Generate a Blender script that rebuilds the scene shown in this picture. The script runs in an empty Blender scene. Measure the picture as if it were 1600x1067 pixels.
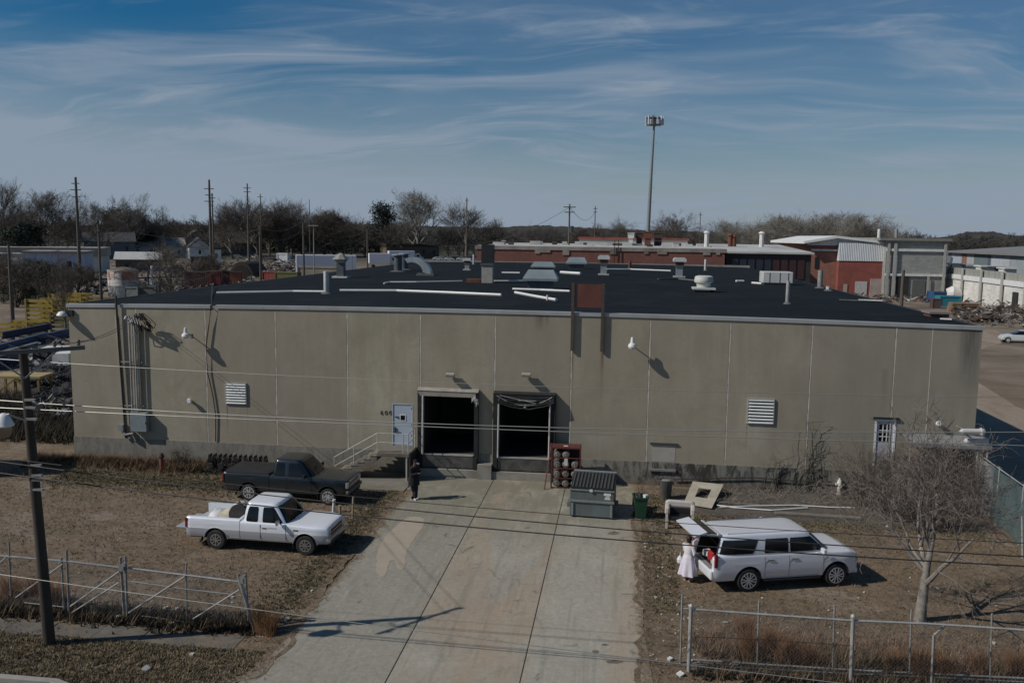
import bpy, bmesh, math, random
from mathutils import Vector, Matrix
random.seed(7)
R = math.radians
scene = bpy.context.scene
COL = scene.collection

# ------------------------------------------------------------ camera
CAM_H = 11.891
FPX = 1363.54                      # focal length for a 1600 px wide frame
PITCH, ROLL, YAW = 0.121009, 0.0133209, 0.1252
_F = Vector((-math.sin(YAW)*math.cos(PITCH), math.cos(YAW)*math.cos(PITCH), -math.sin(PITCH)))
_R0 = Vector((math.cos(YAW), math.sin(YAW), 0)); _U0 = _R0.cross(_F)
_Rr = _R0*math.cos(ROLL) + _U0*math.sin(ROLL)
_Uu = -_R0*math.sin(ROLL) + _U0*math.cos(ROLL)
O = Vector((0, 0, CAM_H))
cam_data = bpy.data.cameras.new('camera')
cam = bpy.data.objects.new('camera', cam_data); COL.objects.link(cam)
cam.matrix_world = Matrix(((_Rr.x, _Uu.x, -_F.x, 0), (_Rr.y, _Uu.y, -_F.y, 0), (_Rr.z, _Uu.z, -_F.z, CAM_H), (0, 0, 0, 1)))
cam_data.sensor_width = 36; cam_data.lens = FPX/1600*36
cam_data.clip_start = 0.1; cam_data.clip_end = 20000
scene.camera = cam

# ------------------------------------------------------------ sun + sky
SUN_EL, SUN_AZ = R(39), R(22)      # light travels towards +X, 22 degrees towards +Y
SUN_STRENGTH = 3.15
sl = bpy.data.lights.new('sun', 'SUN'); so = bpy.data.objects.new('sun', sl); COL.objects.link(so)
sl.energy = SUN_STRENGTH; sl.angle = R(0.5); sl.color = (1.0, 0.95, 0.88)
ldir = Vector((math.cos(SUN_EL)*math.cos(SUN_AZ), math.cos(SUN_EL)*math.sin(SUN_AZ), -math.sin(SUN_EL)))
so.rotation_euler = ldir.to_track_quat('-Z', 'Y').to_euler()
so.location = (-40, -12, 40)
world = bpy.data.worlds.new('World'); scene.world = world; world.use_nodes = True
wn, wl = world.node_tree.nodes, world.node_tree.links
wn.clear()
SKY_STRENGTH = 0.05
def WN(t, **k):
    n = wn.new(t)
    for a, b in k.items():
        if a.startswith('i_'): n.inputs[int(a[2:])].default_value = b
        else: setattr(n, a, b)
    return n
sky = WN('ShaderNodeTexSky', sky_type='NISHITA', sun_disc=False)
sky.sun_elevation = SUN_EL
to_sun = -ldir
sky.sun_rotation = math.atan2(to_sun.x, to_sun.y)      # clockwise from +Y
sky.altitude = 300; sky.air_density = 1.0; sky.dust_density = 0.6; sky.ozone_density = 2.2
tc = WN('ShaderNodeTexCoord')
sep = WN('ShaderNodeSeparateXYZ'); wl.new(tc.outputs['Generated'], sep.inputs[0])
def wmath(op, a, b=None, clamp=False):
    n = WN('ShaderNodeMath', operation=op); n.use_clamp = clamp
    for i, x in enumerate((a, b)):
        if x is None: continue
        if isinstance(x, (int, float)): n.inputs[i].default_value = x
        else: wl.new(x, n.inputs[i])
    return n.outputs[0]
zz = wmath('ADD', wmath('MAXIMUM', sep.outputs[2], 0.0), 0.16)
u = wmath('DIVIDE', sep.outputs[0], zz); v = wmath('DIVIDE', sep.outputs[1], zz)
comb = WN('ShaderNodeCombineXYZ'); wl.new(u, comb.inputs[0]); wl.new(v, comb.inputs[1])
wn_w = WN('ShaderNodeTexNoise'); wn_w.inputs['Scale'].default_value = .45; wn_w.inputs['Detail'].default_value = 3; wl.new(comb.outputs[0], wn_w.inputs['Vector'])
vs_w = WN('ShaderNodeVectorMath', operation='MULTIPLY_ADD'); vs_w.inputs[1].default_value = (1.6, 1.6, 0); wl.new(wn_w.outputs['Color'], vs_w.inputs[0]); wl.new(comb.outputs[0], vs_w.inputs[2])
def cloud(scale, rot, stretch, detail, lo, hi, dist, off=(0, 0, 0), rough=0.6):
    mp = WN('ShaderNodeMapping'); mp.inputs['Rotation'].default_value = (0, 0, R(rot))
    mp.inputs['Scale'].default_value = (scale, scale*stretch, 1); mp.inputs['Location'].default_value = off
    wl.new(vs_w.outputs[0], mp.inputs[0])
    n = WN('ShaderNodeTexNoise'); n.inputs['Scale'].default_value = 1; n.inputs['Detail'].default_value = detail
    n.inputs['Roughness'].default_value = rough; n.inputs['Distortion'].default_value = dist
    wl.new(mp.outputs[0], n.inputs['Vector'])
    m = WN('ShaderNodeMapRange'); m.inputs[1].default_value = lo; m.inputs[2].default_value = hi
    wl.new(n.outputs['Fac'], m.inputs[0]); m.interpolation_type = 'SMOOTHERSTEP'
    return m.outputs[0]
c1 = cloud(0.50, 52, 2.8, 8, 0.42, 0.76, 1.5, (3.1, 0.4, 0), 0.55)     # long streaks
c2 = cloud(1.3, -38, 3.6, 8, 0.46, 0.78, 1.0, (0.7, 5.2, 0), 0.6)      # crossing wisps
c3 = cloud(0.30, 10, 1.3, 5, 0.42, 0.70, 0.8, (8.3, 2.0, 0), 0.5)      # broad veils
low = wmath('SUBTRACT', 1.0, wmath('MULTIPLY', wmath('MAXIMUM', sep.outputs[2], 0.0), 4.6), True)   # thicker towards the horizon
leftw = wmath('MULTIPLY', wmath('MAXIMUM', wmath('MULTIPLY', sep.outputs[0], -1.0), 0.0), 0.9)
low = wmath('POWER', wmath('ADD', low, wmath('MULTIPLY', leftw, low), True), 1.75)
cl = wmath('ADD', wmath('ADD', wmath('MULTIPLY', c1, 0.58), wmath('MULTIPLY', c2, 0.40)), wmath('MULTIPLY', c3, 0.26))
cl = wmath('ADD', wmath('MULTIPLY', cl, 1.0), wmath('MULTIPLY', low, 1.0), True)
thin = WN('ShaderNodeMapRange'); thin.inputs[1].default_value = .32; thin.inputs[2].default_value = .8; thin.inputs[3].default_value = .96; thin.inputs[4].default_value = .25; wl.new(sep.outputs[2], thin.inputs[0])
cl = wmath('MULTIPLY', cl, thin.outputs[0])
hs = WN('ShaderNodeHueSaturation'); hs.inputs['Saturation'].default_value = 1.6; hs.inputs['Value'].default_value = 1.0
wl.new(sky.outputs[0], hs.inputs['Color'])
mix = WN('ShaderNodeMix', data_type='RGBA'); wl.new(cl, mix.inputs[0]); wl.new(hs.outputs[0], mix.inputs[6])
mix.inputs[7].default_value = (5.1, 6.3, 7.9, 1)
bg = WN('ShaderNodeBackground'); bg.inputs[1].default_value = SKY_STRENGTH; wl.new(mix.outputs[2], bg.inputs[0])
out = WN('ShaderNodeOutputWorld'); wl.new(bg.outputs[0], out.inputs[0])
scene.view_settings.view_transform = 'Standard'; scene.view_settings.look = 'None'
scene.view_settings.exposure = 0.0; scene.view_settings.gamma = 1.0
try:
    scene.cycles.max_bounces = 5; scene.cycles.transparent_max_bounces = 12
except Exception: pass

# ------------------------------------------------------------ photograph pixel -> place on a real plane
def ray(px, py): return (_F*FPX + _Rr*(px-800) + _Uu*(533.5-py))
def G(px, py, z=0.0):
    d = ray(px, py); t = (z-CAM_H)/d.z; return O + d*t
def WY(px, py, Y=41.58):
    d = ray(px, py); return O + d*(Y/d.y)
def ZT(p, py):                       # height above the ground point p that shows at row py
    d0 = Vector((p[0], p[1], 0))-O; k = (533.5-py)/FPX
    a, b = d0.dot(_Uu), d0.dot(_F)
    return (k*b-a)/(_Uu.z-k*_F.z)
def AT(px, dist, z=0.0):             # ground place in the direction of column px (near the horizon) at a distance
    d = ray(px, 372+(px-800)*.0133); d.z = 0; d.normalize(); q = d*dist; return Vector((q.x, q.y, z))

# ------------------------------------------------------------ mesh builder
class MB:
    def __init__(s): s.v = []; s.f = []
    def add(s, vs, fs):
        n = len(s.v); s.v += [tuple(p) for p in vs]; s.f += [tuple(i+n for i in f) for f in fs]; return s
    def box(s, c, d, rz=0.0, M=None):
        cx, cy, cz = c; x, y, z = d[0]/2, d[1]/2, d[2]/2
        vs = [Vector((a*x, b*y, e*z)) for e in (-1, 1) for b in (-1, 1) for a in (-1, 1)]
        if rz: rm = Matrix.Rotation(rz, 3, 'Z'); vs = [rm @ p for p in vs]
        if M is not None: vs = [M @ p for p in vs]
        vs = [p+Vector(c) for p in vs]
        return s.add(vs, [(0, 2, 3, 1), (4, 5, 7, 6), (0, 1, 5, 4), (2, 6, 7, 3), (0, 4, 6, 2), (1, 3, 7, 5)])
    def bb(s, x0, x1, y0, y1, z0, z1): return s.box(((x0+x1)/2, (y0+y1)/2, (z0+z1)/2), (x1-x0, y1-y0, z1-z0))
    def bar(s, a, b, w, h=None):
        a, b = Vector(a), Vector(b); d = b-a; L = d.length
        if L < 1e-6: return s
        q = d.to_track_quat('X', 'Z').to_matrix()
        return s.box((a+b)/2, (L, w, h or w), M=q)
    def cyl(s, a, b, r0, r1=None, n=8, caps=True):
        a, b = Vector(a), Vector(b); r1 = r0 if r1 is None else r1
        d = b-a
        if d.length < 1e-6: return s
        q = d.to_track_quat('Z', 'Y').to_matrix()
        vs = []
        for p, r in ((a, r0), (b, r1)):
            for i in range(n):
                t = 2*math.pi*i/n; vs.append(p + q @ Vector((r*math.cos(t), r*math.sin(t), 0)))
        fs = [(i, (i+1) % n, n+(i+1) % n, n+i) for i in range(n)]
        if caps: fs += [tuple(range(n))[::-1], tuple(range(n, 2*n))]
        return s.add(vs, fs)
    def tube(s, pts, r, n=6, r1=None):
        pts = [Vector(p) for p in pts]; m = len(pts); vs = []; up = Vector((0, 0, 1))
        for i, p in enumerate(pts):
            d = (pts[min(i+1, m-1)]-pts[max(i-1, 0)]).normalized()
            x = d.cross(up)
            if x.length < .05: x = d.cross(Vector((1, 0, 0)))
            x.normalize(); y = x.cross(d)
            rr = r if r1 is None else r+(r1-r)*i/max(1, m-1)
            for k in range(n):
                t = 2*math.pi*k/n; vs.append(p+x*rr*math.cos(t)+y*rr*math.sin(t))
        fs = [(i*n+k, i*n+(k+1) % n, (i+1)*n+(k+1) % n, (i+1)*n+k) for i in range(m-1) for k in range(n)]
        fs += [tuple(range(n))[::-1], tuple(range((m-1)*n, m*n))]
        return s.add(vs, fs)
    def lathe(s, c, prof, n=16, axis='Z'):
        c = Vector(c); vs = []
        for r, h in prof:
            for i in range(n):
                t = 2*math.pi*i/n
                a, b = r*math.cos(t), r*math.sin(t)
                vs.append(c + (Vector((a, b, h)) if axis == 'Z' else Vector((a, h, b)) if axis == 'Y' else Vector((h, a, b))))
        m = len(prof)
        fs = [(j*n+i, j*n+(i+1) % n, (j+1)*n+(i+1) % n, (j+1)*n+i) for j in range(m-1) for i in range(n)]
        fs += [tuple(range(n))[::-1], tuple(range((m-1)*n, m*n))]
        return s.add(vs, fs)
    def prism(s, poly, a, b, axis='Y'):
        # poly in the two other axes; extruded from a to b along axis
        def P(u, v, w): return (u, w, v) if axis == 'Y' else (w, u, v) if axis == 'X' else (u, v, w)
        n = len(poly); vs = [P(p[0], p[1], a) for p in poly]+[P(p[0], p[1], b) for p in poly]
        return s.add(vs, [(i, (i+1) % n, n+(i+1) % n, n+i) for i in range(n)]+[tuple(range(n))[::-1], tuple(range(n, 2*n))])
    def poly(s, pts): return s.add(pts, [tuple(range(len(pts)))])
    def slab(s, pts, t):                # closed plate: polygon pts thickened by t along its normal
        P = [Vector(p) for p in pts]; nrm = (P[1]-P[0]).cross(P[2]-P[0]).normalized()*t; n = len(P)
        return s.add(P+[p+nrm for p in P], [(i, (i+1) % n, n+(i+1) % n, n+i) for i in range(n)]+[tuple(range(n))[::-1], tuple(range(n, 2*n))])
    def xf(s, M):
        s.v = [tuple(M @ Vector(p)) for p in s.v]; return s
    def merge(s, o): return s.add(o.v, o.f)
    def build(s, name, mat, par=None, world=False, smooth=False, bevel=0, seg=2):
        me = bpy.data.meshes.new(name); o = bpy.data.objects.new(name, me); COL.objects.link(o)
        vs = s.v
        if par is not None:
            o.parent = par
            if world:
                r = par
                while r.parent: r = r.parent
                Mi = (Matrix.Translation(r.location) @ r.rotation_euler.to_matrix().to_4x4()).inverted()
                vs = [tuple(Mi @ Vector(p)) for p in vs]
        else:
            xs = [p[0] for p in vs]; ys = [p[1] for p in vs]; z0 = min(p[2] for p in vs)
            c = ((min(xs)+max(xs))/2, (min(ys)+max(ys))/2, z0)
            vs = [(p[0]-c[0], p[1]-c[1], p[2]-c[2]) for p in vs]; o.location = c
        me.from_pydata(vs, [], s.f); me.validate(); me.update()
        bm = bmesh.new(); bm.from_mesh(me)
        if len(bm.faces) < 60000: bmesh.ops.recalc_face_normals(bm, faces=bm.faces)
        bm.to_mesh(me); bm.free()
        if mat: me.materials.append(mat)
        if smooth:
            for p in me.polygons: p.use_smooth = True
            try: me.set_sharp_from_angle(angle=R(38))
            except Exception: pass
        if bevel:
            b = o.modifiers.new('bevel', 'BEVEL'); b.width = bevel; b.segments = seg; b.limit_method = 'ANGLE'; b.angle_limit = R(35)
            if smooth: b.harden_normals = False
        return o
def bake(o, cut=None):
    """apply o's modifiers, subtracting the closed shape in cut (an MB in o's own space)"""
    tmp = None
    if cut is not None:
        me = bpy.data.meshes.new('cut'); me.from_pydata(cut.v, [], cut.f); me.update()
        bm = bmesh.new(); bm.from_mesh(me); bmesh.ops.recalc_face_normals(bm, faces=bm.faces); bm.to_mesh(me); bm.free()
        tmp = bpy.data.objects.new('cut', me); COL.objects.link(tmp)
        bpy.context.view_layer.update(); tmp.matrix_world = o.matrix_world.copy()
        m = o.modifiers.new('b', 'BOOLEAN'); m.operation = 'DIFFERENCE'; m.object = tmp; m.solver = 'EXACT'
    dg = bpy.context.evaluated_depsgraph_get(); dg.update()
    new = bpy.data.meshes.new_from_object(o.evaluated_get(dg))
    o.modifiers.clear(); o.data = new
    if tmp: bpy.data.objects.remove(tmp, do_unlink=True)
    return o
def T(name, label, cat, loc=(0, 0, 0), rz=0.0, group=None):
    o = bpy.data.objects.new(name, None); COL.objects.link(o); o.empty_display_size = .3
    o.location = loc; o.rotation_euler = (0, 0, rz); o['label'] = label; o['category'] = cat
    if group: o['group'] = group
    return o
def tag(o, label, cat, group=None, kind=None):
    if label: o['label'] = label
    if cat: o['category'] = cat
    if group: o['group'] = group
    if kind: o['kind'] = kind
    return o
def dup(o, loc=None, rz=None, label=None, sc=None, par=None):
    c = o.copy(); COL.objects.link(c)
    if par is not None: c.parent = par
    if loc is not None: c.location = loc
    if rz is not None: c.rotation_euler = (0, 0, rz)
    if sc is not None: c.scale = sc
    if label: c['label'] = label
    for ch in list(o.children): dup(ch, par=c)
    return c

# ------------------------------------------------------------ materials
def _nt(name):
    m = bpy.data.materials.new(name); m.use_nodes = True; nt = m.node_tree; nt.nodes.clear()
    o = nt.nodes.new('ShaderNodeOutputMaterial'); b = nt.nodes.new('ShaderNodeBsdfPrincipled'); nt.links.new(b.outputs[0], o.inputs[0])
    return m, nt, b
def N(nt, t, **k):
    n = nt.nodes.new(t)
    for a, b in k.items(): setattr(n, a, b)
    return n
def noise(nt, vec, scale, detail=4, rough=.6, dist=0.0, sc=(1, 1, 1), off=(0, 0, 0)):
    mp = N(nt, 'ShaderNodeMapping'); mp.inputs['Scale'].default_value = sc; mp.inputs['Location'].default_value = off
    nt.links.new(vec, mp.inputs[0])
    n = N(nt, 'ShaderNodeTexNoise'); n.inputs['Scale'].default_value = scale; n.inputs['Detail'].default_value = detail
    n.inputs['Roughness'].default_value = rough; n.inputs['Distortion'].default_value = dist
    nt.links.new(mp.outputs[0], n.inputs['Vector']); return n.outputs['Fac']
def ramp(nt, f, stops):
    r = N(nt, 'ShaderNodeValToRGB'); e = r.color_ramp.elements
    while len(e) < len(stops): e.new(.5)
    for i, (p, c) in enumerate(stops):
        e[i].position = p; e[i].color = (c, c, c, 1) if isinstance(c, (int, float)) else (*c, 1)
    nt.links.new(f, r.inputs[0]); return r.outputs[0]
def mixc(nt, f, a, b, mode='MIX'):
    m = N(nt, 'ShaderNodeMix', data_type='RGBA', blend_type=mode)
    for i, x in ((0, f), (6, a), (7, b)):
        if isinstance(x, (int, float)): m.inputs[i].default_value = x if i == 0 else (x, x, x, 1)
        elif isinstance(x, tuple): m.inputs[i].default_value = (*x, 1)
        else: nt.links.new(x, m.inputs[i])
    return m.outputs[2]
def bump(nt, b, h, strength=.3, dist=.02):
    n = N(nt, 'ShaderNodeBump'); n.inputs['Strength'].default_value = strength; n.inputs['Distance'].default_value = dist
    nt.links.new(h, n.inputs['Height']); nt.links.new(n.outputs[0], b.inputs['Normal'])
def sc3(c, k): return tuple(min(1, x*k) for x in c)
_mc = {}
def M(name, col, rough=.75, metal=0.0, var=.18, scale=2.5, bmp=0.0, dirt=None, dirt_amt=.5, stretch=(1, 1, 1), coat=0.0):
    if name in _mc: return _mc[name]
    m, nt, b = _nt(name); tcn = N(nt, 'ShaderNodeTexCoord'); vec = tcn.outputs['Object']
    f = noise(nt, vec, scale, 6, .65, .2, stretch)
    c = ramp(nt, f, [(.28, sc3(col, 1-var)), (.72, sc3(col, 1+var))])
    if dirt:
        g = noise(nt, vec, scale*.45, 8, .7, .5, stretch, (3, 1, 7))
        g = ramp(nt, g, [(.48, 0.0), (.68, dirt_amt)])
        c = mixc(nt, g, c, tuple(dirt))
    nt.links.new(c, b.inputs['Base Color']); b.inputs['Roughness'].default_value = rough; b.inputs['Metallic'].default_value = metal
    if coat: b.inputs['Coat Weight'].default_value = coat; b.inputs['Coat Roughness'].default_value = .08
    if bmp:
        bump(nt, b, noise(nt, vec, scale*9, 5, .7), bmp, .02)
    _mc[name] = m; return m
# ============================================================ SETTING MATERIALS
def geo_pos(nt): return N(nt, 'ShaderNodeNewGeometry').outputs['Position']
def nmath(nt, op, a, b=None, c=None, clamp=False):
    n = N(nt, 'ShaderNodeMath', operation=op); n.use_clamp = clamp
    for i, x in enumerate((a, b, c)):
        if x is None: continue
        if isinstance(x, (int, float)): n.inputs[i].default_value = x
        else: nt.links.new(x, n.inputs[i])
    return n.outputs[0]
def sxyz(nt, vec):
    s = N(nt, 'ShaderNodeSeparateXYZ'); nt.links.new(vec, s.inputs[0]); return s.outputs
def mrange(nt, x, a, b, c=0.0, d=1.0):
    n = N(nt, 'ShaderNodeMapRange'); n.interpolation_type = 'SMOOTHSTEP'
    for i, t in enumerate((a, b, c, d)): n.inputs[i+1].default_value = t
    nt.links.new(x, n.inputs[0]); return n.outputs[0]

def mat_ground():
    m, nt, b = _nt('dry_ground'); p = geo_pos(nt); s = sxyz(nt, p)
    big = noise(nt, p, .09, 5, .6, .6); mid = noise(nt, p, .7, 7, .7, .4); fine = noise(nt, p, 7, 6, .8)
    c = ramp(nt, mid, [(.3, (.125, .086, .052)), (.5, (.215, .152, .094)), (.7, (.31, .228, .150))])
    c2 = ramp(nt, fine, [(.3, (.075, .054, .033)), (.55, (.215, .155, .098)), (.75, (.40, .31, .21))])
    c = mixc(nt, .62, c, c2)
    green = ramp(nt, noise(nt, p, .33, 6, .7, .8, (1, 1, 1), (5, 9, 0)), [(.55, 0), (.70, .45)])
    c = mixc(nt, green, c, (.125, .112, .052))
    bare = ramp(nt, noise(nt, p, .22, 5, .6, 1.0, (1, 1.6, 1), (11, 3, 0)), [(.53, 0), (.64, .6)])
    c = mixc(nt, bare, c, (.29, .24, .185))
    cl_ = ramp(nt, noise(nt, p, 3.2, 7, .8, .6), [(.38, .75), (.52, 0)]); c = mixc(nt, cl_, c, (.060, .050, .032))
    far = mrange(nt, s[1], 48, 90)
    yard = ramp(nt, noise(nt, p, .12, 6, .65, .5), [(.35, (.10, .075, .05)), (.5, (.20, .155, .11)), (.66, (.26, .215, .165))])
    c = mixc(nt, far, c, yard)
    vf = mrange(nt, s[1], 260, 420)
    c = mixc(nt, vf, c, (.055, .052, .034))
    nt.links.new(c, b.inputs['Base Color']); b.inputs['Roughness'].default_value = .95
    bump(nt, b, noise(nt, p, 9, 6, .8), .9, .06)
    return m
def mat_drive():
    m, nt, b = _nt('driveway_concrete'); p = geo_pos(nt); s = sxyz(nt, p)
    a = noise(nt, p, .5, 7, .65, .3); f = noise(nt, p, 6, 6, .75)
    c = ramp(nt, a, [(.3, (.225, .212, .170)), (.55, (.345, .325, .262)), (.75, (.455, .43, .355))])
    ll = mrange(nt, s[0], -5.9, -6.05); c = mixc(nt, nmath(nt, 'MULTIPLY', ll, .72), c, (.215, .198, .152))
    lr = mrange(nt, s[0], -2.5, -2.35); c = mixc(nt, nmath(nt, 'MULTIPLY', lr, .35), c, (.46, .425, .34))
    c = mixc(nt, .30, c, (.27, .245, .19))
    c = mixc(nt, .35, c, ramp(nt, f, [(.3, (.19, .18, .148)), (.7, (.50, .47, .39))]))
    # rusty tint down the middle lane and at the right-hand edge
    r1 = ramp(nt, noise(nt, p, .35, 5, .6, .8, (1.5, .4, 1), (2, 7, 0)), [(.40, 0), (.62, .80)])
    lane = nmath(nt, 'MULTIPLY', mrange(nt, s[0], -6.4, -5.4), mrange(nt, s[0], -1.8, -2.8))
    edge = mrange(nt, s[0], -.6, 1.1)
    c = mixc(nt, nmath(nt, 'MULTIPLY', r1, nmath(nt, 'ADD', nmath(nt, 'MULTIPLY', lane, .6), nmath(nt, 'MULTIPLY', edge, 1.0), clamp=True)), c, (.36, .235, .135))
    # dark tyre and oil marks
    t = ramp(nt, noise(nt, p, 1.1, 8, .7, .7, (2.2, .5, 1), (4, 4, 0)), [(.55, 0), (.72, .55)])
    c = mixc(nt, t, c, (.135, .128, .105))
    t2 = ramp(nt, noise(nt, p, .8, 9, .75, 1.2, (1, 1, 1), (9, 1, 0)), [(.60, 0), (.64, .6)])
    c = mixc(nt, t2, c, (.075, .068, .055))
    vo = N(nt, 'ShaderNodeTexVoronoi', feature='DISTANCE_TO_EDGE'); vo.inputs['Scale'].default_value = .22
    wv_ = N(nt, 'ShaderNodeVectorMath', operation='ADD'); nt.links.new(p, wv_.inputs[0]); nz_ = N(nt, 'ShaderNodeTexNoise'); nz_.inputs['Scale'].default_value = 1.2; nt.links.new(p, nz_.inputs['Vector']); nt.links.new(nz_.outputs['Color'], wv_.inputs[1]); nt.links.new(wv_.outputs[0], vo.inputs['Vector'])
    c = mixc(nt, nmath(nt, 'MULTIPLY', mrange(nt, vo.outputs[0], .004, .0), .22), c, (.11, .10, .08))
    tr_ = nmath(nt, 'MULTIPLY', mrange(nt, noise(nt, p, 1.0, 5, .6, .2, (3.2, .16, 1), (7, 2, 0)), .52, .68), .35); c = mixc(nt, tr_, c, (.17, .16, .13))
    damp = nmath(nt, 'MULTIPLY', mrange(nt, s[1], 31, 38), ramp(nt, noise(nt, p, .9, 6, .7, .3, (1, .6, 1), (1, 1, 0)), [(.34, 0), (.55, .85)]))
    c = mixc(nt, damp, c, (.185, .172, .122))
    en = noise(nt, p, 1.3, 7, .75, .5)
    de = nmath(nt, 'MINIMUM', nmath(nt, 'ABSOLUTE', nmath(nt, 'ADD', s[0], 9.65)), nmath(nt, 'ABSOLUTE', nmath(nt, 'SUBTRACT', s[0], 1.02)))
    ed = mrange(nt, nmath(nt, 'ADD', nmath(nt, 'MULTIPLY', de, .55), en), .72, .50)
    c = mixc(nt, nmath(nt, 'MULTIPLY', ed, .9), c, ramp(nt, f, [(.3, (.09, .068, .042)), (.7, (.27, .205, .135))]))
    sc_ = ramp(nt, noise(nt, p, 1.0, 7, .75, .3, (6, .5, 1), (2, 9, 0)), [(.56, 0), (.70, .30)]); c = mixc(nt, sc_, c, (.52, .49, .41))
    nt.links.new(c, b.inputs['Base Color']); b.inputs['Roughness'].default_value = .88
    bump(nt, b, noise(nt, p, 12, 6, .8), .35, .02)
    return m
def mat_wall(x_of):
    m, nt, b = _nt('precast_wall'); p = geo_pos(nt); s = sxyz(nt, p)
    base = noise(nt, p, .35, 5, .6, .3, (1, 1, .8))
    c = ramp(nt, base, [(.3, (.300, .270, .198)), (.7, (.425, .383, .290))])
    st = noise(nt, p, .8, 6, .62, .5, (1.5, 1, .22)); c = mixc(nt, ramp(nt, st, [(.42, 0), (.70, .52)]), c, (.255, .225, .165))
    st = noise(nt, p, 1.0, 6, .6, .1, (3.4, 1, .12), (5, 0, 0)); c = mixc(nt, ramp(nt, st, [(.5, 0), (.78, .24)]), c, (.49, .46, .375))
    bl_ = noise(nt, p, .55, 7, .7, .8, (1, 1, 1), (2, 5, 8)); c = mixc(nt, ramp(nt, bl_, [(.48, 0), (.64, .38)]), c, (.225, .20, .15))
    # every precast panel a touch different
    f = nmath(nt, 'FLOOR', nmath(nt, 'DIVIDE', nmath(nt, 'ADD', s[0], 28.29), 3.707))
    wnz = N(nt, 'ShaderNodeTexWhiteNoise', noise_dimensions='1D'); nt.links.new(f, wnz.inputs['W'])
    c = mixc(nt, nmath(nt, 'MULTIPLY', wnz.outputs[0], .60), c, (.275, .232, .175))
    rg = noise(nt, p, 5, 7, .7); c = mixc(nt, ramp(nt, rg, [(.4, 0), (.8, .30)]), c, (.245, .220, .160))
    c = mixc(nt, nmath(nt, 'MULTIPLY', mrange(nt, s[0], 6.5, 11), .42), c, (.235, .222, .185))
    rag = noise(nt, p, 1.0, 5, .7, .2, (9, 1, .7))
    for xc, w, zt, zb, k, col in x_of:
        dx = nmath(nt, 'ABSOLUTE', nmath(nt, 'SUBTRACT', s[0], xc))
        mk = nmath(nt, 'MULTIPLY', mrange(nt, dx, w, w*.15), mrange(nt, s[2], zb, zt))
        mk = nmath(nt, 'MULTIPLY', mk, mrange(nt, s[2], zt+.06, zt))
        mk = nmath(nt, 'MULTIPLY', mk, ramp(nt, rag, [(.3, .35), (.6, 1.0)]))
        c = mixc(nt, nmath(nt, 'MULTIPLY', mk, k), c, col)
    nt.links.new(c, b.inputs['Base Color']); b.inputs['Roughness'].default_value = .9
    bump(nt, b, noise(nt, p, 6, 6, .7), .25, .02)
    return m
def mat_plinth():
    m, nt, b = _nt('plinth_concrete'); p = geo_pos(nt); s = sxyz(nt, p)
    c = ramp(nt, noise(nt, p, .8, 6, .65, .3), [(.3, (.19, .178, .145)), (.7, (.30, .28, .235))])
    side = mrange(nt, s[0], -3, 3)
    c = mixc(nt, nmath(nt, 'MULTIPLY', side, .5), c, (.19, .185, .165))
    mold = ramp(nt, noise(nt, p, 1.6, 8, .75, .6, (1.6, 1, .6), (3, 3, 3)), [(.46, 0), (.6, .85)])
    mold = nmath(nt, 'MULTIPLY', mold, nmath(nt, 'ADD', nmath(nt, 'MULTIPLY', side, .95), .40))
    c = mixc(nt, mold, c, (.045, .043, .036))
    dirt = nmath(nt, 'MULTIPLY', mrange(nt, s[2], .5, 0.0), .55)
    c = mixc(nt, dirt, c, (.17, .115, .07))
    nt.links.new(c, b.inputs['Base Color']); b.inputs['Roughness'].default_value = .95
    bump(nt, b, noise(nt, p, 9, 6, .8), .5, .03)
    return m
def mat_roof():
    m, nt, b = _nt('roof_membrane'); p = geo_pos(nt)
    c = ramp(nt, noise(nt, p, .12, 6, .65, .5), [(.3, (.0045, .007, .008)), (.7, (.010, .0135, .015))])
    g = ramp(nt, noise(nt, p, 3.0, 8, .8, .2), [(.5, 0), (.8, .5)]); c = mixc(nt, g, c, (.022, .026, .028))
    st = noise(nt, p, .6, 7, .7, .3, (.25, 1.6, 1)); c = mixc(nt, ramp(nt, st, [(.5, 0), (.8, .35)]), c, (.012, .013, .014))
    wv = N(nt, 'ShaderNodeTexWave', wave_type='BANDS', bands_direction='Y'); wv.inputs['Scale'].default_value = .33
    wv.inputs['Distortion'].default_value = .15; nt.links.new(p, wv.inputs['Vector'])
    c = mixc(nt, ramp(nt, wv.outputs['Fac'], [(.95, 0), (1.0, .8)]), c, (.030, .033, .034))
    pt = ramp(nt, noise(nt, p, .22, 4, .5, 1.2, (1, 1, 1), (9, 9, 0)), [(.56, 0), (.60, .6)]); c = mixc(nt, pt, c, (.018, .021, .022))
    du = ramp(nt, noise(nt, p, .5, 8, .8, .4, (.3, 1.2, 1), (1, 7, 0)), [(.55, 0), (.75, .5)]); c = mixc(nt, du, c, (.040, .039, .036))
    nt.links.new(c, b.inputs['Base Color']); b.inputs['Roughness'].default_value = .85; b.inputs['Specular IOR Level'].default_value = .12
    bump(nt, b, noise(nt, p, 2, 6, .7), .3, .05)
    return m
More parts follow.
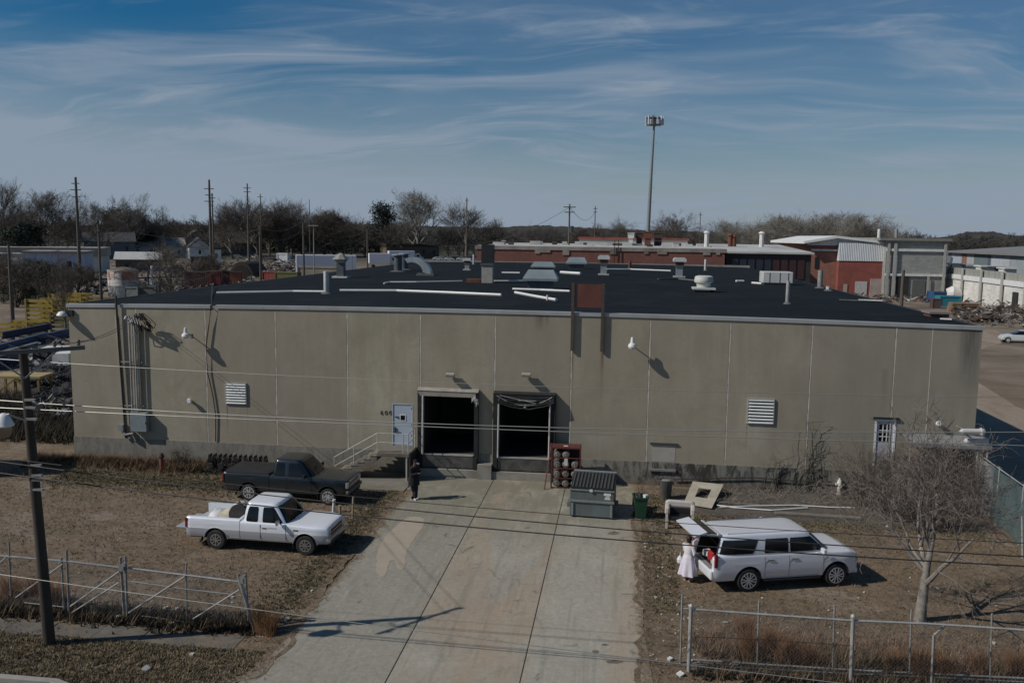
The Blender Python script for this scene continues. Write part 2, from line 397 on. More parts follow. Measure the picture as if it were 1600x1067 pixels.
def mat_brick(name, col, mortar, scale=1.0, dark=.25, paint=False):
    m, nt, b = _nt(name); p = geo_pos(nt); s = sxyz(nt, p)
    cb = N(nt, 'ShaderNodeCombineXYZ'); nt.links.new(nmath(nt, 'ADD', s[0], s[1]), cb.inputs[0]); nt.links.new(s[2], cb.inputs[1])
    br = N(nt, 'ShaderNodeTexBrick'); nt.links.new(cb.outputs[0], br.inputs['Vector'])
    br.inputs['Color1'].default_value = (*sc3(col, 1.12), 1); br.inputs['Color2'].default_value = (*sc3(col, .85), 1)
    br.inputs['Mortar'].default_value = (*mortar, 1); br.inputs['Scale'].default_value = scale
    br.inputs['Mortar Size'].default_value = .02; br.inputs['Brick Width'].default_value = .45; br.inputs['Row Height'].default_value = .2
    c = br.outputs[0]
    st = noise(nt, p, .5, 7, .7, .3, (1, 1, .35)); c = mixc(nt, ramp(nt, st, [(.42, 0), (.72, dark)]), c, sc3(col, .42))
    st = noise(nt, p, .25, 6, .7, .5, (1, 1, .6), (4, 4, 4)); c = mixc(nt, ramp(nt, st, [(.5, 0), (.75, .35)]), c, tuple(min(1, x*1.35+.02) for x in col))
    nt.links.new(c, b.inputs['Base Color']); b.inputs['Roughness'].default_value = .9
    return m
def mat_corr(name, col, width=.3, var=.15, dirt=(.12, .1, .08), amt=.3):     # ribbed metal sheet
    m, nt, b = _nt(name); tcn = N(nt, 'ShaderNodeTexCoord'); p = tcn.outputs['Object']; s = sxyz(nt, p)
    c = ramp(nt, noise(nt, p, .5, 6, .65, .2, (1, 1, .3)), [(.3, sc3(col, 1-var)), (.7, sc3(col, 1+var))])
    c = mixc(nt, ramp(nt, noise(nt, p, 1.1, 7, .7, .4, (1.6, 1.6, .25)), [(.5, 0), (.75, amt)]), c, dirt)
    nt.links.new(c, b.inputs['Base Color']); b.inputs['Roughness'].default_value = .55
    h = nmath(nt, 'SINE', nmath(nt, 'MULTIPLY', nmath(nt, 'ADD', s[0], s[1]), 2*math.pi/width))
    bump(nt, b, h, .6, .04)
    return m

# colours shared by several things
galv = M('galvanised_steel', (.37, .365, .34), .5, .15, .22, 3, dirt=(.16, .12, .09), dirt_amt=.35)
galv_dull = M('dull_galvanised_steel', (.27, .27, .255), .6, .1, .25, 3, dirt=(.14, .10, .07), dirt_amt=.5)
white_paint = M('white_paint', (.72, .73, .72), .5, 0, .06, 1.5, dirt=(.42, .38, .32), dirt_amt=.4)
off_white = M('weathered_white', (.66, .66, .62), .7, 0, .12, 1.2, dirt=(.28, .26, .22), dirt_amt=.55)
black_rubber = M('black_rubber', (.014, .014, .014), .8, 0, .3, 6, dirt=(.05, .042, .033), dirt_amt=.5)
black_steel = M('black_steel', (.022, .023, .024), .6, .2, .35, 3)
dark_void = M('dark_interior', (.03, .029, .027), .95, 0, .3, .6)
rusty = M('rusty_steel', (.16, .058, .035), .8, .1, .3, 2.5, dirt=(.07, .045, .035), dirt_amt=.6)
timber = M('weathered_timber', (.19, .155, .115), .9, 0, .3, 3, .2, stretch=(1, 1, .2))
pole_wood = M('creosoted_pole_wood', (.042, .034, .027), .92, 0, .4, 5, .5, dirt=(.10, .085, .07), dirt_amt=.6, stretch=(1, 1, .08))
wood_far = M('grey_pole_wood', (.105, .092, .078), .9, 0, .25, 2, stretch=(1, 1, .1))

# ============================================================ GROUND
gm = MB(); S = 3800.0
xs = [-S, -600, -120, -40, -20, 0, 20, 40, 120, 600, S]; ys = [-S, -200, 0, 20, 30, 40, 60, 120, 400, 1200, S]
vid = {}
for j, y in enumerate(ys):
    for i, x in enumerate(xs): vid[i, j] = len(gm.v); gm.v.append((x, y, 0.0))
for j in range(len(ys)-1):
    for i in range(len(xs)-1): gm.f.append((vid[i, j], vid[i+1, j], vid[i+1, j+1], vid[i, j+1]))
tag(gm.build('ground', mat_ground()), 'dry brown grass and dirt lot running to the horizon', None, kind='structure')

# driveway: real slabs with open joints
DR = mat_drive(); dm = MB(); Y0 = -6.0
colx = [(-9.75, -5.99), (-5.96, -2.44), (-2.41, 1.02)]
def dedge(y):                      # left-hand edge of the drive
    if y < 21: return -9.95-(21-y)*.30
    if y < 33: return -9.55
    return -9.75
rowy = [Y0, 2.5, 7.5, 12.2, 17.0, 21.6, 25.1, 29.9, 34.6, 41.52]
for ci, (xa, xb) in enumerate(colx):
    for ri in range(len(rowy)-1):
        ya, yb = rowy[ri]+.006, rowy[ri+1]-.006
        off = [0, .35, .9][ci] if ri < 8 else 0
        off0 = [0, .35, .9][ci] if ri > 0 else 0
        if ri == 8: off = 0
        a0, b0 = ya+off0, yb+off
        la = dedge(a0) if ci == 0 else xa; lb = dedge(b0) if ci == 0 else xa
        ra = xb+(.10*math.sin(a0*.9) if ci == 2 else 0); rb = xb+(.10*math.sin(b0*.9) if ci == 2 else 0)
        zt = .030+random.uniform(-.002, .002)
        P = [(la, a0), (ra, a0), (rb, b0), (lb, b0)]
        dm.prism(P, -.05, zt, 'Z')
tag(dm.build('driveway', DR, bevel=.008, seg=1), None, None, kind='structure')
tag(MB().bb(-9.6, .9, Y0, 41.4, .004, .012).build('driveway_joint_dirt', M('joint_dirt', (.075, .066, .048), .95, 0, .4, 3)), None, None, kind='structure')
# concrete apron in front of the steps
tag(MB().prism([(-14.3, 38.55), (-9.8, 38.45), (-9.8, 41.5), (-14.3, 41.5)], -.05, .055, 'Z').build('concrete_apron', M('apron_concrete', (.20, .185, .15), .9, 0, .25, .8, .3, dirt=(.10, .09, .06), dirt_amt=.6)), None, None, kind='structure')

def blob(pts, z, n=6, jit=.05):    # irregular outline from coarse points
    out = []; k = len(pts)
    for i in range(k):
        p0, p1, p2, p3 = [Vector(pts[(i+j) % k]) for j in (-1, 0, 1, 2)]
        for t in range(n):
            t /= n
            q = .5*((2*p1)+(p2-p0)*t+(2*p0-5*p1+4*p2-p3)*t*t+(3*p1-p0-3*p2+p3)*t**3)
            out.append((q.x+random.uniform(-jit, jit), q.y+random.uniform(-jit, jit), z))
    return out
def px_outline(pts): return [tuple(G(x, y)[:2]) for x, y in pts]
mud = px_outline([(628, 815), (645, 808), (662, 812), (660, 825), (645, 845), (636, 862), (632, 888), (622, 890), (617, 877), (608, 880), (604, 898), (596, 902), (589, 894), (588, 882), (590, 862), (600, 842)])
tag(MB().poly(blob(mud, .0355, 5, .03)).build('dried_mud', M('dried_mud', (.37, .315, .24), .95, 0, .1, 1.5, .2)), 'pale tan patch of dried mud on the left lane of the driveway', 'mud', kind='stuff')
stm = M('dark_oil_stain', (.15, .125, .095), .8, 0, .35, 3)
st = MB()
for x, y, w, h in ((958, 834, 9, 3), (945, 1008, 6, 2), (930, 1019, 8, 2.5), (958, 1035, 16, 3)):
    pts = px_outline([(x+w*math.cos(t)*random.uniform(.6, 1.1), y+h*math.sin(t)*random.uniform(.6, 1.1)) for t in [k*.7 for k in range(9)]])
    st.poly(blob(pts, .0360, 4, .02))
tag(st.build('oil_stains', stm), 'scattered dark stains on the concrete driveway', 'stain', kind='stuff')

# soil that has crept over both edges of the slab
random.seed(17)
def creep(xin, xout, ya, yb, seed):
    r = random.Random(seed); pts = []; y = ya; w = 0
    inner = []
    while y < yb:
        w = max(-.25, min(.38, w*.8+r.uniform(-.13, .13))); inner.append((y, w)); y += r.uniform(.12, .35)
    m = MB()
    for (y0, w0), (y1, w1) in zip(inner, inner[1:]):
        m.add([(xin(y0)+w0*(1 if xout > 0 else 1), y0, .0375), (xin(y1)+w1, y1, .0375), (xin(y1)+xout, y1, -.01), (xin(y0)+xout, y0, -.01)], [(0, 1, 2, 3)])
    return m
GM_ = bpy.data.materials['dry_ground']
tag(creep(lambda y: dedge(y)+.12, -.75, 12, 38.3, 1).build('soil_spill', GM_), 'dirt crept over the left edge of the driveway', 'dirt', kind='stuff')
tag(creep(lambda y: .86, .75, 10, 40.8, 2).build('soil_spill', GM_), 'dirt crept over the right edge of the driveway', 'dirt', kind='stuff')

# broken pavement along the street on the left
sw = MB(); x = -34.0
while x < -9.6:
    L = random.uniform(1.3, 1.6)
    tilt = random.uniform(-.015, .015)
    sw.prism([(x, 22.55+random.uniform(-.05, .05)), (x+L-.04, 22.55+random.uniform(-.05, .05)), (x+L-.04, 23.45+random.uniform(-.12, .12)), (x, 23.45+random.uniform(-.12, .12))], -.05, .012+tilt, 'Z')
    x += L
tag(sw.build('sidewalk', M('old_pavement', (.125, .112, .092), .9, 0, .35, 1.3, .4, dirt=(.21, .155, .10), dirt_amt=.95)), None, None, kind='structure')
kb = MB(); kb.prism([(-60, 19.95), (-14.6, 19.95), (-12.3, 19.0), (-12.0, 19.15), (-14.5, 20.15), (-60, 20.15)], -.1, .13, 'Z')
tag(kb.build('kerb', M('kerb_concrete', (.30, .285, .25), .9, 0, .2, 2, .3), bevel=.02), None, None, kind='structure')
tag(MB().bb(-80, 80, -6, 19.0, .0, .006).build('road', M('asphalt', (.052, .050, .048), .9, 0, .25, 1.5, .4)), None, None, kind='structure')
# dirt track down the right-hand side of the building
trk = MB().poly(blob([(17.2, 33), (21, 31), (27, 33), (31, 40), (30.5, 52), (29, 70), (34, 92), (46, 112), (50, 128), (40, 136), (26, 112), (21, 90), (18.5, 66), (17.4, 48)], .006, 6, .25))
def mat_track():
    m, nt, b = _nt('track_dirt'); p = geo_pos(nt)
    c = ramp(nt, noise(nt, p, .25, 7, .7, .6, (1, .5, 1)), [(.3, (.215, .150, .098)), (.5, (.285, .225, .165)), (.7, (.335, .295, .240))])
    c = mixc(nt, ramp(nt, noise(nt, p, 1.5, 8, .75), [(.45, 0), (.7, .5)]), c, (.18, .14, .1))
    nt.links.new(c, b.inputs['Base Color']); b.inputs['Roughness'].default_value = .95; bump(nt, b, noise(nt, p, 5, 6, .8), .5, .05); return m
tag(trk.build('dirt_track', mat_track()), None, None, kind='structure')
# soil strip against the right part of the wall
soil = blob([(3.6, 37.4), (8.0, 37.0), (13, 36.6), (15.5, 37.5), (15.2, 41.3), (9, 41.45), (4, 41.4), (2.2, 40.2)], .006, 5, .12)
tag(MB().poly(soil).build('bare_soil', M('bare_soil', (.088, .076, .060), .95, 0, .35, 1.2, .6, dirt=(.14, .11, .08), dirt_amt=.6)), None, None, kind='structure')

# ============================================================ MAIN BUILDING
XL, XR, YF, YB, ZW = -28.29, 16.19, 41.58, 116.0, 8.05
PM = 3.707
def crown(x): t = (x-XL)/(XR-XL)*2-1; return .20*(1-t*t)
BLD = T('warehouse', 'long low warehouse of tan precast concrete panels with a black flat roof', 'building', (-6, YF, 0))
dk = [(-9.62, -7.04), (-5.86, -3.26)]
DZ0, DZ1 = 1.08, 4.22
openings = [(a, b, DZ0, DZ1) for a, b in dk]+[(-11.20, -10.14, 1.40, 3.54), (11.80, 12.74, 1.45, 3.66)]
wall = MB()
cx = sorted(set([XL, XR]+[a for o in openings for a in o[:2]]+[XL+PM*i for i in range(1, 12)]))
cz = sorted(set([1.15, ZW-.3]+[a for o in openings for a in o[2:] if a > 1.15]))
TH = .22
for i in range(len(cx)-1):
    for j in range(len(cz)-1):
        mx, mz = (cx[i]+cx[i+1])/2, (cz[j]+cz[j+1])/2
        if any(a < mx < b and c < mz < d for a, b, c, d in openings): continue
        wall.bb(cx[i], cx[i+1], YF, YF+TH, cz[j], cz[j+1])
for i in range(24):                 # crowned top course under the coping
    a = XL+(XR-XL)*i/24; b = XL+(XR-XL)*(i+1)/24
    wall.prism([(a, ZW-.3), (b, ZW-.3), (b, ZW-.02+crown(b)), (a, ZW-.02+crown(a))], YF, YF+TH, 'Y')
wall.bb(XL, XL+TH, YF+TH, YB, 0, ZW-.02); wall.bb(XR-TH, XR, YF+TH, YB, 0, ZW-.02); wall.bb(XL, XR, YB-TH, YB, 0, ZW)
STR = [(WY(x, 600).x, w, zt, zb, k, c) for x, w, zt, zb, k, c in (
    (1514, .55, 8.1, 4.2, .85, (.075, .072, .068)), (1502, .35, 8.1, 5.4, .55, (.10, .095, .088)), (841, .30, 8.2, 7.1, .8, (.085, .075, .058)),
    (853, .16, 8.2, 7.3, .5, (.10, .09, .07)), (893, .16, 6.45, 2.0, .55, (.19, .125, .075)), (940, .14, 6.45, 3.2, .6, (.18, .12, .07)),
    (893, .09, 6.45, 5.2, .7, (.11, .07, .045)), (940, .08, 6.45, 5.2, .7, (.11, .07, .045)),
    (1188, .75, 3.2, 1.1, .35, (.46, .44, .39)), (354, .07, 3.15, 1.2, .8, (.12, .11, .09)), (386, .05, 3.15, 1.2, .6, (.17, .15, .12)),
    (322, .13, 2.5, 1.1, .5, (.16, .14, .11)), (660, .5, 8.1, 6.9, .25, (.2, .17, .13)), (1170, .06, 3.2, 1.2, .6, (.15, .14, .11)),
    (935, 1.3, 2.3, 1.1, .35, (.43, .41, .36)), (1256, .25, 8.1, 5.6, .3, (.16, .14, .11)), (1382, .22, 6.0, 2.9, .35, (.14, .125, .10)), (430, .3, 8.1, 6.5, .25, (.2, .17, .13)))]
WALLM = mat_wall(STR); PLM = mat_plinth()
wall.build('wall', WALLM, BLD, world=True)
pl = MB()
pc = sorted(set([XL-.03, XR+.03]+[a for o in openings for a in o[:2]]))
for i in range(len(pc)-1):
    a, b = pc[i], pc[i+1]; mx = (a+b)/2
    top = 1.15 if not any(p < mx < q for p, q in dk) else DZ0
    pl.bb(a, b, YF-.03, YF+TH-.02, -.1, top)
pl.build('plinth', PLM, BLD, world=True)
jmat = M('joint_sealant', (.56, .53, .46), .8, 0, .25, 2); jdm = M('joint_gap', (.14, .125, .10), .9, 0, .4, 1.5)
for i in list(range(1, 12)):
    jm = MB(); jd = MB()
    x = XL+PM*i; zb = 1.15
    for zz0, zz1 in ((zb, ZW-.1),):
        if -9.9 < x < -9.8: continue
        k = 26; xo = 0
        for q in range(k):
            z0 = zz0+(zz1-zz0)*q/k; z1 = zz0+(zz1-zz0)*(q+1)/k; xn = xo*.6+random.uniform(-.006, .006)
            w = random.uniform(.016, .030)
            jm.add([(x-w+xo, YF-.006, z0), (x+w+xo, YF-.006, z0), (x+w+xn, YF-.006, z1), (x-w+xn, YF-.006, z1)], [(0, 1, 2, 3)])
            xo = xn
        jd.bb(x-.045, x-.026, YF-.004, YF+.01, zz0, zz1)
    if jm.v:
        jo = jm.build('panel_joint', jmat, BLD, world=True); jd.build('open_gap', jdm, jo, world=True)
MB().bb(14.05, 14.08, YF-.006, YF+.01, 1.15, ZW-.1).build('panel_joint', jmat, BLD, world=True)
CPM = M('coping_metal', (.36, .37, .36), .5, .1, .15, .6, dirt=(.20, .19, .16), dirt_amt=.5)
gaps = [WY(187, 480).x, WY(331, 480).x]
def in_gap(x): return any(abs(x-g) < .13 for g in gaps)
x = XL-.1
while x < XR+.1:
    n = min(x+.27, XR+.1)
    if 'cp' not in dir() or in_gap((x+n)/2):
        if 'cp' in dir() and cp.v: cp.build('coping', CPM, BLD, world=True)
        cp = MB()
    if not in_gap((x+n)/2):
        za, zb_ = ZW+crown(max(x, XL)), ZW+crown(min(n, XR))
        cp.add([(p[0], p[1], p[2]) for p in ((x, YF-.05, za-.13), (n, YF-.05, zb_-.13), (n, YF-.05, zb_+.03), (x, YF-.05, za+.03), (n, YF+.18, zb_+.05), (x, YF+.18, za+.05))], [(0, 1, 2, 3), (3, 2, 4, 5)])
    x = n
MB().bb(XL-.06, XL+.18, YF+.18, YB, ZW-.14, ZW+.03).build('roof_edge', black_steel, BLD, world=True)
MB().bb(XR-.18, XR+.06, YF+.18, YB, ZW-.14, ZW+.03).build('roof_edge', black_steel, BLD, world=True)
cp.build('coping', CPM, BLD, world=True)
rf = MB(); nx = 24
for i in range(nx):
    a = XL+.16+(XR-XL-.32)*i/nx; b = XL+.16+(XR-XL-.32)*(i+1)/nx
    rf.add([(a, YF+.14, ZW+crown(a)), (b, YF+.14, ZW+crown(b)), (b, YB, ZW+crown(b)+.08), (a, YB, ZW+crown(a)+.08)], [(0, 1, 2, 3)])
rf.build('roof', mat_roof(), BLD, world=True, smooth=True)
MB().bb(XL, XR, YB-.05, YB+.15, ZW-.3, ZW+.36).build('rear_parapet', M('parapet_light', (.30, .28, .25), .8, 0, .3, .8), BLD, world=True)

# --- panel door with a small square window and the number 600
slate = M('pale_blue_door_paint', (.40, .46, .53), .55, 0, .07, 1.2, dirt=(.26, .28, .30), dirt_amt=.4)
DOOR = MB(); a, b, c, d = openings[2]
fr = MB(); fr.bb(a, a+.05, YF-.01, YF+.1, c, d); fr.bb(b-.05, b, YF-.01, YF+.1, c, d); fr.bb(a+.05, b-.05, YF-.01, YF+.1, d-.05, d)
frm = fr.build('door_frame', M('door_frame_paint', (.44, .47, .49), .6), BLD, world=True)
DOOR.bb(a+.05, b-.05, YF+.02, YF+.07, c+.02, d-.05); dob = DOOR.build('door', slate, BLD, world=True)
wf = MB(); wx0, wx1, wz0, wz1 = a+.40, a+.70, 2.66, 2.98
for q in ((wx0, wx1, wz0, wz0+.035), (wx0, wx1, wz1-.035, wz1), (wx0, wx0+.035, wz0+.035, wz1-.035), (wx1-.035, wx1, wz0+.035, wz1-.035)): wf.bb(q[0], q[1], YF, YF+.02, q[2], q[3])
wf.build('window_frame', white_paint, dob, world=True)
MB().bb(wx0+.035, wx1-.035, YF+.008, YF+.02, wz0+.035, wz1-.035).build('window_pane', M('dark_glass', (.006, .007, .008), .08, 0, .1), dob, world=True)
MB().bb(a+.13, a+.20, YF-.03, YF+.02, 2.05, 2.33).bb(a+.13, a+.30, YF-.06, YF-.03, 2.18, 2.21).build('door_handle', M('door_pull', (.06, .075, .08), .5, .5), dob, world=True)
MB().bb(a+.14, a+.34, YF-.01, YF+.02, 2.84, 2.88).bb(a+.30, a+.33, YF-.01, YF+.02, 2.76, 2.84).build('door_latch', M('door_pull', (.06, .075, .08)), dob, world=True)
hg = M('hinge_grey', (.15, .17, .18), .6)
for z in (1.9, 2.42, 3.25): MB().bb(b-.09, b-.04, YF-.012, YF+.02, z, z+.1).build('hinge', hg, dob, world=True)
numm = M('black_numeral', (.015, .013, .012), .6)
def seg_digit(mb, x, z, dch):       # round-cornered numerals about 0.2 m tall, made of tube strokes
    w, h, r = .058, .095, .0145
    if dch == '0': pts = [(x+w*math.sin(t*math.pi/8), z+h*math.cos(t*math.pi/8)) for t in range(17)]
    elif dch == '6': pts = [(x+w*.85, z+h*.72), (x+w*.3, z+h), (x-w*.5, z+h*.8), (x-w, z), (x-w*.85, z-h*.6), (x-w*.2, z-h), (x+w*.6, z-h*.85), (x+w*.95, z-h*.4), (x+w*.6, z+h*.02), (x-w*.2, z+h*.10), (x-w*.85, z-h*.2)]
    mb.tube([(p, YF-.012, q) for p, q in pts], r, 6)
for i, ch in enumerate('600'):
    mb = MB(); p = WY(596.5+6.8*i, 645); seg_digit(mb, p.x, p.z+.01, ch); mb.build('house_number', numm, BLD, world=True)

# --- white part-glazed door on the right
a, b, c, d = openings[3]
fr = MB()
for q in ((a, a+.09, c, d), (b-.09, b, c, d), (a+.09, b-.09, d-.09, d)): fr.bb(q[0], q[1], YF-.02, YF+.08, q[2], q[3])
fr.build('door_frame', white_paint, BLD, world=True)
MB().bb(a-.1, b+.1, YF-.10, YF, d+.02, d+.10).build('door_hood', black_steel, BLD, world=True)
dr = MB(); gx0, gx1, gz0, gz1 = a+.2, b-.2, 2.55, 3.42
for q in ((a+.09, gx0, c, d-.09), (gx1, b-.09, c, d-.09), (gx0, gx1, c, gz0), (gx0, gx1, gz1, d-.09)): dr.bb(q[0], q[1], YF+.02, YF+.06, q[2], q[3])
wdo = dr.build('door', M('lavender_white_door', (.50, .49, .53), .6, 0, .1, 1, dirt=(.3, .28, .28), dirt_amt=.5), BLD, world=True)
mn = MB()
for k in (1, 2): x = gx0+(gx1-gx0)*k/3; mn.bb(x-.018, x+.018, YF+.022, YF+.05, gz0, gz1)
for k in (1, 2): z = gz0+(gz1-gz0)*k/3; mn.bb(gx0, gx1, YF+.024, YF+.048, z-.018, z+.018)
mn.build('muntins', white_paint, wdo, world=True)
MB().bb(gx0, gx1, YF+.052, YF+.06, gz0, gz1).build('window_pane', M('dark_glass', (.006, .007, .008)), wdo, world=True)

# --- loading docks
dgrey = M('dock_concrete', (.26, .245, .205), .9, 0, .25, 1.4, .3, dirt=(.12, .105, .08), dirt_amt=.6)
for k, (a, b) in enumerate(dk):
    D = MB()
    # side pads of the shelter standing out from the wall
    for x0 in (a-.22, b+.02): MB().bb(x0, x0+.20, YF-.27, YF-.003, DZ0-.05, DZ1+.06).build('shelter_side_pad', M('black_shelter_fabric', (.012, .013, .014), .8, 0, .3, 3, dirt=(.05, .05, .05), dirt_amt=.4), BLD, world=True)
    hm = MB()
    if k == 0:
        hm.slab([(a-.22, YF-.29, DZ1+.05), (b+.1, YF-.29, DZ1+.02), (b+.1, YF-.29, DZ1-.20), (a-.1, YF-.29, DZ1-.19)], .03)
        hm.slab([(a-.24, YF-.31, DZ1+.055), (b+.22, YF-.31, DZ1+.03), (b+.22, YF-.01, DZ1+.16), (a-.24, YF-.01, DZ1+.17)], .03)
        hm.build('shelter_head', M('worn_grey_canvas', (.30, .275, .235), .85, 0, .25, 2, dirt=(.15, .13, .11), dirt_amt=.5), BLD, world=True)
        tt = MB()
        for q in range(9):
            p = Vector((b+random.uniform(-.15, .25), YF-.31+random.uniform(-.1, .05), DZ1-.25+random.uniform(-.15, .25)))
            tt.slab([p, p+Vector((random.uniform(.05, .2), -.04, random.uniform(-.1, .1))), p+Vector((random.uniform(-.05, .15), .02, -random.uniform(.1, .3)))], .01)
        tt.build('torn_canvas', M('torn_white_canvas', (.42, .40, .37), .8), BLD, world=True)
    else:
        hm.slab([(a-.22, YF-.30, DZ1+.03), (b+.2, YF-.30, DZ1+.03), (b+.2, YF-.01, DZ1+.12), (a-.22, YF-.01, DZ1+.12)], .02)
        for q in range(5):
            z = DZ1-.02-.07*q; sag = .14+.05*q
            hm.tube([(a-.15+(b-a+.3)*t/12, YF-.31-.015*q, z-sag*4*(t/12)*(1-t/12)*random.uniform(.9, 1.1)) for t in range(13)], .035, 5)
        hm.slab([(a, YF-.29, DZ1), (b, YF-.29, DZ1), (b-.5, YF-.275, DZ1-.33), ((a+b)/2, YF-.275, DZ1-.42), (a+.5, YF-.275, DZ1-.33)], .02)
        hm.build('shelter_head', M('black_shelter_fabric', (.012, .013, .014)), BLD, world=True)
        tt = MB(); 
        tt.tube([(a-.05+(b-a+.1)*t/12, YF-.35, DZ1-.03-.55*4*(t/12)*(1-t/12)*.8) for t in range(13)], .014, 4)
        tt.tube([(a+.1+(b-a-.8)*t/8, YF-.355, DZ1-.02-.34*(t/8)) for t in range(9)], .012, 4)
        tt.bb((a+b)/2-.3, (a+b)/2+.6, YF-.355, YF-.33, DZ1-.25, DZ1-.22)
        tt.lathe(((a+b)/2+.05, YF-.36, DZ1-.52), [(.03, -.02), (.09, 0), (.03, .02)], 10, 'Y')
        tt.build('torn_canvas', M('torn_white_canvas', (.42, .40, .37), .8), BLD, world=True)
    for x0 in ((a+.04), (b-.06)) if k else ((a+.04),):
        MB().cyl((x0, YF-.31, DZ0+.02), (x0+.02, YF-.31, DZ1-.18), .045 if k else .05, None, 8).build('guide_post', M('chalky_post_paint', (.50, .48, .44), .7, 0, .25, 3, dirt=(.2, .17, .14), dirt_amt=.7), BLD, world=True)
    # dock wall, leveller lip and bumpers
    MB().bb(a-.55, b+.5, YF-.45, YF-.033, -.1, .42).build('dock_step', dgrey, BLD, world=True)
    MB().bb(a+.03, b-.03, YF-.28, YF-.034, .48, DZ0-.02).build('dock_leveller', M('scuffed_steel_plate', (.085, .085, .08), .6, .3, .4, 3, dirt=(.2, .18, .15), dirt_amt=.6), BLD, world=True)
    MB().bb(a+.02, b-.02, YF-.30, YF-.10, DZ0+.0, DZ0+.035).build('leveller_lip', M('pale_lip', (.30, .29, .27), .6), BLD, world=True)
    for x0 in (a-.20, b-.02): MB().bb(x0, x0+.2, YF-.36, YF-.034, .45, DZ0-.04).build('dock_bumper', black_rubber, BLD, world=True)
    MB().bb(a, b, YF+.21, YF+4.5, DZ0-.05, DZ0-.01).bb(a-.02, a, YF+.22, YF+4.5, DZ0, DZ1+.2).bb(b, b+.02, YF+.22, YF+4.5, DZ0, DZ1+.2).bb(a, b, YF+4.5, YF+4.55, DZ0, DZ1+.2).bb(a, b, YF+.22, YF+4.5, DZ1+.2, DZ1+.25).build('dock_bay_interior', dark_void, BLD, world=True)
# concrete fin between the docks
MB().bb(-6.80, -6.10, YF-.55, YF-.03, -.1, .75).build('dock_pier', dgrey, BLD, world=True)
# infilled hatch right of the docks with its lintel and ledge
a, b = WY(1017, 700).x, WY(1057, 700).x
MB().bb(a+.05, b-.05, YF-.008, YF+.01, 1.18, 2.02).build('filled_hatch', M('patch_render', (.36, .345, .30), .9, 0, .12, 1.5), BLD, world=True)
MB().bb(a-.05, b+.05, YF-.07, YF-.002, 2.03, 2.11).build('lintel', M('dark_lintel', (.06, .055, .045), .8), BLD, world=True)
MB().bb(a-.05, b+.0, YF-.14, YF-.032, .74, .84).build('ledge', M('ledge_grey', (.20, .20, .19), .8), BLD, world=True)
# louvred vents
for n, (x0, y0, x1, y1) in enumerate(((352, 597, 386, 632), (1168, 621.5, 1208.5, 663))):
    p, q = WY(x0, y0), WY(x1, y1); lf = MB()
    X0, X1, Z0, Z1 = p.x, q.x, q.z, p.z
    for r in ((X0, X0+.05, Z0, Z1), (X1-.05, X1, Z0, Z1), (X0+.05, X1-.05, Z0, Z0+.05), (X0+.05, X1-.05, Z1-.05, Z1)): lf.bb(r[0], r[1], YF-.07, YF-.001, r[2], r[3])
    lo = lf.build('louvre_vent', M('louvre_frame_grey', (.36, .36, .34), .6), BLD, world=True)
    MB().bb(X0+.05, X1-.05, YF-.012, YF-.002, Z0+.05, Z1-.05).build('vent_back', dark_void, lo, world=True)
    sl_ = MB(); ns = 8
    for k in range(ns):
        z = Z0+.09+(Z1-Z0-.16)*k/(ns-1)
        sl_.slab([(X0+.05, YF-.085, z-.05), (X1-.05, YF-.085, z-.05), (X1-.05, YF-.03, z+.035), (X0+.05, YF-.03, z+.035)], .008)
    sl_.build('louvre_slats', M('louvre_slat_metal', (.62, .63, .60), .5, 0, .1, 2), lo, world=True)
# ============================================================ THINGS FIXED TO THE FRONT WALL
lampw = M('lamp_housing_white', (.74, .74, .71), .45, 0, .05, 3)
# the lamp position is measured where its globe shows, which stands out from the wall
def at_out(px, py, out):
    p = WY(px, py, YF-out); return p
def area_lamp2(px, py, label, out, yaw=0, sz=1.0):
    p = at_out(px, py, out)
    t = T('wall_lamp', label, 'lamp', (p.x, YF, p.z-.15), group='barn lamps on the front wall')
    tip = Vector((0, -out, .15))
    MB().tube([(0, -.002, 0), (0, -out*.45, .10), (0, -out*.8, .20), tip+Vector((0, .08, .06))], .026, 6).build('arm', galv, t)
    MB().bb(-.06, .06, -.03, -.001, -.10, .10).build('wall_plate', galv_dull, t)
    MB().cyl(tip+Vector((0, 0, .02)), tip+Vector((0, 0, .30*sz)), .10*sz, .065*sz, 10).build('ballast_housing', lampw, t)
    MB().lathe(tip+Vector((0, 0, 0)), [(.10*sz, .03), (.17*sz, -.02), (.20*sz, -.13*sz), (.16*sz, -.22*sz), (.06*sz, -.26*sz)], 14).build('globe', lampw, t, smooth=True)
area_lamp2(290, 521, 'white barn lamp on a long arm between the conduits and the left louvred vent', .54)
area_lamp2(988, 537, 'white barn lamp on a long arm, right of the rusty sign board', .52)
def small_lamp(px, py, label, r=.13):
    p = WY(px, py); t = T('floodlight', label, 'lamp', (p.x, YF, p.z), group='small round floodlights low on the wall')
    MB().lathe((0, -.22, 0), [(.03, .2), (r*.6, .1), (r, 0), (r*.8, -.06)], 12, 'Y').build('lamp_head', lampw, t, smooth=True)
    MB().cyl((0, -.002, -.12), (0, -.16, -.03), .03).build('bracket', galv_dull, t)
small_lamp(299, 625, 'small round white floodlight beside the left louvred vent')
small_lamp(1464, 660, 'small round white floodlight above the awning by the right corner')
p = WY(97, 491, YF-.34); t = T('wall_lamp', 'white dome lamp at the top left corner of the warehouse', 'lamp', (XL, YF+.3, p.z), group='barn lamps on the front wall')
q = p - Vector(t.location)
MB().tube([(0, 0, .05), (q.x*.5, q.y*.5, .12), (q.x, q.y, .1)], .03, 6).build('arm', galv, t)
MB().lathe((q.x, q.y, 0), [(.02, .16), (.16, .12), (.25, 0), (.27, -.06), (.10, -.14)], 14).build('lamp_shade', lampw, t, smooth=True)
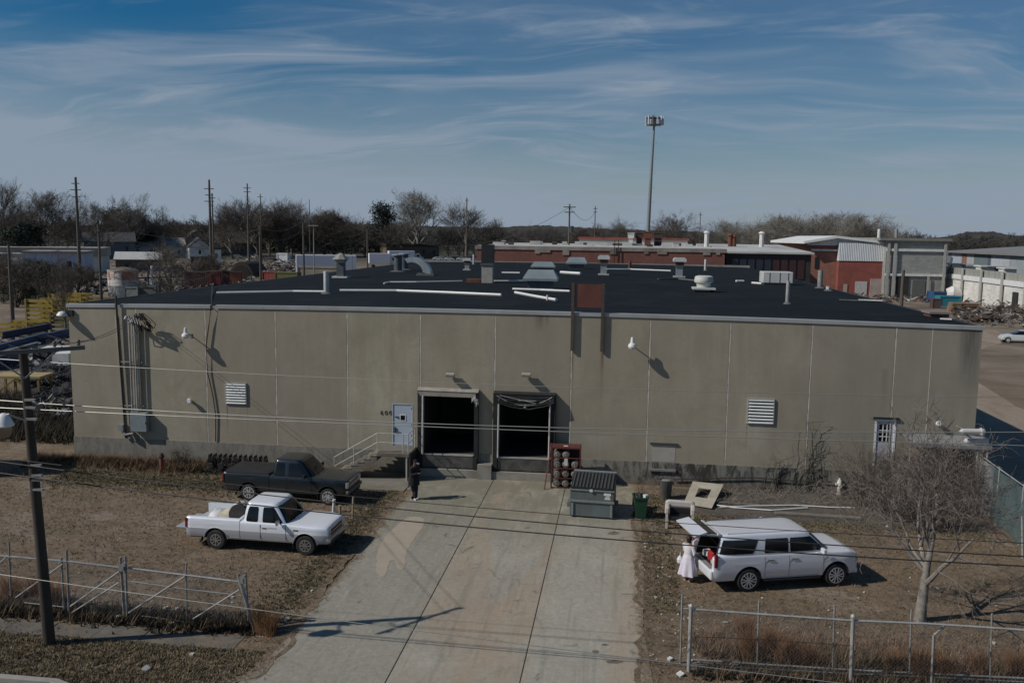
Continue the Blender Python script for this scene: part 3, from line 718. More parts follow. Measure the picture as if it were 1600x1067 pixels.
MB().bb(-.1, .3, -.42, -.31, -.1, .20).build('junction_box', black_steel, t)
for px, lab in ((703, 'flat grey light fitting above the left loading dock'), (822, 'flat grey light fitting above the right loading dock')):
    p = WY(px, 587, YF-.30); t = T('dock_light', lab, 'lamp', (p.x, YF, p.z), group='lights over the loading docks')
    MB().slab([(-.22, -.36, -.05), (.22, -.36, -.05), (.22, -.10, .02), (-.22, -.10, .02)], .12).build('lamp_head', M('light_fitting_grey', (.30, .28, .24), .6), t, bevel=.015)
    MB().bb(-.04, .04, -.10, -.002, -.03, .03).build('arm', galv_dull, t)
    MB().bb(-.18, .18, -.34, -.12, -.065, -.045).build('lens', M('lens_glass', (.45, .45, .42), .2), t)
# rusty sign board on two posts
a, b = WY(893.5, 548, YF-.10), WY(940, 550, YF-.10); ztop = WY(895, 443, YF-.10).z
t = T('sign_board', 'blank rust-red sign board on two steel posts rising above the roof edge', 'sign', ((a.x+b.x)/2, YF, a.z))
for x in (a.x, b.x):
    MB().bb(x-.07, x+.07, YF-.15, YF-.055, a.z, ztop+.02).build('post', M('sign_post_rust', (.075, .060, .048), .8, .1, .35, 3, dirt=(.12, .06, .035), dirt_amt=.6), t, world=True)
bz = WY(893, 480, YF-.12).z
MB().bb(a.x+.075, b.x-.075, YF-.13, YF-.09, bz, ztop-.02).build('panel', M('rust_red_board', (.125, .040, .028), .75, 0, .3, 1.3, dirt=(.07, .035, .025), dirt_amt=.6, stretch=(1, 1, .35)), t, world=True)
MB().bb(a.x+.075, a.x+.20, YF-.135, YF-.085, bz, ztop).build('frame_edge', black_steel, t, world=True)
# electrical service: conduits, weatherheads, meter cabinet
bx0, bx1 = WY(202, 600, YF-.3), WY(228, 600, YF-.3); zt = WY(215, 645, YF-.4).z; zb = WY(215, 675, YF-.4).z
t = T('electrical_cabinet', 'grey electrical cabinet on the wall below a bundle of tall conduits', 'electrical box', ((bx0.x+bx1.x)/2, YF, zb))
cab = M('cabinet_grey_blue', (.235, .275, .285), .5, .1, .1, 2, dirt=(.15, .14, .12), dirt_amt=.4)
MB().bb(bx0.x, bx1.x, YF-.36, YF-.04, zb, zt).build('cabinet_body', cab, t, world=True, bevel=.01)
MB().bb(bx0.x+.03, bx1.x-.03, YF-.378, YF-.362, zb+.03, zt-.03).build('cabinet_door', cab, t, world=True)
MB().bb(bx1.x-.10, bx1.x-.07, YF-.42, YF-.38, (zb+zt)/2-.06, (zb+zt)/2+.06).build('handle', galv, t, world=True)
for k, (px, r, yo) in enumerate(((205.5, .05, .20), (210.0, .035, .18), (213.5, .045, .22), (217.5, .045, .17))):
    x = WY(px, 600, YF-yo).x; zz_ = WY(px, 498+k*3, YF-yo).z
    c = MB().cyl((x, YF-yo, zt+.02 if px < 214 or True else 0), (x, YF-yo, zz_), r, None, 8)
    c.tube([(x, YF-yo, zz_), (x, YF-yo-.04, zz_+.12), (x-.02, YF-yo-.2, zz_+.10), (x-.04, YF-yo-.26, zz_-.02)], r*1.6, 7)
    c.build('conduit', galv, t, world=True, smooth=True)
for z in (WY(210, 566).z, WY(210, 634).z): MB().bb(WY(187, 566).x, WY(222, 566).x+.1, YF-.16, YF-.08, z, z+.06).build('strut_rail', galv_dull, t, world=True)
xr = WY(189.5, 600, YF-.13).x; ztp = WY(187, 470, YF-.13).z
MB().tube([(xr-.10, YF-.13, ztp+.25), (xr-.05, YF-.13, 6), (xr+.06, YF-.13, 3), (xr+.12, YF-.13, 1.2)], .055, 8).build('riser_mast', M('riser_dark', (.075, .07, .06), .7, .3, .3, 3), t, world=True)
x2 = WY(193, 600).x
MB().cyl((x2-.25, YF-.03, 7.6), (x2+.0, YF-.03, 1.2), .035, None, 6).build('conduit', M('painted_conduit', (.40, .38, .33), .7), t, world=True)
wl_ = MB(); random.seed(3)
for k in range(16):
    x = WY(214, 500, YF-.4).x+random.uniform(-.25, .25); z = WY(214, 500, YF-.4).z+random.uniform(-.05, .15)
    dx = random.uniform(-.2, .95); dz = random.uniform(.3, .75)
    wl_.tube([(x, YF-.35, z), (x+dx*.3, YF-.5, z+.22), (x+dx*.75, YF-.55, z-.05), (x+dx, YF-.45, z-dz*.6), (x+dx*.8, YF-.3, z-dz), (x+dx*.4, YF-.25, z-dz*.7)], .020, 5)
wl_.build('cable_loops', black_rubber, t, world=True)
lb = MB()
for k in range(5):
    x = WY(212, 500, YF-.4).x+k*.14-.3; z = WY(212, 492, YF-.5).z-.05*k
    lb.slab([(x, YF-.62, z), (x+.05, YF-.66, z), (x+.16, YF-.66, z-.3), (x+.10, YF-.62, z-.32)], .02)
lb.build('insulator_tags', M('pale_tag', (.38, .38, .35), .6), t, world=True)
jb = WY(190, 668, YF-.2)
MB().box((jb.x, YF-.17, jb.z), (.28, .3, .35)).tube([(jb.x, YF-.2, jb.z-.1), (jb.x+.25, YF-.25, jb.z-.35), (jb.x+.6, YF-.2, jb.z-.28), (jb.x+.75, YF-.15, jb.z-.7)], .07, 7).build('junction_box', galv_dull, t, world=True)
# slack cable that comes over the roof edge and down the wall
pts = [G(332, 446, ZW+.25), WY(330, 480, YF-.12), WY(326, 510, YF-.10), WY(322, 540, YF-.10), WY(324, 580, YF-.08), WY(333, 620, YF-.06), WY(337, 648, YF-.06), WY(337, 690, YF-.05)]
tag(MB().tube(pts, .028, 5).build('wall_cable', M('dark_cable', (.035, .03, .026), .7)), 'dark slack cable running over the roof edge and down the wall', 'cable')

# ============================================================ THINGS ON THE ROOF
RZ = ZW+.16
def RG(px, py): return G(px, py, RZ)
mpx = lambda P: FPX/(_F.dot(P-O))     # pixels per metre at P
duct = M('roof_duct_metal', (.42, .45, .46), .45, .5, .18, 2, dirt=(.22, .2, .17), dirt_amt=.4)
duct_d = M('roof_duct_dark', (.10, .11, .115), .6, .3, .3, 2)
ductw = M('roof_vent_white', (.58, .58, .54), .6, 0, .12, 2, dirt=(.3, .27, .22), dirt_amt=.5)
flash = M('flashing_patch', (.11, .115, .115), .7, 0, .3, 3)
def rthing(name, label, cat, px, py, group=None):
    p = RG(px, py); p.z = ZW+crown(max(XL, min(XR, p.x)))+.02; return T(name, label, cat, p, group=group), mpx(p), p
def vpipe(px, yb, yt, label, r=.13, mat=duct, cap=None, group='upright pipes on the roof', name='roof_pipe'):
    t, k, p = rthing(name, label, 'pipe', px, yb, group); h = (yb-yt)/k
    MB().cyl((0, 0, 0), (0, 0, h), r, None, 12).build('pipe', mat, t, smooth=True)
    MB().lathe((0, 0, 0), [(r*2.2, 0), (r*1.9, .04), (r*1.1, .12)], 12).build('flashing', flash, t)
    if cap: MB().lathe((0, 0, h), [(r*1.1, 0), (r*1.5, .03), (r*1.5, .12), (r*.8, .17)], 12).build('cap', cap, t)
    return t
vpipe(510, 459, 424, 'white pipe standing on the roof beside the long white plank line', .16, ductw)
vpipe(1230, 474, 438, 'grey steel pipe standing near the right part of the roof', .11, galv)
vpipe(1281, 448, 420, 'fat grey pipe standing at the right edge of the roof', .20, galv_dull)
vpipe(1102, 423, 405, 'thin white pipe standing near the back of the roof', .14, ductw)
vpipe(1294, 452, 445, 'short white stub pipe at the right roof edge', .16, ductw)
vpipe(740, 414, 398, 'thin white pipe at the back left of the roof', .12, ductw)
vpipe(984, 421, 409, 'short rusty pipe near the back of the roof', .18, rusty)
vpipe(632, 421, 397, 'right one of two dark capped vent pipes on the roof', .42, duct_d, duct)
vpipe(622, 424, 399, 'left one of two dark capped vent pipes on the roof', .42, duct_d, duct)
vpipe(498, 457, 442, 'thin black rod beside the white roof pipe', .02, black_steel)
vpipe(736, 441, 428, 'thin dark rod behind the square duct', .03, black_steel)
def capped_vent(px, yb, yt, wpx, label, body=duct, cap=ductw, legs=True):
    t, k, p = rthing('roof_vent', label, 'vent', px, yb, 'capped vents on the roof'); h = (yb-yt)/k; w = wpx/k
    MB().bb(-w*.5, w*.5, -w*.5, w*.5, 0, .14).build('curb', M('curb_pale', (.40, .40, .38), .7), t)
    MB().bb(-w*.28, w*.28, -w*.28, w*.28, .14, h*.52).build('shaft', body, t)
    MB().bb(-w*.36, w*.36, -w*.36, w*.36, h*.52, h*.80).build('collar', M('vent_dark_collar', (.10, .075, .065), .7), t)
    MB().prism([(-w*.55, h*.80), (w*.55, h*.80), (w*.55, h*.93), (w*.4, h), (-w*.4, h), (-w*.55, h*.93)], -w*.5, w*.5).build('cap', cap, t)
capped_vent(943, 431, 400, 17, 'square vent with a white cap right of the grey skylights')
capped_vent(1061, 434, 403, 18, 'square vent with a white cap in front of the red brick building')
capped_vent(730, 423, 404, 12, 'small pale vent at the back of the roof left of centre')
# lantern-shaped hood
t, k, p = rthing('roof_vent', 'dark stack with a pale lantern hood on the left half of the roof', 'vent', 533, 433)
MB().bb(-.65, .65, -.5, .5, 0, .14).build('curb', ductw, t)
MB().bb(-.30, .30, -.30, .30, .14, 1.25).build('shaft', duct_d, t)
MB().lathe((0, 0, 1.25), [(.38, 0), (.58, .26), (.60, .32)], 8).build('skirt', M('hood_pale', (.42, .40, .34), .6), t)
MB().lathe((0, 0, 1.56), [(.76, 0), (.26, .42), (.08, .52)], 8).build('hood', M('hood_grey', (.26, .25, .22), .6), t)
# curved duct
t, k, p = rthing('curved_duct', 'grey duct curving down to the left onto the roof', 'duct', 668, 431)
cd = MB(); prof = []
R1, R2 = 1.75, 1.0; cxx, czz = -1.35, .1
arc = [(cxx+R1*math.cos(a), czz+R1*math.sin(a)*.86) for a in [i*math.pi/2/9*1.25 for i in range(10)]]
arc2 = [(cxx+R2*math.cos(a), czz+.22+R2*math.sin(a)*.86) for a in [i*math.pi/2/9*1.25 for i in range(10)]][::-1]
cd.prism(arc+arc2, -.42, .42); cd.build('duct_bend', duct, t, smooth=False)
MB().bb(-.9, .7, -.6, .6, 0, .2).build('curb', flash, t)
# square duct with black top
t, k, p = rthing('square_duct', 'tall pale square duct with a black open top, centre left of the roof', 'duct', 762, 443)
MB().bb(-.42, .42, -.42, .42, 0, 1.35).build('shaft', M('duct_putty', (.33, .32, .28), .7), t)
MB().bb(-.5, .5, -.5, .5, 1.35, 1.5).build('collar', duct_d, t)
MB().bb(-.44, .44, -.44, .44, 1.5, 2.9).build('open_top', black_steel, t)
MB().bb(-1.6, -.5, -.35, .35, 0, .28).build('curb', rusty, t)
# three peaked skylight hoods
def skylight(px, yb, wpx, hpx, label):
    t, k, p = rthing('exhaust_hood', label, 'exhaust hood', px, yb, 'grey exhaust hoods on the roof'); w = wpx/k/2; h = hpx/k
    d = w*.62
    MB().bb(-w*.72, w*.72, -d*.7, d*.7, 0, h*.42).build('base', duct_d, t)
    hm = MB(); z0, z1 = h*.42, h
    lo = [(-w, -d), (w, -d), (w, d), (-w, d)]; mid = z0+(z1-z0)*.22
    vs = [(x, y, z0) for x, y in lo]+[(x, y, mid) for x, y in lo]+[(-w*.72, -d*.35, z1), (w*.72, -d*.35, z1), (w*.72, d*.35, z1), (-w*.72, d*.35, z1)]
    fs = [(0, 1, 5, 4), (1, 2, 6, 5), (2, 3, 7, 6), (3, 0, 4, 7), (4, 5, 9, 8), (5, 6, 10, 9), (6, 7, 11, 10), (7, 4, 8, 11), (8, 9, 10, 11), (0, 3, 2, 1)]
    hm.add(vs, fs).build('hood', M('hood_blue_grey', (.26, .31, .325), .45, .2, .12, .8, dirt=(.15, .16, .16), dirt_amt=.4), t)
skylight(845, 452, 54, 29, 'largest and nearest grey exhaust hood in the middle of the roof')
skylight(849, 425, 38, 15, 'flat grey exhaust hood just behind the largest one')
skylight(901, 421, 33, 18, 'grey exhaust hood farther back, left of the white-capped vent')
# mushroom vent
t, k, p = rthing('mushroom_vent', 'round white mushroom vent on the right half of the roof', 'vent', 1099, 456)
MB().bb(-.75, .75, -.75, .75, .18, .30).build('curb', ductw, t)
for x in (-.6, .6): MB().bb(x-.06, x+.06, -.6, .6, 0, .18).build('sleeper', black_steel, t)
MB().lathe((0, 0, .30), [(.45, 0), (.5, .28), (.62, .34), (.66, .46), (.62, .62), (.60, .74), (.45, .8)], 18).build('drum', ductw, t, smooth=True)
# air handling unit
t, k, p = rthing('air_conditioner', 'low white air conditioning unit at the back right of the roof', 'air conditioner', 1212, 443)
w = 45/k
MB().bb(-w/2, w/2, -1.0, 1.0, .15, 20/k).build('casing', M('unit_white', (.55, .56, .53), .5, 0, .06, 1, dirt=(.35, .33, .28), dirt_amt=.4), t, bevel=.05)
for f in (-.28, .06, .34): MB().bb(w*f-.03, w*f+.03, -1.02, -1.0, .2, 19/k).build('panel_seam', flash, t)
MB().bb(-w/2+.1, w/2-.1, -.9, .9, 0, .15).build('curb', flash, t)
# white conduit lying on the roof
pvc = M('white_pipe', (.70, .70, .67), .5, 0, .08, 1, dirt=(.35, .33, .3), dirt_amt=.35)
def lying(pts, label, r=.09, mat=None, name='roof_conduit'):
    P = [RG(x, y) for x, y in pts]
    for q in P: q.z = ZW+crown(max(XL, min(XR, q.x)))+.04+r
    m = MB(); m.tube(P, r, 6)
    tag(m.build(name, mat or pvc), label, 'pipe', 'white pipes lying on the roof')
lying([(338, 458.5), (400, 458), (458, 457.5), (506, 458.5)], 'white pipe lying along the front left of the roof', .085)
lying([(531, 457), (620, 458), (700, 461.5), (783, 465.5)], 'longest white pipe lying along the front of the roof left of the hoods', .095)
lying([(600, 445), (608, 443), (650, 443.2), (722, 442)], 'white pipe lying towards the square duct', .07)
lying([(772, 442), (800, 442)], 'short pale pipe right of the square duct', .07)
lying([(801, 455.5), (845, 457), (890, 459)], 'white pipe lying in front of the largest hood', .085)
lying([(805, 461), (835, 467), (869, 473)], 'slanting white pipe lying nearest the sign board', .085)
lying([(784, 429), (812, 429.5)], 'pale pipe left of the flat hood', .10)
lying([(795, 442.5), (822, 442)], 'pale pipe touching the largest hood on its left', .08)
lying([(876, 429), (907, 431)], 'bright pipe in front of the farther hood', .14)
lying([(948, 423), (985, 423), (1048, 425)], 'long pale pipe near the back of the roof', .09)
lying([(1028, 438), (1060, 437.5), (1095, 441)], 'dull grey pipe between the square and the mushroom vent', .07, flash)
lying([(1150, 440.5), (1162, 440.5)], 'short pale pipe left of the air conditioning unit', .10)
lying([(1175, 443), (1190, 444)], 'short white pipe touching the air conditioning unit', .09)
t, k, p = rthing('pipe_elbow', 'small upright piece of white pipe by the slanting pipe', 'pipe', 855, 471)
MB().cyl((0, 0, 0), (0, 0, .3), .05).build('stub', pvc, t)
for n, (px, py, w, lab) in enumerate(((1463, 490, 28, 'flat rusty brown curb box near the right corner of the roof'), (1345, 468, 0, ''))):
    if not w: continue
    t, k, p = rthing('roof_hatch', lab, 'hatch', px, py)
    MB().bb(-w/k/2, w/k/2, -.5, .5, 0, .16).build('curb', rusty, t)
    MB().bb(-w/k/2-.08, w/k/2+.08, -.6, .6, .16, .26).build('lid', M('hatch_lid', (.22, .19, .17), .7), t)
for x, y, lab in ((1330, 468, 'pale board lying at the right roof edge'), (1360, 468, 'bright white board lying at the right roof edge'), (1478, 497, 'small pale scrap lying by the rusty curb box')):
    p = RG(x, y); tag(MB().box((p.x, p.y, ZW+.12), (1.4 if x < 1400 else .5, .3, .05), rz=-.3).build('loose_board', pvc if x != 1330 else flash), lab, 'board', 'loose boards on the roof')
# ============================================================ STREET POLE AND WIRES
random.seed(11)
PP = G(78, 1005); PY = PP.y
ptop = WY(35, 541, PY-.75)
t = T('utility_pole', 'dark wooden utility pole with a crossarm and street lamp on the left verge', 'utility pole', (PP.x, PP.y, 0))
top = Vector((ptop.x, PY-.75, ptop.z)); base = Vector((PP.x, PP.y, -.3))
pm = MB(); ns = 10
pts = [base.lerp(top, i/ns) for i in range(ns+1)]
pm.tube([tuple(q) for q in pts], .165, 14, .105); pm.build('pole', pole_wood, t, world=True, smooth=True)
cdir = Vector((.68, .73, 0)).normalized(); ca = top+Vector((.14, -.14, -.12))
MB().bar(ca-cdir*1.5, ca+cdir*1.5, .085, .11).build('crossarm', M('crossarm_grey', (.13, .125, .11), .85, 0, .25, 3, stretch=(.2, .2, 1)), t, world=True)
ins = M('porcelain', (.10, .085, .075), .3)
for k in (-1.35, -.75, .75, 1.35):
    q = ca+cdir*k; MB().lathe(q+Vector((0, 0, .065)), [(.02, 0), (.055, .04), (.035, .08), (.06, .12), (.02, .17)], 8).build('insulator', ins, t, world=True)
MB().bar(ca-cdir*.8+Vector((0, 0, -.04)), top+Vector((.1, -.1, -.85)), .03, .04).bar(ca+cdir*.8+Vector((0, 0, -.04)), top+Vector((.1, -.1, -.85)), .03, .04).build('brace', galv_dull, t, world=True)
for y in (625, 637, 655, 727, 750, 765, 743):
    q = WY(38+(y-541)*.093, y, PY-.15-.75*(1005-y)/464); MB().box((q.x, q.y+.03, q.z), (.3, .08, .06)).build('clamp', galv_dull, t, world=True)
# lamp on a bracket towards the street
L0 = WY(42, 657, PY-.72); L1 = WY(6, 664, PY-1.3); L1.x = L1.x
MB().tube([L0, (L0.x*.5+L1.x*.5, (L0.y+L1.y)/2, L0.z+.15), (L1.x+.15, L1.y, L1.z+.30), (L1.x, L1.y, L1.z+.25)], .03, 6).build('lamp_arm', galv, t, world=True)
MB().lathe((L1.x, L1.y, L1.z), [(.05, .32), (.16, .24), (.22, .08), (.26, 0), (.24, -.03)], 14).build('lamp_head', lampw, t, world=True, smooth=True)
MB().lathe((L1.x, L1.y, L1.z-.33), [(.10, 0), (.17, .08), (.20, .30)], 14).build('lamp_glass', M('amber_glass', (.28, .20, .12), .3), t, world=True, smooth=True)

wire_d = M('dark_wire', (.02, .02, .02), .6); wire_l = M('bare_aluminium_wire', (.34, .34, .30), .4, .4, .1, 3)
def power_line(pix, Y, r, mat, label, xa=-48, xb=48):
    P = [WY(x, y, Y) for x, y in pix]
    (x0, z0), (x1, z1), (x2, z2) = [(p.x, p.z) for p in (P[0], P[len(P)//2], P[-1])]
    def zf(x): return z0*(x-x1)*(x-x2)/((x0-x1)*(x0-x2))+z1*(x-x0)*(x-x2)/((x1-x0)*(x1-x2))+z2*(x-x0)*(x-x1)/((x2-x0)*(x2-x1))
    n = 60; pts = [(xa+(xb-xa)*i/n, Y, zf(xa+(xb-xa)*i/n)) for i in range(n+1)]
    o = MB().tube(pts, r, 5).build('power_line', mat)
    tag(o, label, 'wire', 'overhead wires along the street')
power_line([(0, 561), (800, 602), (1600, 621)], PY-.62, .008, wire_l, 'topmost pale wire crossing the upper wall of the warehouse')
power_line([(0, 625.5), (800, 666), (1600, 675)], PY-.62, .0115, wire_l, 'upper one of the two bright wires crossing the dock doors')
power_line([(0, 637), (800, 671.5), (1600, 696)], PY-.66, .0115, wire_l, 'lower one of the two bright wires crossing the dock doors')
power_line([(57, 729), (800, 812), (1600, 869)], PY-.62, .016, wire_d, 'dark cable passing in front of both pickup trucks')
power_line([(60, 747), (800, 829), (1600, 884)], PY-.60, .018, wire_d, 'lowest dark cable from the street pole')
power_line([(57, 722), (590, 779), (1600, 848)], PY-.64, .010, wire_d, 'thin cable above the two dark cables')
power_line([(0, 897), (400, 952), (1600, 1100)], 12.0, .006, wire_l, 'thin pale wire hanging low in front of the left fence')
# service drop to the wall mast
for k, (dz, lab) in enumerate(((0, 'upper service wire from the street pole to the warehouse wall'), (.28, 'lower service wire from the street pole to the warehouse wall'))):
    a = ca+cdir*(1.35-.6*k)+Vector((0, 0, .16)); b = WY(215, 488+k*3, YF-.4); b.z -= dz*.3
    pts = []
    for i in range(25):
        q = a.lerp(b, i/24); q.z -= 4*(.22+dz*.5)*(i/24)*(1-i/24); pts.append(tuple(q))
    tag(MB().tube(pts, .010, 5).build('service_drop', wire_d), lab, 'wire')

# ============================================================ CHAIN LINK FENCES
linkm = M('chain_link_wire', (.25, .25, .24), .5, .5, .15, 3)
def chain_sheet(mb, a, b, z0, z1, pitch=.11, r=.0038):
    a = Vector((a[0], a[1], 0)); b = Vector((b[0], b[1], 0)); L = (b-a).length; H = z1-z0; d = (b-a)/L
    n = int((L+H)/pitch)
    for sgn in (1, -1):
        for i in range(n+1):
            s = i*pitch-(H if sgn == 1 else 0)
            # line from (s, 0) going up with slope sgn
            if sgn == 1: u0, v0, u1, v1 = s, 0, s+H, H
            else: u0, v0, u1, v1 = s, 0, s-H, H
            def clip(u0, v0, u1, v1):
                du, dv = u1-u0, v1-v0; t0, t1 = 0, 1
                for p, q in ((-du, u0), (du, L-u0)):
                    if p == 0: continue
                    t = q/p
                    if p < 0: t0 = max(t0, t)
                    else: t1 = min(t1, t)
                return (u0+du*t0, v0+dv*t0, u0+du*t1, v0+dv*t1) if t1-t0 > .01 else None
            c = clip(u0, v0, u1, v1)
            if c: mb.cyl(a+d*c[0]+Vector((0, 0, z0+c[1])), a+d*c[2]+Vector((0, 0, z0+c[3])), r, None, 3, caps=False)
def PT(px, yb, yt):                 # ground point and height of a post seen from row yb up to row yt
    g = G(px, yb); return g, ZT(g, yt)
# left run
FY = 24.0
tL = T('chain_link_gate', 'sagging galvanised chain link gate panels left of the driveway', 'gate', (-16, FY, 0))
def onY(px, py, Y): return WY(px, py, Y)
def post(root, px0, y0, px1, y1, Y, r, name='post', mat=None):
    a = onY(px0, y0, Y); b = onY(px1, y1, Y); a.z = max(a.z, -.05) if a.z < .4 else a.z
    return MB().cyl(a, b, r, None, 8).build(name, mat or galv_dull, root, world=True, smooth=True)
def rail(root, pts, Y, r, name='rail', mat=None):
    return MB().tube([onY(x, y, Y) for x, y in pts], r, 7).build(name, mat or galv, root, world=True, smooth=True)
for px0, y0, px1, y1, r in ((17, 930, 14, 846, .028), (100, 951, 96, 870, .03), (108, 957, 104, 858, .035), (195, 968, 188, 870, .045), (199, 966, 196, 868, .035), (292, 972, 291, 880, .025)):
    post(tL, px0, y0, px1, y1, FY, r)
post(tL, 398, 990, 372, 896, FY-.05, .055); post(tL, 389, 985, 384, 893, FY+.15, .035)
rail(tL, [(-60, 862), (0, 868), (60, 873), (110, 877), (186, 886)], FY, .032); rail(tL, [(200, 887), (290, 898), (362, 907)], FY, .034)
rail(tL, [(362, 907), (376, 908)], FY, .02)
for pts in ([(-5, 884), (10, 870)], [(25, 933), (98, 881)], [(110, 947), (187, 892)], [(112, 957), (187, 909)], [(201, 957), (289, 900)], [(301, 967), (374, 921)]):
    rail(tL, pts, FY-.04, .026, 'brace')
for pts in ([(38, 941), (100, 948)], [(222, 962), (300, 972), (370, 983)], [(204, 908), (290, 920), (378, 930)]):
    rail(tL, pts, FY-.03, .018, 'lower_rail', galv_dull)
for x, y in ((192, 886), (378, 905)):
    q = onY(x, y, FY-.05); MB().box(q, (.10, .10, .22)).box(q+Vector((.07, 0, .10)), (.08, .12, .10)).build('roller_bracket', galv_dull, tL, world=True)
mb = MB(); a, b = onY(-60, 940, FY), onY(190, 960, FY); chain_sheet(mb, a, b, .08, 1.75); mb.build('wire_mesh', linkm, tL, world=True)
mb = MB(); a, b = onY(198, 960, FY), onY(384, 985, FY); chain_sheet(mb, a, b, .05, 1.72); mb.build('wire_mesh', linkm, tL, world=True)
# right run: fence in front
FR = 23.3
tR = T('chain_link_fence', 'chain link fence with thick galvanised posts in the right foreground', 'fence', (8, FR, 0))
for px, yb, yt, r in ((1076, 1052, 947, .055), (1329, 1072, 963, .055)):
    o = post(tR, px, yb, px+4, yt, FR, r, 'post', galv); q = onY(px+4, yt, FR)
    MB().lathe(q, [(.07, -.03), (.07, .02), (.03, .07)], 10).build('post_cap', galv, o, world=True)
for px, yb, yt in ((1455, 1075, 991), (1700, 1095, 1003)): post(tR, px, yb, px+4, yt, FR, .035, 'post', galv_dull)
a = onY(1460, 991, FR); b = a+Vector((.28, .1, .22)); MB().cyl(a, b, .03).build('barbed_wire_arm', galv, tR, world=True)
rail(tR, [(1084, 951.5), (1200, 960), (1330, 969), (1450, 974), (1560, 981), (1720, 993)], FR, .032, 'top_rail')
MB().tube([onY(x, y, FR-.02) for x, y in ((1080, 994), (1200, 999), (1330, 1008))], .008, 4).build('tension_wire', black_steel, tR, world=True)
mb = MB(); chain_sheet(mb, onY(1080, 1050, FR), onY(1720, 1085, FR), .08, 1.92); mb.build('wire_mesh', linkm, tR, world=True)
# sliding gate parked behind it
GY = 23.75
tG = T('sliding_gate', 'long sliding gate with thin uprights parked behind the right-hand fence', 'gate', (8, GY, 0))
for k, (px, yb, yt) in enumerate(((1063, 1036, 929), (1183, 1043, 939), (1301, 1050, 945), (1421, 1056, 952), (1547, 1061, 958), (1680, 1075, 968))):
    post(tG, px, yb, px+3, yt, GY, .026, 'upright', galv_dull)
rail(tG, [(1065, 950), (1084, 951)], GY, .02, 'rail')
rail(tG, [(1082, 1030), (1200, 1038), (1330, 1046), (1450, 1052), (1600, 1059), (1720, 1067)], GY, .028, 'bottom_rail')
rail(tG, [(1082, 1037), (1200, 1045), (1330, 1052), (1450, 1057), (1600, 1065), (1720, 1073)], GY-.1, .022, 'guide_rail', galv_dull)
# debris caught by the fences
# ============================================================ STEPS AND LANDING
st_c = M('step_concrete', (.17, .155, .125), .9, 0, .25, 1.4, .4, dirt=(.08, .07, .055), dirt_amt=.6)
t = T('entrance_steps', 'concrete steps and landing with white pipe railings up to the pale blue door', 'steps', (-11.5, YF-1.5, 0))
LZ = 1.40; x0, x1 = -11.55, -9.95; y0_, y1_ = YF-1.55, YF-.035
MB().bb(x0, x1, y0_, y1_, LZ-.18, LZ).build('landing', st_c, t, world=True, bevel=.015)
nst = 7
run = .32; up_ = []; lo_s = []
for i in range(nst):
    z = LZ-(i+1)*LZ/(nst+1); xx = x0-i*run; up_ += [(xx-.001, z), (xx-run, z)]
up_.append((x0-nst*run, .0)); lo_s = [(x0-nst*run+.22, .0), (x0-.001, LZ-.42)]
MB().prism([(x0-.001, LZ-.19)]+up_+lo_s, y0_, y1_-.3, 'Y').build('stair_flight', st_c, t, world=True)
for i in range(nst):
    z = LZ-(i+1)*LZ/(nst+1); xx = x0-i*run
    MB().bb(xx-run-.03, xx-.01, y0_-.02, y1_-.28, z+.002, z+.035).build('tread', M('tread_concrete', (.21, .19, .15), .9, 0, .3, 2, .3, dirt=(.09, .08, .06), dirt_amt=.7), t, world=True)
MB().cyl((x1-.12, y0_+.08, .0), (x1-.12, y0_+.08, LZ-.18), .065, None, 8).build('landing_post', galv, t, world=True)
MB().bb(x1-.25, x1+.02, y0_-.05, y0_+.2, 0, .05).build('base_plate', off_white, t, world=True)
MB().bb(x1-.02, x1+.06, y0_, y1_, .2, LZ-.02).build('landing_shade_sheet', M('landing_shade_dark', (.025, .023, .02), .9), t, world=True)  # near-black sheet standing for the shade below the landing
rl = M('railing_paint', (.48, .48, .44), .5, .1, .15, 3, dirt=(.22, .16, .1), dirt_amt=.5)
yr = y0_+.05; zs = [LZ+.95, LZ+.50]
rt = []
def railp(a, b, r=.022): return MB().cyl(a, b, r, None, 7).build('railing', rl, t, world=True)
def hz(x, h): return LZ+h if x > x0 else LZ+h-(x0-x)*LZ/((nst+.3)*run)
for h in (.95, .50):
    railp((x0+.03, yr, LZ+h), (x1-.05, yr, LZ+h)); railp((x0+.03, yr, LZ+h), (x0-nst*run+.1, yr, hz(x0-nst*run+.1, h)))
    railp((x1-.05, yr, LZ+h), (x1-.05, y1_-.05, LZ+h))
for x in (x0+.03, x1-.30, x1-.05): railp((x, yr, LZ), (x, yr, LZ+.97), .026)
for x in (x0-1.15, ): railp((x, yr, hz(x, 0)), (x, yr, hz(x, .95)), .024)
xe = x0-nst*run+.1; railp((xe, yr, hz(xe, .50)), (xe, yr, hz(xe, .95)))
railp((x1-.05, y1_-.1, LZ), (x1-.05, y1_-.1, LZ+.97), .026)

# ============================================================ DUMPSTER AND BINS
dl, drr = G(890, 808), G(958, 813)
dmt = M('dumpster_grey_green', (.115, .145, .145), .6, .1, .2, 1.5, dirt=(.10, .075, .05), dirt_amt=.55)
t = T('dumpster', 'grey steel dumpster with a ribbed black lid beside the green wheeled bin', 'dumpster', (dl.x, dl.y, 0), math.atan2(drr.y-dl.y, drr.x-dl.x)+.0)
W_, D_, H_ = (drr-dl).length, 1.35, 1.45; hf = 1.28
bd = MB(); bd.prism([(0, .08), (0, hf), (D_, H_+.18), (D_+.05, .08)], .0, W_, 'X'); bd.build('body', dmt, t, bevel=.01)
MB().bb(-.03, W_+.03, -.06, .0, .72, .80).build('front_rib', M('dumpster_edge', (.20, .23, .23), .6, .1, .2, 2), t)
MB().bb(-.03, W_+.03, -.05, 0, hf-.06, hf+.0).build('rim', M('dumpster_edge', (.20, .23, .23)), t)
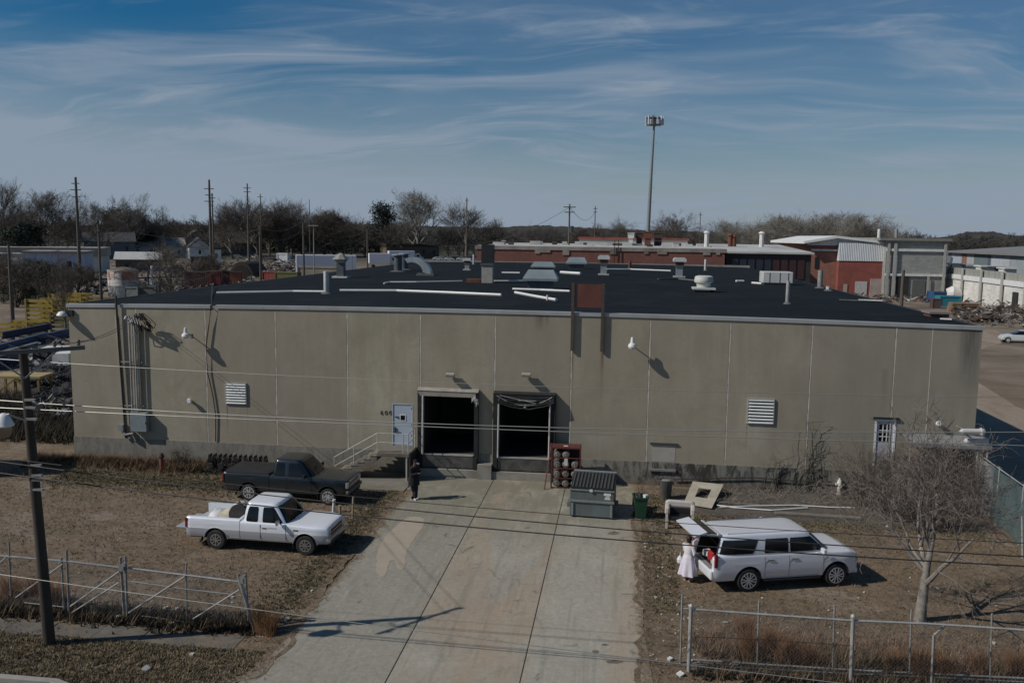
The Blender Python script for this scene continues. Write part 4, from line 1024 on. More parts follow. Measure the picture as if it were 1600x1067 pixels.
for x in (-.14, W_+.02): MB().bb(x, x+.12, .15, .95, .42, .60).build('fork_pocket', dmt, t)
for x in (.06, W_-.14): MB().bb(x, x+.09, -.05, -.001, .12, .66).build('upright_rib', M('dumpster_edge', (.20, .23, .23)), t)
lid = MB(); lid.slab([(.02, -.05, hf+.02), (W_-.02, -.05, hf+.02), (W_-.02, D_, H_+.20), (.02, D_, H_+.20)], .035)
lo = lid.build('lid', M('black_plastic_lid', (.016, .017, .017), .5, 0, .2, 4), t)
rb = MB(); slope = (H_+.18-hf)/(D_+.05); nr = 12
for k in range(nr):
    x = .10+(W_-.2)*k/(nr-1)
    rb.slab([(x-.035, .0, hf+.055), (x+.035, .0, hf+.055), (x+.035, D_-.12, hf+.055+slope*(D_-.12)), (x-.035, D_-.12, hf+.055+slope*(D_-.12))], .045)
rb.build('lid_ribs', M('lid_rib_grey', (.06, .062, .062), .5), lo)
MB().bar((0, D_+.01, H_+.24), (W_, D_+.01, H_+.24), .09).build('hinge_bar', M('hinge_bar_grey', (.33, .34, .33), .5, .3), t)
MB().bb(W_-.42, W_-.12, -.012, -.002, 1.05, 1.18).bb(W_-.34, W_-.17, -.012, -.002, .98, 1.03).bb(W_-.38, W_-.14, -.012, -.002, .88, .96).build('sticker', off_white, t)
MB().bb(W_*.45, W_*.52, -.08, -.05, hf-.09, hf+.02).build('latch', ductw, t)
# green wheeled bin
g = G(1000, 812); t = T('wheelie_bin', 'dark green open wheeled bin packed with rubbish right of the dumpster', 'bin', (g.x, g.y+.28, 0), R(4))
gp = M('green_bin_plastic', (.012, .068, .036), .45, 0, .2, 3, dirt=(.05, .055, .04), dirt_amt=.4)
def taper_box(w0, d0, w1, d1, z0, z1):
    return MB().add([(-w0, -d0, z0), (w0, -d0, z0), (w0, d0, z0), (-w0, d0, z0), (-w1, -d1, z1), (w1, -d1, z1), (w1, d1, z1), (-w1, d1, z1)], [(0, 1, 5, 4), (1, 2, 6, 5), (2, 3, 7, 6), (3, 0, 4, 7), (3, 2, 1, 0)])
o = taper_box(.21, .24, .29, .32, .06, .96); o.build('body', gp, t)
rm = MB(); rm.bar((-.31, -.34, .96), (.31, -.34, .96), .05); rm.bar((-.31, .34, .96), (.31, .34, .96), .05); rm.bar((-.31, -.34, .96), (-.31, .34, .96), .05); rm.bar((.31, -.34, .96), (.31, .34, .96), .05)
rm.build('rim', gp, t)
MB().slab([(-.30, .34, .98), (.30, .34, .98), (.30, .46, .40), (-.30, .46, .40)], .03).build('lid', M('bin_lid_dark', (.010, .03, .02), .5), t)
rub = MB()
for k in range(14): rub.box((random.uniform(-.2, .2), random.uniform(-.22, .22), .9+random.uniform(-.05, .1)), (random.uniform(.06, .18),)*3, M=Matrix.Rotation(random.uniform(0, 3), 3, Vector((random.random(), random.random(), random.random())).normalized()))
rub.build('rubbish', M('dark_rubbish', (.06, .065, .055), .8, 0, .6, 6), t)
MB().box((.2, -.2, 1.02), (.16, .16, .13), rz=.6).build('white_bag', off_white, t)
for x in (-.24, .24): MB().cyl((x-.03, .25, .10), (x+.03, .25, .10), .10, None, 12).build('wheel', black_rubber, t)
# steel rubbish can by the wall
g = G(1040, 781); t = T('trash_can', 'old dark grey trash can standing by the wall under the ledge', 'bin', (g.x, g.y+.25, 0))
tcm = M('trash_can_grey', (.075, .075, .07), .6, .2, .35, 3, dirt=(.16, .14, .11), dirt_amt=.5)
MB().lathe((0, 0, 0), [(.24, 0), (.27, .3), (.28, .35), (.29, .7), (.31, .85), (.31, .88), (.27, .88), (.25, .7)], 16).build('body', tcm, t, smooth=True)
for x in (-.33, .33): MB().box((x, 0, .72), (.05, .14, .1)).build('handle', tcm, t)
MB().lathe((0, 0, .80), [(.27, 0), (.20, .07), (.05, .09)], 10).build('rubbish', M('pale_rubbish', (.20, .2, .18), .8, 0, .6, 6), t)
# rusty rack with stacked round rollers
a, b = G(861, 763), G(902, 766); W_ = 1.35; H_ = 2.0
t = T('cylinder_rack', 'rust-red steel rack full of round metal canisters lying on end beside the right dock', 'rack', (a.x, a.y, 0), R(2))
rr = M('rack_rust_red', (.115, .034, .026), .75, .1, .3, 3, dirt=(.06, .035, .03), dirt_amt=.6)
fr = MB()
for x in (0, W_):
    for y in (0, .8): MB().bb(x-.03, x+.03, y-.03, y+.03, 0, H_).build('upright', rr, t)
for z in (.06, .52, 1.0, 1.5, H_-.03):
    MB().bb(.03, W_-.03, -.02, .02, z-.02, z+.02).build('shelf_rail', rr, t)
MB().bb(0, W_, .03, .77, H_-.02, H_+.01).build('top_panel', rr, t)
MB().bb(0, W_, .76, .78, .1, H_-.05).build('back_panel', M('rack_dark_back', (.03, .012, .011), .8), t)
MB().bar((-.06, .8, H_), (-.30, -.35, .02), .05).build('leaning_strut', rr, t)
canm = M('canister_steel', (.44, .40, .34), .35, .7, .3, 5, dirt=(.10, .06, .05), dirt_amt=.5)
for r_ in range(4):
    for c_ in range(3):
        if (r_, c_) == (3, 2): continue
        x = .25+.42*c_; z = .26+.46*r_
        o = MB().lathe((x, .04, z), [(.17, .6), (.17, .03), (.15, -.03), (.10, -.05), (.09, -.01), (.055, -.01), (.05, -.07), (.02, -.08)], 16, 'Y'); o.build('canister', canm, t, smooth=False)
MB().bb(.60, .76, -.05, -.03, 1.15, 1.48).build('paper_tag', off_white, t)
MB().bb(.55, .75, .2, .35, H_+.012, H_+.02).build('sticker', off_white, t)
# ============================================================ VEHICLES
def car_paint(name, col, rough=.25, metal=.0, dirt=.25, coat=.6, low2=None):
    m, nt, b = _nt(name); tcn = N(nt, 'ShaderNodeTexCoord'); p = tcn.outputs['Object']; s = sxyz(nt, p)
    c = ramp(nt, noise(nt, p, 1.2, 5, .6), [(.3, sc3(col, .95)), (.7, sc3(col, 1.03))])
    if low2: c = mixc(nt, mrange(nt, s[2], .80, .785), c, low2)
    low = nmath(nt, 'MULTIPLY', mrange(nt, s[2], .9, .35), ramp(nt, noise(nt, p, 3, 6, .7), [(.3, .3), (.7, 1.0)]))
    c = mixc(nt, nmath(nt, 'MULTIPLY', low, dirt), c, (.20, .16, .12))
    nt.links.new(c, b.inputs['Base Color']); b.inputs['Roughness'].default_value = rough; b.inputs['Metallic'].default_value = metal
    b.inputs['Coat Weight'].default_value = coat; b.inputs['Coat Roughness'].default_value = .1
    return m
glass_d = M('tinted_glass', (.008, .010, .012), .06, 0, .1, 1); glass_d.node_tree.nodes['Principled BSDF'].inputs['Specular IOR Level'].default_value = .4
tyre_m = M('tyre', (.018, .018, .018), .85, 0, .3, 5, dirt=(.07, .058, .045), dirt_amt=.4)
alloy = M('alloy_wheel', (.55, .56, .56), .35, .25, .12, 4, dirt=(.25, .2, .16), dirt_amt=.3)
steelw = M('steel_wheel', (.30, .29, .27), .45, .3, .25, 4, dirt=(.10, .07, .05), dirt_amt=.5)
chrome = M('chrome', (.60, .60, .60), .2, .9, .1, 3)
blackp = M('black_trim', (.015, .015, .016), .55, 0, .2, 4)
redl = M('red_lens', (.22, .008, .010), .15, 0, .15, 4, coat=.5)
lensm = M('headlight_lens', (.40, .42, .43), .1, .2, .15, 8, coat=.6)
under = M('underbody', (.010, .010, .010), .95, 0, .2, 3)
def arc_pts(cx, cz, r, a0, a1, n=12): return [(cx+r*math.cos(R(a0+(a1-a0)*i/n)), cz+r*math.sin(R(a0+(a1-a0)*i/n))) for i in range(n+1)]
def profile(x0, x1, zb, top, axles, r, zc):
    """side outline: along the top from the rear to the front, back along the sill with wheel arches"""
    pts = list(top); lo = [(x1, zb+.02)]
    for ax in sorted(axles, reverse=True):
        lo += [(x, z) for x, z in arc_pts(ax, zc, r, 0, 180, 12) if z >= zb-.01] if zc >= zb else [(x, z) for x, z in arc_pts(ax, zc, r, math.degrees(math.asin((zb-zc)/r)), 180-math.degrees(math.asin((zb-zc)/r)), 12)]
    lo += [(x0, zb+.02)]
    return pts+lo
def extrude_body(poly, W, taper):
    """solid from a side outline with edges pulled in at the top shoulder and at nose and tail"""
    m = MB(); n = len(poly); ys = [-W, -W*.90, 0, W*.90, W]; vs = []
    zmax = max(p[1] for p in poly)
    for y in ys:
        for x, z in poly:
            yy = y*taper(x, z); vs.append((x, yy, z+(.022 if y == 0 and z > .8 else .0)))
    fs = []
    for k in range(len(ys)-1):
        for i in range(n): j = (i+1) % n; fs.append((k*n+i, k*n+j, (k+1)*n+j, (k+1)*n+i))
    fs += [tuple(range(n))[::-1], tuple(range((len(ys)-1)*n, len(ys)*n))]
    return m.add(vs, fs)
def wheel(root, x, y, r, w, rr, mat, spokes=6, side=-1):
    t = MB().lathe((x, y, r), [(rr, -w/2), (r-.035, -w/2), (r, -w/2+.035), (r, w/2-.035), (r-.035, w/2), (rr, w/2), (rr, w/2-.03), (rr*.9, w/2-.06), (rr*.9, -w/2+.06), (rr, -w/2+.03)], 26, 'Y').build('wheel', tyre_m, root, smooth=True)
    m = MB(); yo = side*(w/2-.012)
    m.lathe((x, y+yo, r), [(rr+.01, 0), (rr+.012, side*.015), (rr-.02, side*.015), (rr-.035, -side*.04), (rr-.05, -side*.05)], 24, 'Y')
    for k in range(spokes):
        a = 2*math.pi*k/spokes
        for da in ((-.12, .12) if spokes < 8 else (0,)):
            p0 = Vector((x+.05*math.cos(a+da), y+yo+side*.004, r+.05*math.sin(a+da))); p1 = Vector((x+(rr-.02)*math.cos(a+da*1.9), y+yo+side*.004, r+(rr-.02)*math.sin(a+da*1.9)))
            m.bar(p0, p1, .034 if spokes < 8 else .05, .034)
    m.lathe((x, y+yo, r), [(.07, -side*.03), (.065, side*.01), (.03, side*.02)], 12, 'Y')
    m.build('rim', mat, t)
    MB().lathe((x, y+side*.0, r), [(rr*.88, -.01), (rr*.88, .01)], 20, 'Y').build('brake_backing', under, t)
    return t
def greenhouse(bx0, bx1, tx0, tx1, z0, z1, wb, wt, name, mat, root, bev=.05):
    m = MB()
    vs = [(bx0, -wb, z0), (bx1, -wb, z0), (bx1, wb, z0), (bx0, wb, z0), (tx0, -wt, z1), (tx1, -wt, z1), (tx1, wt, z1), (tx0, wt, z1)]
    c = (tx0+tx1)/2; vs += [(tx0+.05, 0, z1+.03), (tx1-.03, 0, z1+.03)]
    fs = [(0, 1, 5, 4), (2, 3, 7, 6), (0, 3, 2, 1), (1, 2, 6, 9, 5), (3, 0, 4, 8, 7), (4, 5, 9, 8), (8, 9, 6, 7)]
    m.add(vs, fs); return m.build(name, mat, root, bevel=bev, smooth=True, seg=3)
def side_pane(root, pts, z0, z1, wb, wt, side, mat, name='side_window', off=.008, par=None):
    """pane lying on the leaning side of a greenhouse; pts are (x, z)"""
    P = []
    for x, z in pts:
        t = (z-z0)/(z1-z0); y = (wb+(wt-wb)*t+off)*side; P.append((x, y, z))
    if side > 0: P = P[::-1]
    return MB().slab(P, .004).build(name, mat, root if par is None else par)

def interp(pts, x):
    if x <= pts[0][0]: return pts[0][1]
    for (a, b), (c, d) in zip(pts, pts[1:]):
        if x <= c:
            t = (x-a)/(c-a) if c > a else 1; return b+(d-b)*t
    return pts[-1][1]
def body_loft(x0, x1, zb, top, axles, r, zc, W, nose=0.0, tail=0.0, bonnet=None, step=.05):
    """shell lofted from cross-sections: rounded shoulders, curved flanks, open wheel arches"""
    xs = [x0+(x1-x0)*i/max(1, int((x1-x0)/step)) for i in range(int((x1-x0)/step)+1)]
    for a in axles: xs += [a-r-.004, a-r+.004, a+r-.004, a+r+.004, a-r*.97, a+r*.97, a-r*.9, a+r*.9]
    xs += [p[0] for p in top]
    xs = sorted(set(round(x, 4) for x in xs if x0-1e-6 <= x <= x1+1e-6)); m = MB(); n = None
    for x in xs:
        zt = sum(interp(top, x+d) for d in (-.04, 0, .04))/3 if x0+.05 < x < x1-.05 else interp(top, x)
        zl = zb
        for a in axles:
            if abs(x-a) < r: zl = max(zl, zc+math.sqrt(max(0, r*r-(x-a)**2)))
        k = 1.0
        if nose and x > x1-nose*2.2: k -= .10*((x-(x1-nose*2.2))/(nose*2.2))**2.6
        if tail and x < x0+tail*2: k -= .05*(((x0+tail*2)-x)/(tail*2))**2.6
        zs = zt-.055; R_ = []; cr = .03 if zt > .85 else .0
        def yy(z): 
            q = 1-.13*max(0, z-.80)**1.6-.075*(max(0, .74-z)/.34)**2
            q += .007*math.exp(-((z-.98)/.035)**2)-.006*math.exp(-((z-.66)/.03)**2)
            return W*k*q
        R_ += [(0, zl), (yy(zl)*.82, zl)]
        for j in range(10): z = zl+(zs-zl)*j/9; R_.append((yy(z), z))
        R_ += [(yy(zs)*.990, zt-.028), (yy(zs)*.965, zt-.010), (yy(zs)*.92, zt), (yy(zs)*.70, zt+cr*.55), (yy(zs)*.35, zt+cr*.9), (0, zt+cr)]
        ring = [(x, -y, z) for y, z in R_]+[(x, y, z) for y, z in R_[-2:0:-1]]
        n = len(ring); m.v += ring
    N_ = len(xs)
    for i in range(N_-1):
        for j in range(n): m.f.append((i*n+j, i*n+(j+1) % n, (i+1)*n+(j+1) % n, (i+1)*n+j))
    m.f += [tuple(range(n))[::-1], tuple(range((N_-1)*n, N_*n))]
    return m
class Cabin:
    """rounded passenger cell: plan is a superellipse that shrinks upwards"""
    def __init__(s, bx0, bx1, tx0, tx1, z0, z1, wb, wt, me=9, ne=3.2, bow=.035):
        s.p = (bx0, bx1, tx0, tx1, z0, z1, wb, wt); s.me, s.ne, s.bow = me, ne, bow
    def at(s, z):
        bx0, bx1, tx0, tx1, z0, z1, wb, wt = s.p; t = (z-z0)/(z1-z0); b = s.bow*4*t*(1-t)
        x0 = bx0+(tx0-bx0)*t-b*.6; x1 = bx1+(tx1-bx1)*t+b*1.2; w = wb+(wt-wb)*t+b*.8
        return (x0+x1)/2, (x1-x0)/2, w
    def mesh(s, n=56):
        z0, z1 = s.p[4], s.p[5]; m = MB(); rings = []
        lv = [(z0+(z1-z0)*j/8, 1.0) for j in range(9)]; lv = lv[:-1]+[(z1-.022, 1.0), (z1, .985), (z1+.016, .95), (z1+.030, .86), (z1+.044, .60), (z1+.050, .25)]
        for z, k in lv:
            cx, a, w = s.at(min(z, z1))
            for i in range(n):
                t = 2*math.pi*i/n; c, q = math.cos(t), math.sin(t)
                m.v.append((cx+a*k*math.copysign(abs(c)**(2/s.me), c), w*k*math.copysign(abs(q)**(2/s.ne), q), z))
        for j in range(len(lv)-1):
            for i in range(n): m.f.append((j*n+i, j*n+(i+1) % n, (j+1)*n+(i+1) % n, (j+1)*n+i))
        m.f += [tuple(range(n))[::-1], tuple(range((len(lv)-1)*n, len(lv)*n))]; return m
    def side(s, sgn, za, zb, xa, xb, off=.007, rc=.0):
        """pane between heights za, zb; xa(z), xb(z) give its ends"""
        m = MB(); R_, C_ = 7, 12
        for o in (off, -.004):
            for j in range(R_+1):
                z = za+(zb-za)*j/R_; cx, a, w = s.at(z); x0, x1 = xa(z), xb(z)
                e = rc*(1 if j in (0, R_) else 0)
                for i in range(C_+1):
                    x = (x0+e)+(x1-x0-2*e)*i/C_; q = max(0, 1-abs(min(1, abs(x-cx)/a))**s.me)**(1/s.ne); m.v.append((x, sgn*(w*q+o), z))
        k = (R_+1)*(C_+1)
        for j in range(R_):
            for i in range(C_):
                a_ = j*(C_+1)+i; m.f += [(a_, a_+1, a_+C_+2, a_+C_+1), (k+a_, k+a_+C_+1, k+a_+C_+2, k+a_+1)]
        return m
    def end(s, front, za, zb, inset_b, inset_t, off=.010):
        m = MB(); R_, C_ = 7, 16
        for o in (off, -.004):
            for j in range(R_+1):
                t = j/R_; z = za+(zb-za)*t; cx, a, w = s.at(z); ww = w-(inset_b+(inset_t-inset_b)*t)
                for i in range(C_+1):
                    y = -ww+2*ww*i/C_; q = max(0, 1-abs(y/w)**s.ne)**(1/s.me); m.v.append((cx+(a*q+o)*(1 if front else -1), y, z+.3*o))
        k = (R_+1)*(C_+1)
        for j in range(R_):
            for i in range(C_):
                a_ = j*(C_+1)+i; m.f += [(a_, a_+1, a_+C_+2, a_+C_+1), (k+a_, k+a_+C_+1, k+a_+C_+2, k+a_+1)]
        return m
def pickup(name, label, loc, rz, paint, wb_=3.53, bed_open=True, rimm=steelw, tone=None, mirrors=True, newer=False):
    t = T(name, label, 'pickup truck', loc, rz)
    W = .985; zb = .46; r = .375; zc = .375
    xr, xf = -1.20, wb_+.86
    hz = 1.14 if newer else 1.10; bz = 1.24 if newer else 1.20
    cab0 = .98; cow = wb_-.78
    taper = lambda x, z: (1-.05*max(0, (x-(wb_+.3))/.6)**1.5)*(1-.035*max(0, (z-.95)/.3))*(1-.03*max(0, (.7-z)/.3))
    # front body: cab lower half and bonnet
    top = [(cab0, hz+.06), (cow-.05, hz+.04), (cow+.10, hz+.03), (wb_+.45, hz-.06), (xf-.10, hz-.13), (xf-.02, hz-.22), (xf, .72), (xf-.02, .58)]
    body = body_loft(cab0, xf, zb, [(cab0, hz+.05), (cow-.05, hz+.04), (cow+.10, hz+.03), (wb_+.45, hz-.01), (xf-.14, hz-.03), (xf-.05, hz-.055), (xf, hz-.10)], [wb_], .47, zc, W, nose=.30).build('body', paint, t, smooth=True)
    # load bed
    bed = body_loft(xr, cab0-.022, zb, [(xr, bz-.015), (xr+.03, bz), (cab0-.022, bz)], [0], .47, zc, W, tail=.12); bo = bed.build('bed', paint, t, smooth=True)
    zf = .74
    if bed_open:
        bpy.context.view_layer.update()
        bake(bo, MB().bb(xr-.2, cab0-.10, -.80, .80, zf, bz+.2))
        try: bo.data.set_sharp_from_angle(angle=R(35))
        except Exception: pass
        MB().bb(xr, cab0-.11, -.79, .79, zf+.002, zf+.012).build('bed_liner', M('worn_bed_floor', (.14, .13, .12), .8, 0, .3, 4), t)
        for s in (-1, 1): MB().prism([(-.48, zf), (-.38, zf+.2), (.38, zf+.2), (.48, zf)], s*.79, s*.60).build('wheel_housing', paint, t)
        tg = MB().slab([(xr-.015, -.80, zf), (xr-.015, .80, zf), (xr-.50, .80, zf+.0), (xr-.50, -.80, zf+.0)], -.045).build('tailgate', paint, t, bevel=.012)
    else:
        MB().bb(xr+.02, cab0-.05, -.90, .90, bz-.005, bz+.035).build('tonneau_cover', M('black_vinyl_cover', (.016, .016, .017), .7, 0, .25, 2, dirt=(.05, .048, .045), dirt_amt=.5), t, bevel=.02)
        MB().bb(xr-.03, xr-.001, -.78, .78, .66, bz-.04).build('tailgate', paint, t, bevel=.012)
    # cab
    z0, z1 = hz-.02, 1.86 if newer else 1.80; wbm, wt = .93, .74
    gx = (cab0+.02, cow+.12, cab0+.15, cow-(.52 if newer else .40))
    cb = Cabin(gx[0], gx[1], gx[2], gx[3], z0, z1, wbm, wt, ne=3.6 if newer else 5.0); cb.mesh().build('cab', paint, t, smooth=True)
    wz0, wz1 = z0+.08, z1-.10
    div = cab0+.82
    def xfr(z): return gx[1]+(gx[3]-gx[1])*(z-z0)/(z1-z0)
    def xre(z): return gx[0]+(gx[2]-gx[0])*(z-z0)/(z1-z0)
    for s in (-1, 1):
        cb.side(s, wz0, wz1, lambda z: xre(z)+.17, lambda z: div-.13, rc=.03).build('quarter_window', glass_d, t, smooth=True)
        cb.side(s, wz0, wz1, lambda z: div+.05, lambda z: xfr(z)-.15, rc=.02).build('door_window', glass_d, t, smooth=True)
        for xx in (div-.02, cow+.03):
            MB().bb(xx-.006, xx+.006, s*(W-.002)-.006, s*(W-.002)+.006, zb+.06, hz-.02).build('door_seam', blackp, t)
        MB().bb(div+.05, div+.22, s*(W+.0)-.015, s*(W+.0)+.015, hz-.16, hz-.115).build('door_handle', chrome if not newer else blackp, t)
        if mirrors:
            mo = MB().box((cow-.22, s*(W+.14), hz+.14), (.09, .20, .18)).build('wing_mirror', chrome if not newer else blackp, t, bevel=.02)
            MB().bar((cow-.20, s*(W-.08), hz+.04), (cow-.22, s*(W+.08), hz+.10), .03).build('mirror_arm', blackp, mo)
        # lamps
        MB().box((xf-.035, s*.76, .86 if not newer else .90), (.10, .30, .20 if not newer else .26), rz=-s*.10).build('headlight', lensm, t, bevel=.015)
        MB().box((xr+.02, s*(W-.03), .98), (.07, .07, .36)).build('tail_light', redl, t, bevel=.01)
        # sill and arch trim
        MB().bb(.50, wb_-.50, s*(W-.02)-.01, s*(W-.02)+.01, zb-.0, zb+.05).build('sill', chrome if not newer else blackp, t)
        ar = MB(); pts = [(x, s*(W-.008), z) for x, z in arc_pts(0, zc, .485, 8, 172, 14)]; ar.tube(pts, .016, 5); ar.build('arch_trim', paint, t)
        ar = MB(); pts = [(x, s*(W-.008)*1.0, z) for x, z in arc_pts(wb_, zc, .485, 8, 172, 14)]; ar.tube(pts, .016, 5); ar.build('arch_trim', paint, t)
    # side moulding stripe
    for s in (-1, 1): MB().bb(xr+.1, -.5, s*(W+.0)-.006, s*(W+.0)+.006, .795, .815).build('body_moulding', paint, t)
    cb.end(True, z0+.06, z1-.07, .09, .08).build('windscreen', glass_d, t, smooth=True); cb.end(False, z0+.14, z1-.11, .22, .18).build('rear_window', glass_d, t, smooth=True)
    for s in (-.35, .25): MB().bar((cow+.13, s, hz+.06), (cow-.02, s+.45, hz+.14), .02).build('wiper', blackp, t)
    # grille and bumpers
    MB().bb(xf-.05, xf+.014, -.58, .58, .70, .97 if not newer else 1.02).build('grille', blackp if not newer else M('dark_chrome', (.13, .13, .13), .3, .5), t, bevel=.01)
    gb = MB()
    MB().bb(xf+.015, xf+.028, -.57, .57, .82, .85).build('grille_bar', chrome, t)
    MB().bb(xf+.0, xf+.03, -.62, .62, .965 if not newer else 1.02, .995 if not newer else 1.05).build('grille_frame', chrome, t)
    MB().bb(xf-.06, xf+.09, -.93, .93, .50, .66).build('front_bumper', chrome if not newer else M('dull_bumper', (.16, .16, .155), .5, .5), t, bevel=.04)
    MB().bb(xf-.02, xf+.05, -.80, .80, .36, .50).build('air_dam', blackp, t, bevel=.02)
    MB().bb(xr-.14, xr+.02, -.88, .88, .50, .62).build('rear_bumper', chrome if not newer else blackp, t, bevel=.03)
    MB().bb(xr+.05, .6, -.70, .70, .34, .52).bb(.6, xf-.2, -.72, .72, .30, .50).build('chassis', under, t)
    for x in (0, wb_):
        MB().cyl((x, -.55, .375), (x, .55, .375), .47, None, 20, caps=True).build('wheel_well', under, t) if False else None
        MB().bb(x-.5, x+.5, -.62, .62, .48, .90 if x else .72).build('inner_well', under, t)
        for s in (-1, 1): wheel(t, x, s*(W-.13), r, .24, .215 if not newer else .25, rimm, 6 if newer else 8, s)
    MB().bb(wb_-.5, wb_-.47, -.95, -.75, .25, .6).build('mud_flap', blackp, t)
    MB().slab([(-.50, -.95, .58), (-.50, -.72, .58), (-.66, -.72, .22), (-.66, -.95, .22)], .015).build('mud_flap', blackp, t)
    if not newer:
        # badge on wing and door lettering stripe
        MB().bb(cow+.32, cow+.52, -W-.004, -W+.01, .92, .965).build('wing_badge', blackp, t)
        MB().bb(div+.28, div+.62, -W-.004, -W+.01, hz-.14, hz-.115).build('door_pinstripe', M('faint_grey', (.35, .36, .38), .5), t)
    return t
whitep = car_paint('white_truck_paint', (.86, .89, .93), .30, .15, low2=(.46, .48, .51))
a, b = G(339, 857), G(480, 867); hd = math.atan2(b.y-a.y, b.x-a.x)
def from_wheel(a, hd, W):           # root (rear axle centre) from the near-side rear wheel contact
    return (a.x+math.sin(-hd)*-W*-1*0+a.x*0 - math.sin(hd)*W, a.y+math.cos(hd)*W, 0)
wt_ = pickup('pickup_truck', 'white extended-cab pickup with its tailgate down and sacks in the bed', from_wheel(a, hd, .90), hd, whitep, 3.53)
# load in the bed
lo = Matrix.Rotation(hd, 4, 'Z'); L0_ = Vector(from_wheel(a, hd, .90))
def bedp(x, y, z): return L0_+Matrix.Rotation(hd, 3, 'Z') @ Vector((x, y, z))
def lump(mb, c, s, seed, n=10):
    rnd = random.Random(seed); vs = []; m = 6
    for j in range(m+1):
        ph = math.pi*j/m-math.pi/2
        for i in range(n):
            th = 2*math.pi*i/n; k = 1+rnd.uniform(-.16, .16)
            vs.append((c[0]+s[0]*math.cos(ph)*math.cos(th)*k, c[1]+s[1]*math.cos(ph)*math.sin(th)*k, max(c[2]-s[2]*.9, c[2]+s[2]*math.sin(ph)*k)))
    mb.add(vs, [(j*n+i, j*n+(i+1) % n, (j+1)*n+(i+1) % n, (j+1)*n+i) for j in range(m) for i in range(n)])
    return mb
sackm = M('cream_sack', (.50, .44, .34), .85, 0, .15, 4, .3); sackw = M('white_plastic_sack', (.62, .61, .58), .5, 0, .1, 4, .3)
for (x, y, z, s, m_, lab, sd) in ((.20, -.05, 1.02, (.42, .38, .26), sackm, 'cream sack nearest the cab in the bed of the white pickup', 1), (-.35, .05, .98, (.38, .4, .22), sackw, 'white plastic sack in the middle of the pickup bed', 2), (.35, .35, 1.12, (.34, .3, .28), sackw, 'taller white sack behind the cream sack in the pickup bed', 3)):
    o = lump(MB(), (0, 0, 0), s, sd).build('sack', m_, None, smooth=True); o.location = bedp(x, y, z-s[2]*.9+0); tag(o, lab, 'sack', 'sacks in the pickup bed'); o.location.z = .755
    o.scale = (1, 1, 1.35 if sd == 3 else 1.15)
o = MB().lathe((0, 0, 0), [(.24, -.10), (.36, -.10), (.38, 0), (.36, .10), (.24, .10)], 20, 'Y').build('spare_tyre', tyre_m); o.rotation_euler = (R(-20), 0, hd); o.location = bedp(.62, -.45, .86); tag(o, 'spare tyre leaning in the bed behind the white cab', 'tyre')
o = MB().bb(-.25, .25, -.55, .55, 0, .16).build('tool_box', M('pale_grey_box', (.42, .44, .45), .6), None, bevel=.02); o.rotation_euler[2] = hd; o.location = bedp(-.88, .0, .755); tag(o, 'pale flat box at the open tail of the white pickup bed', 'box')

darkp = car_paint('dark_blue_truck_paint', (.010, .018, .024), .3, 0, .35)
a, b = G(390, 781), G(518, 787); hd2 = R(-1.0)
pickup('pickup_truck', 'dark blue-black pickup with a black bed cover parked near the steps', from_wheel(a, hd2, .88), hd2, darkp, 3.68, bed_open=False, rimm=alloy, newer=True)

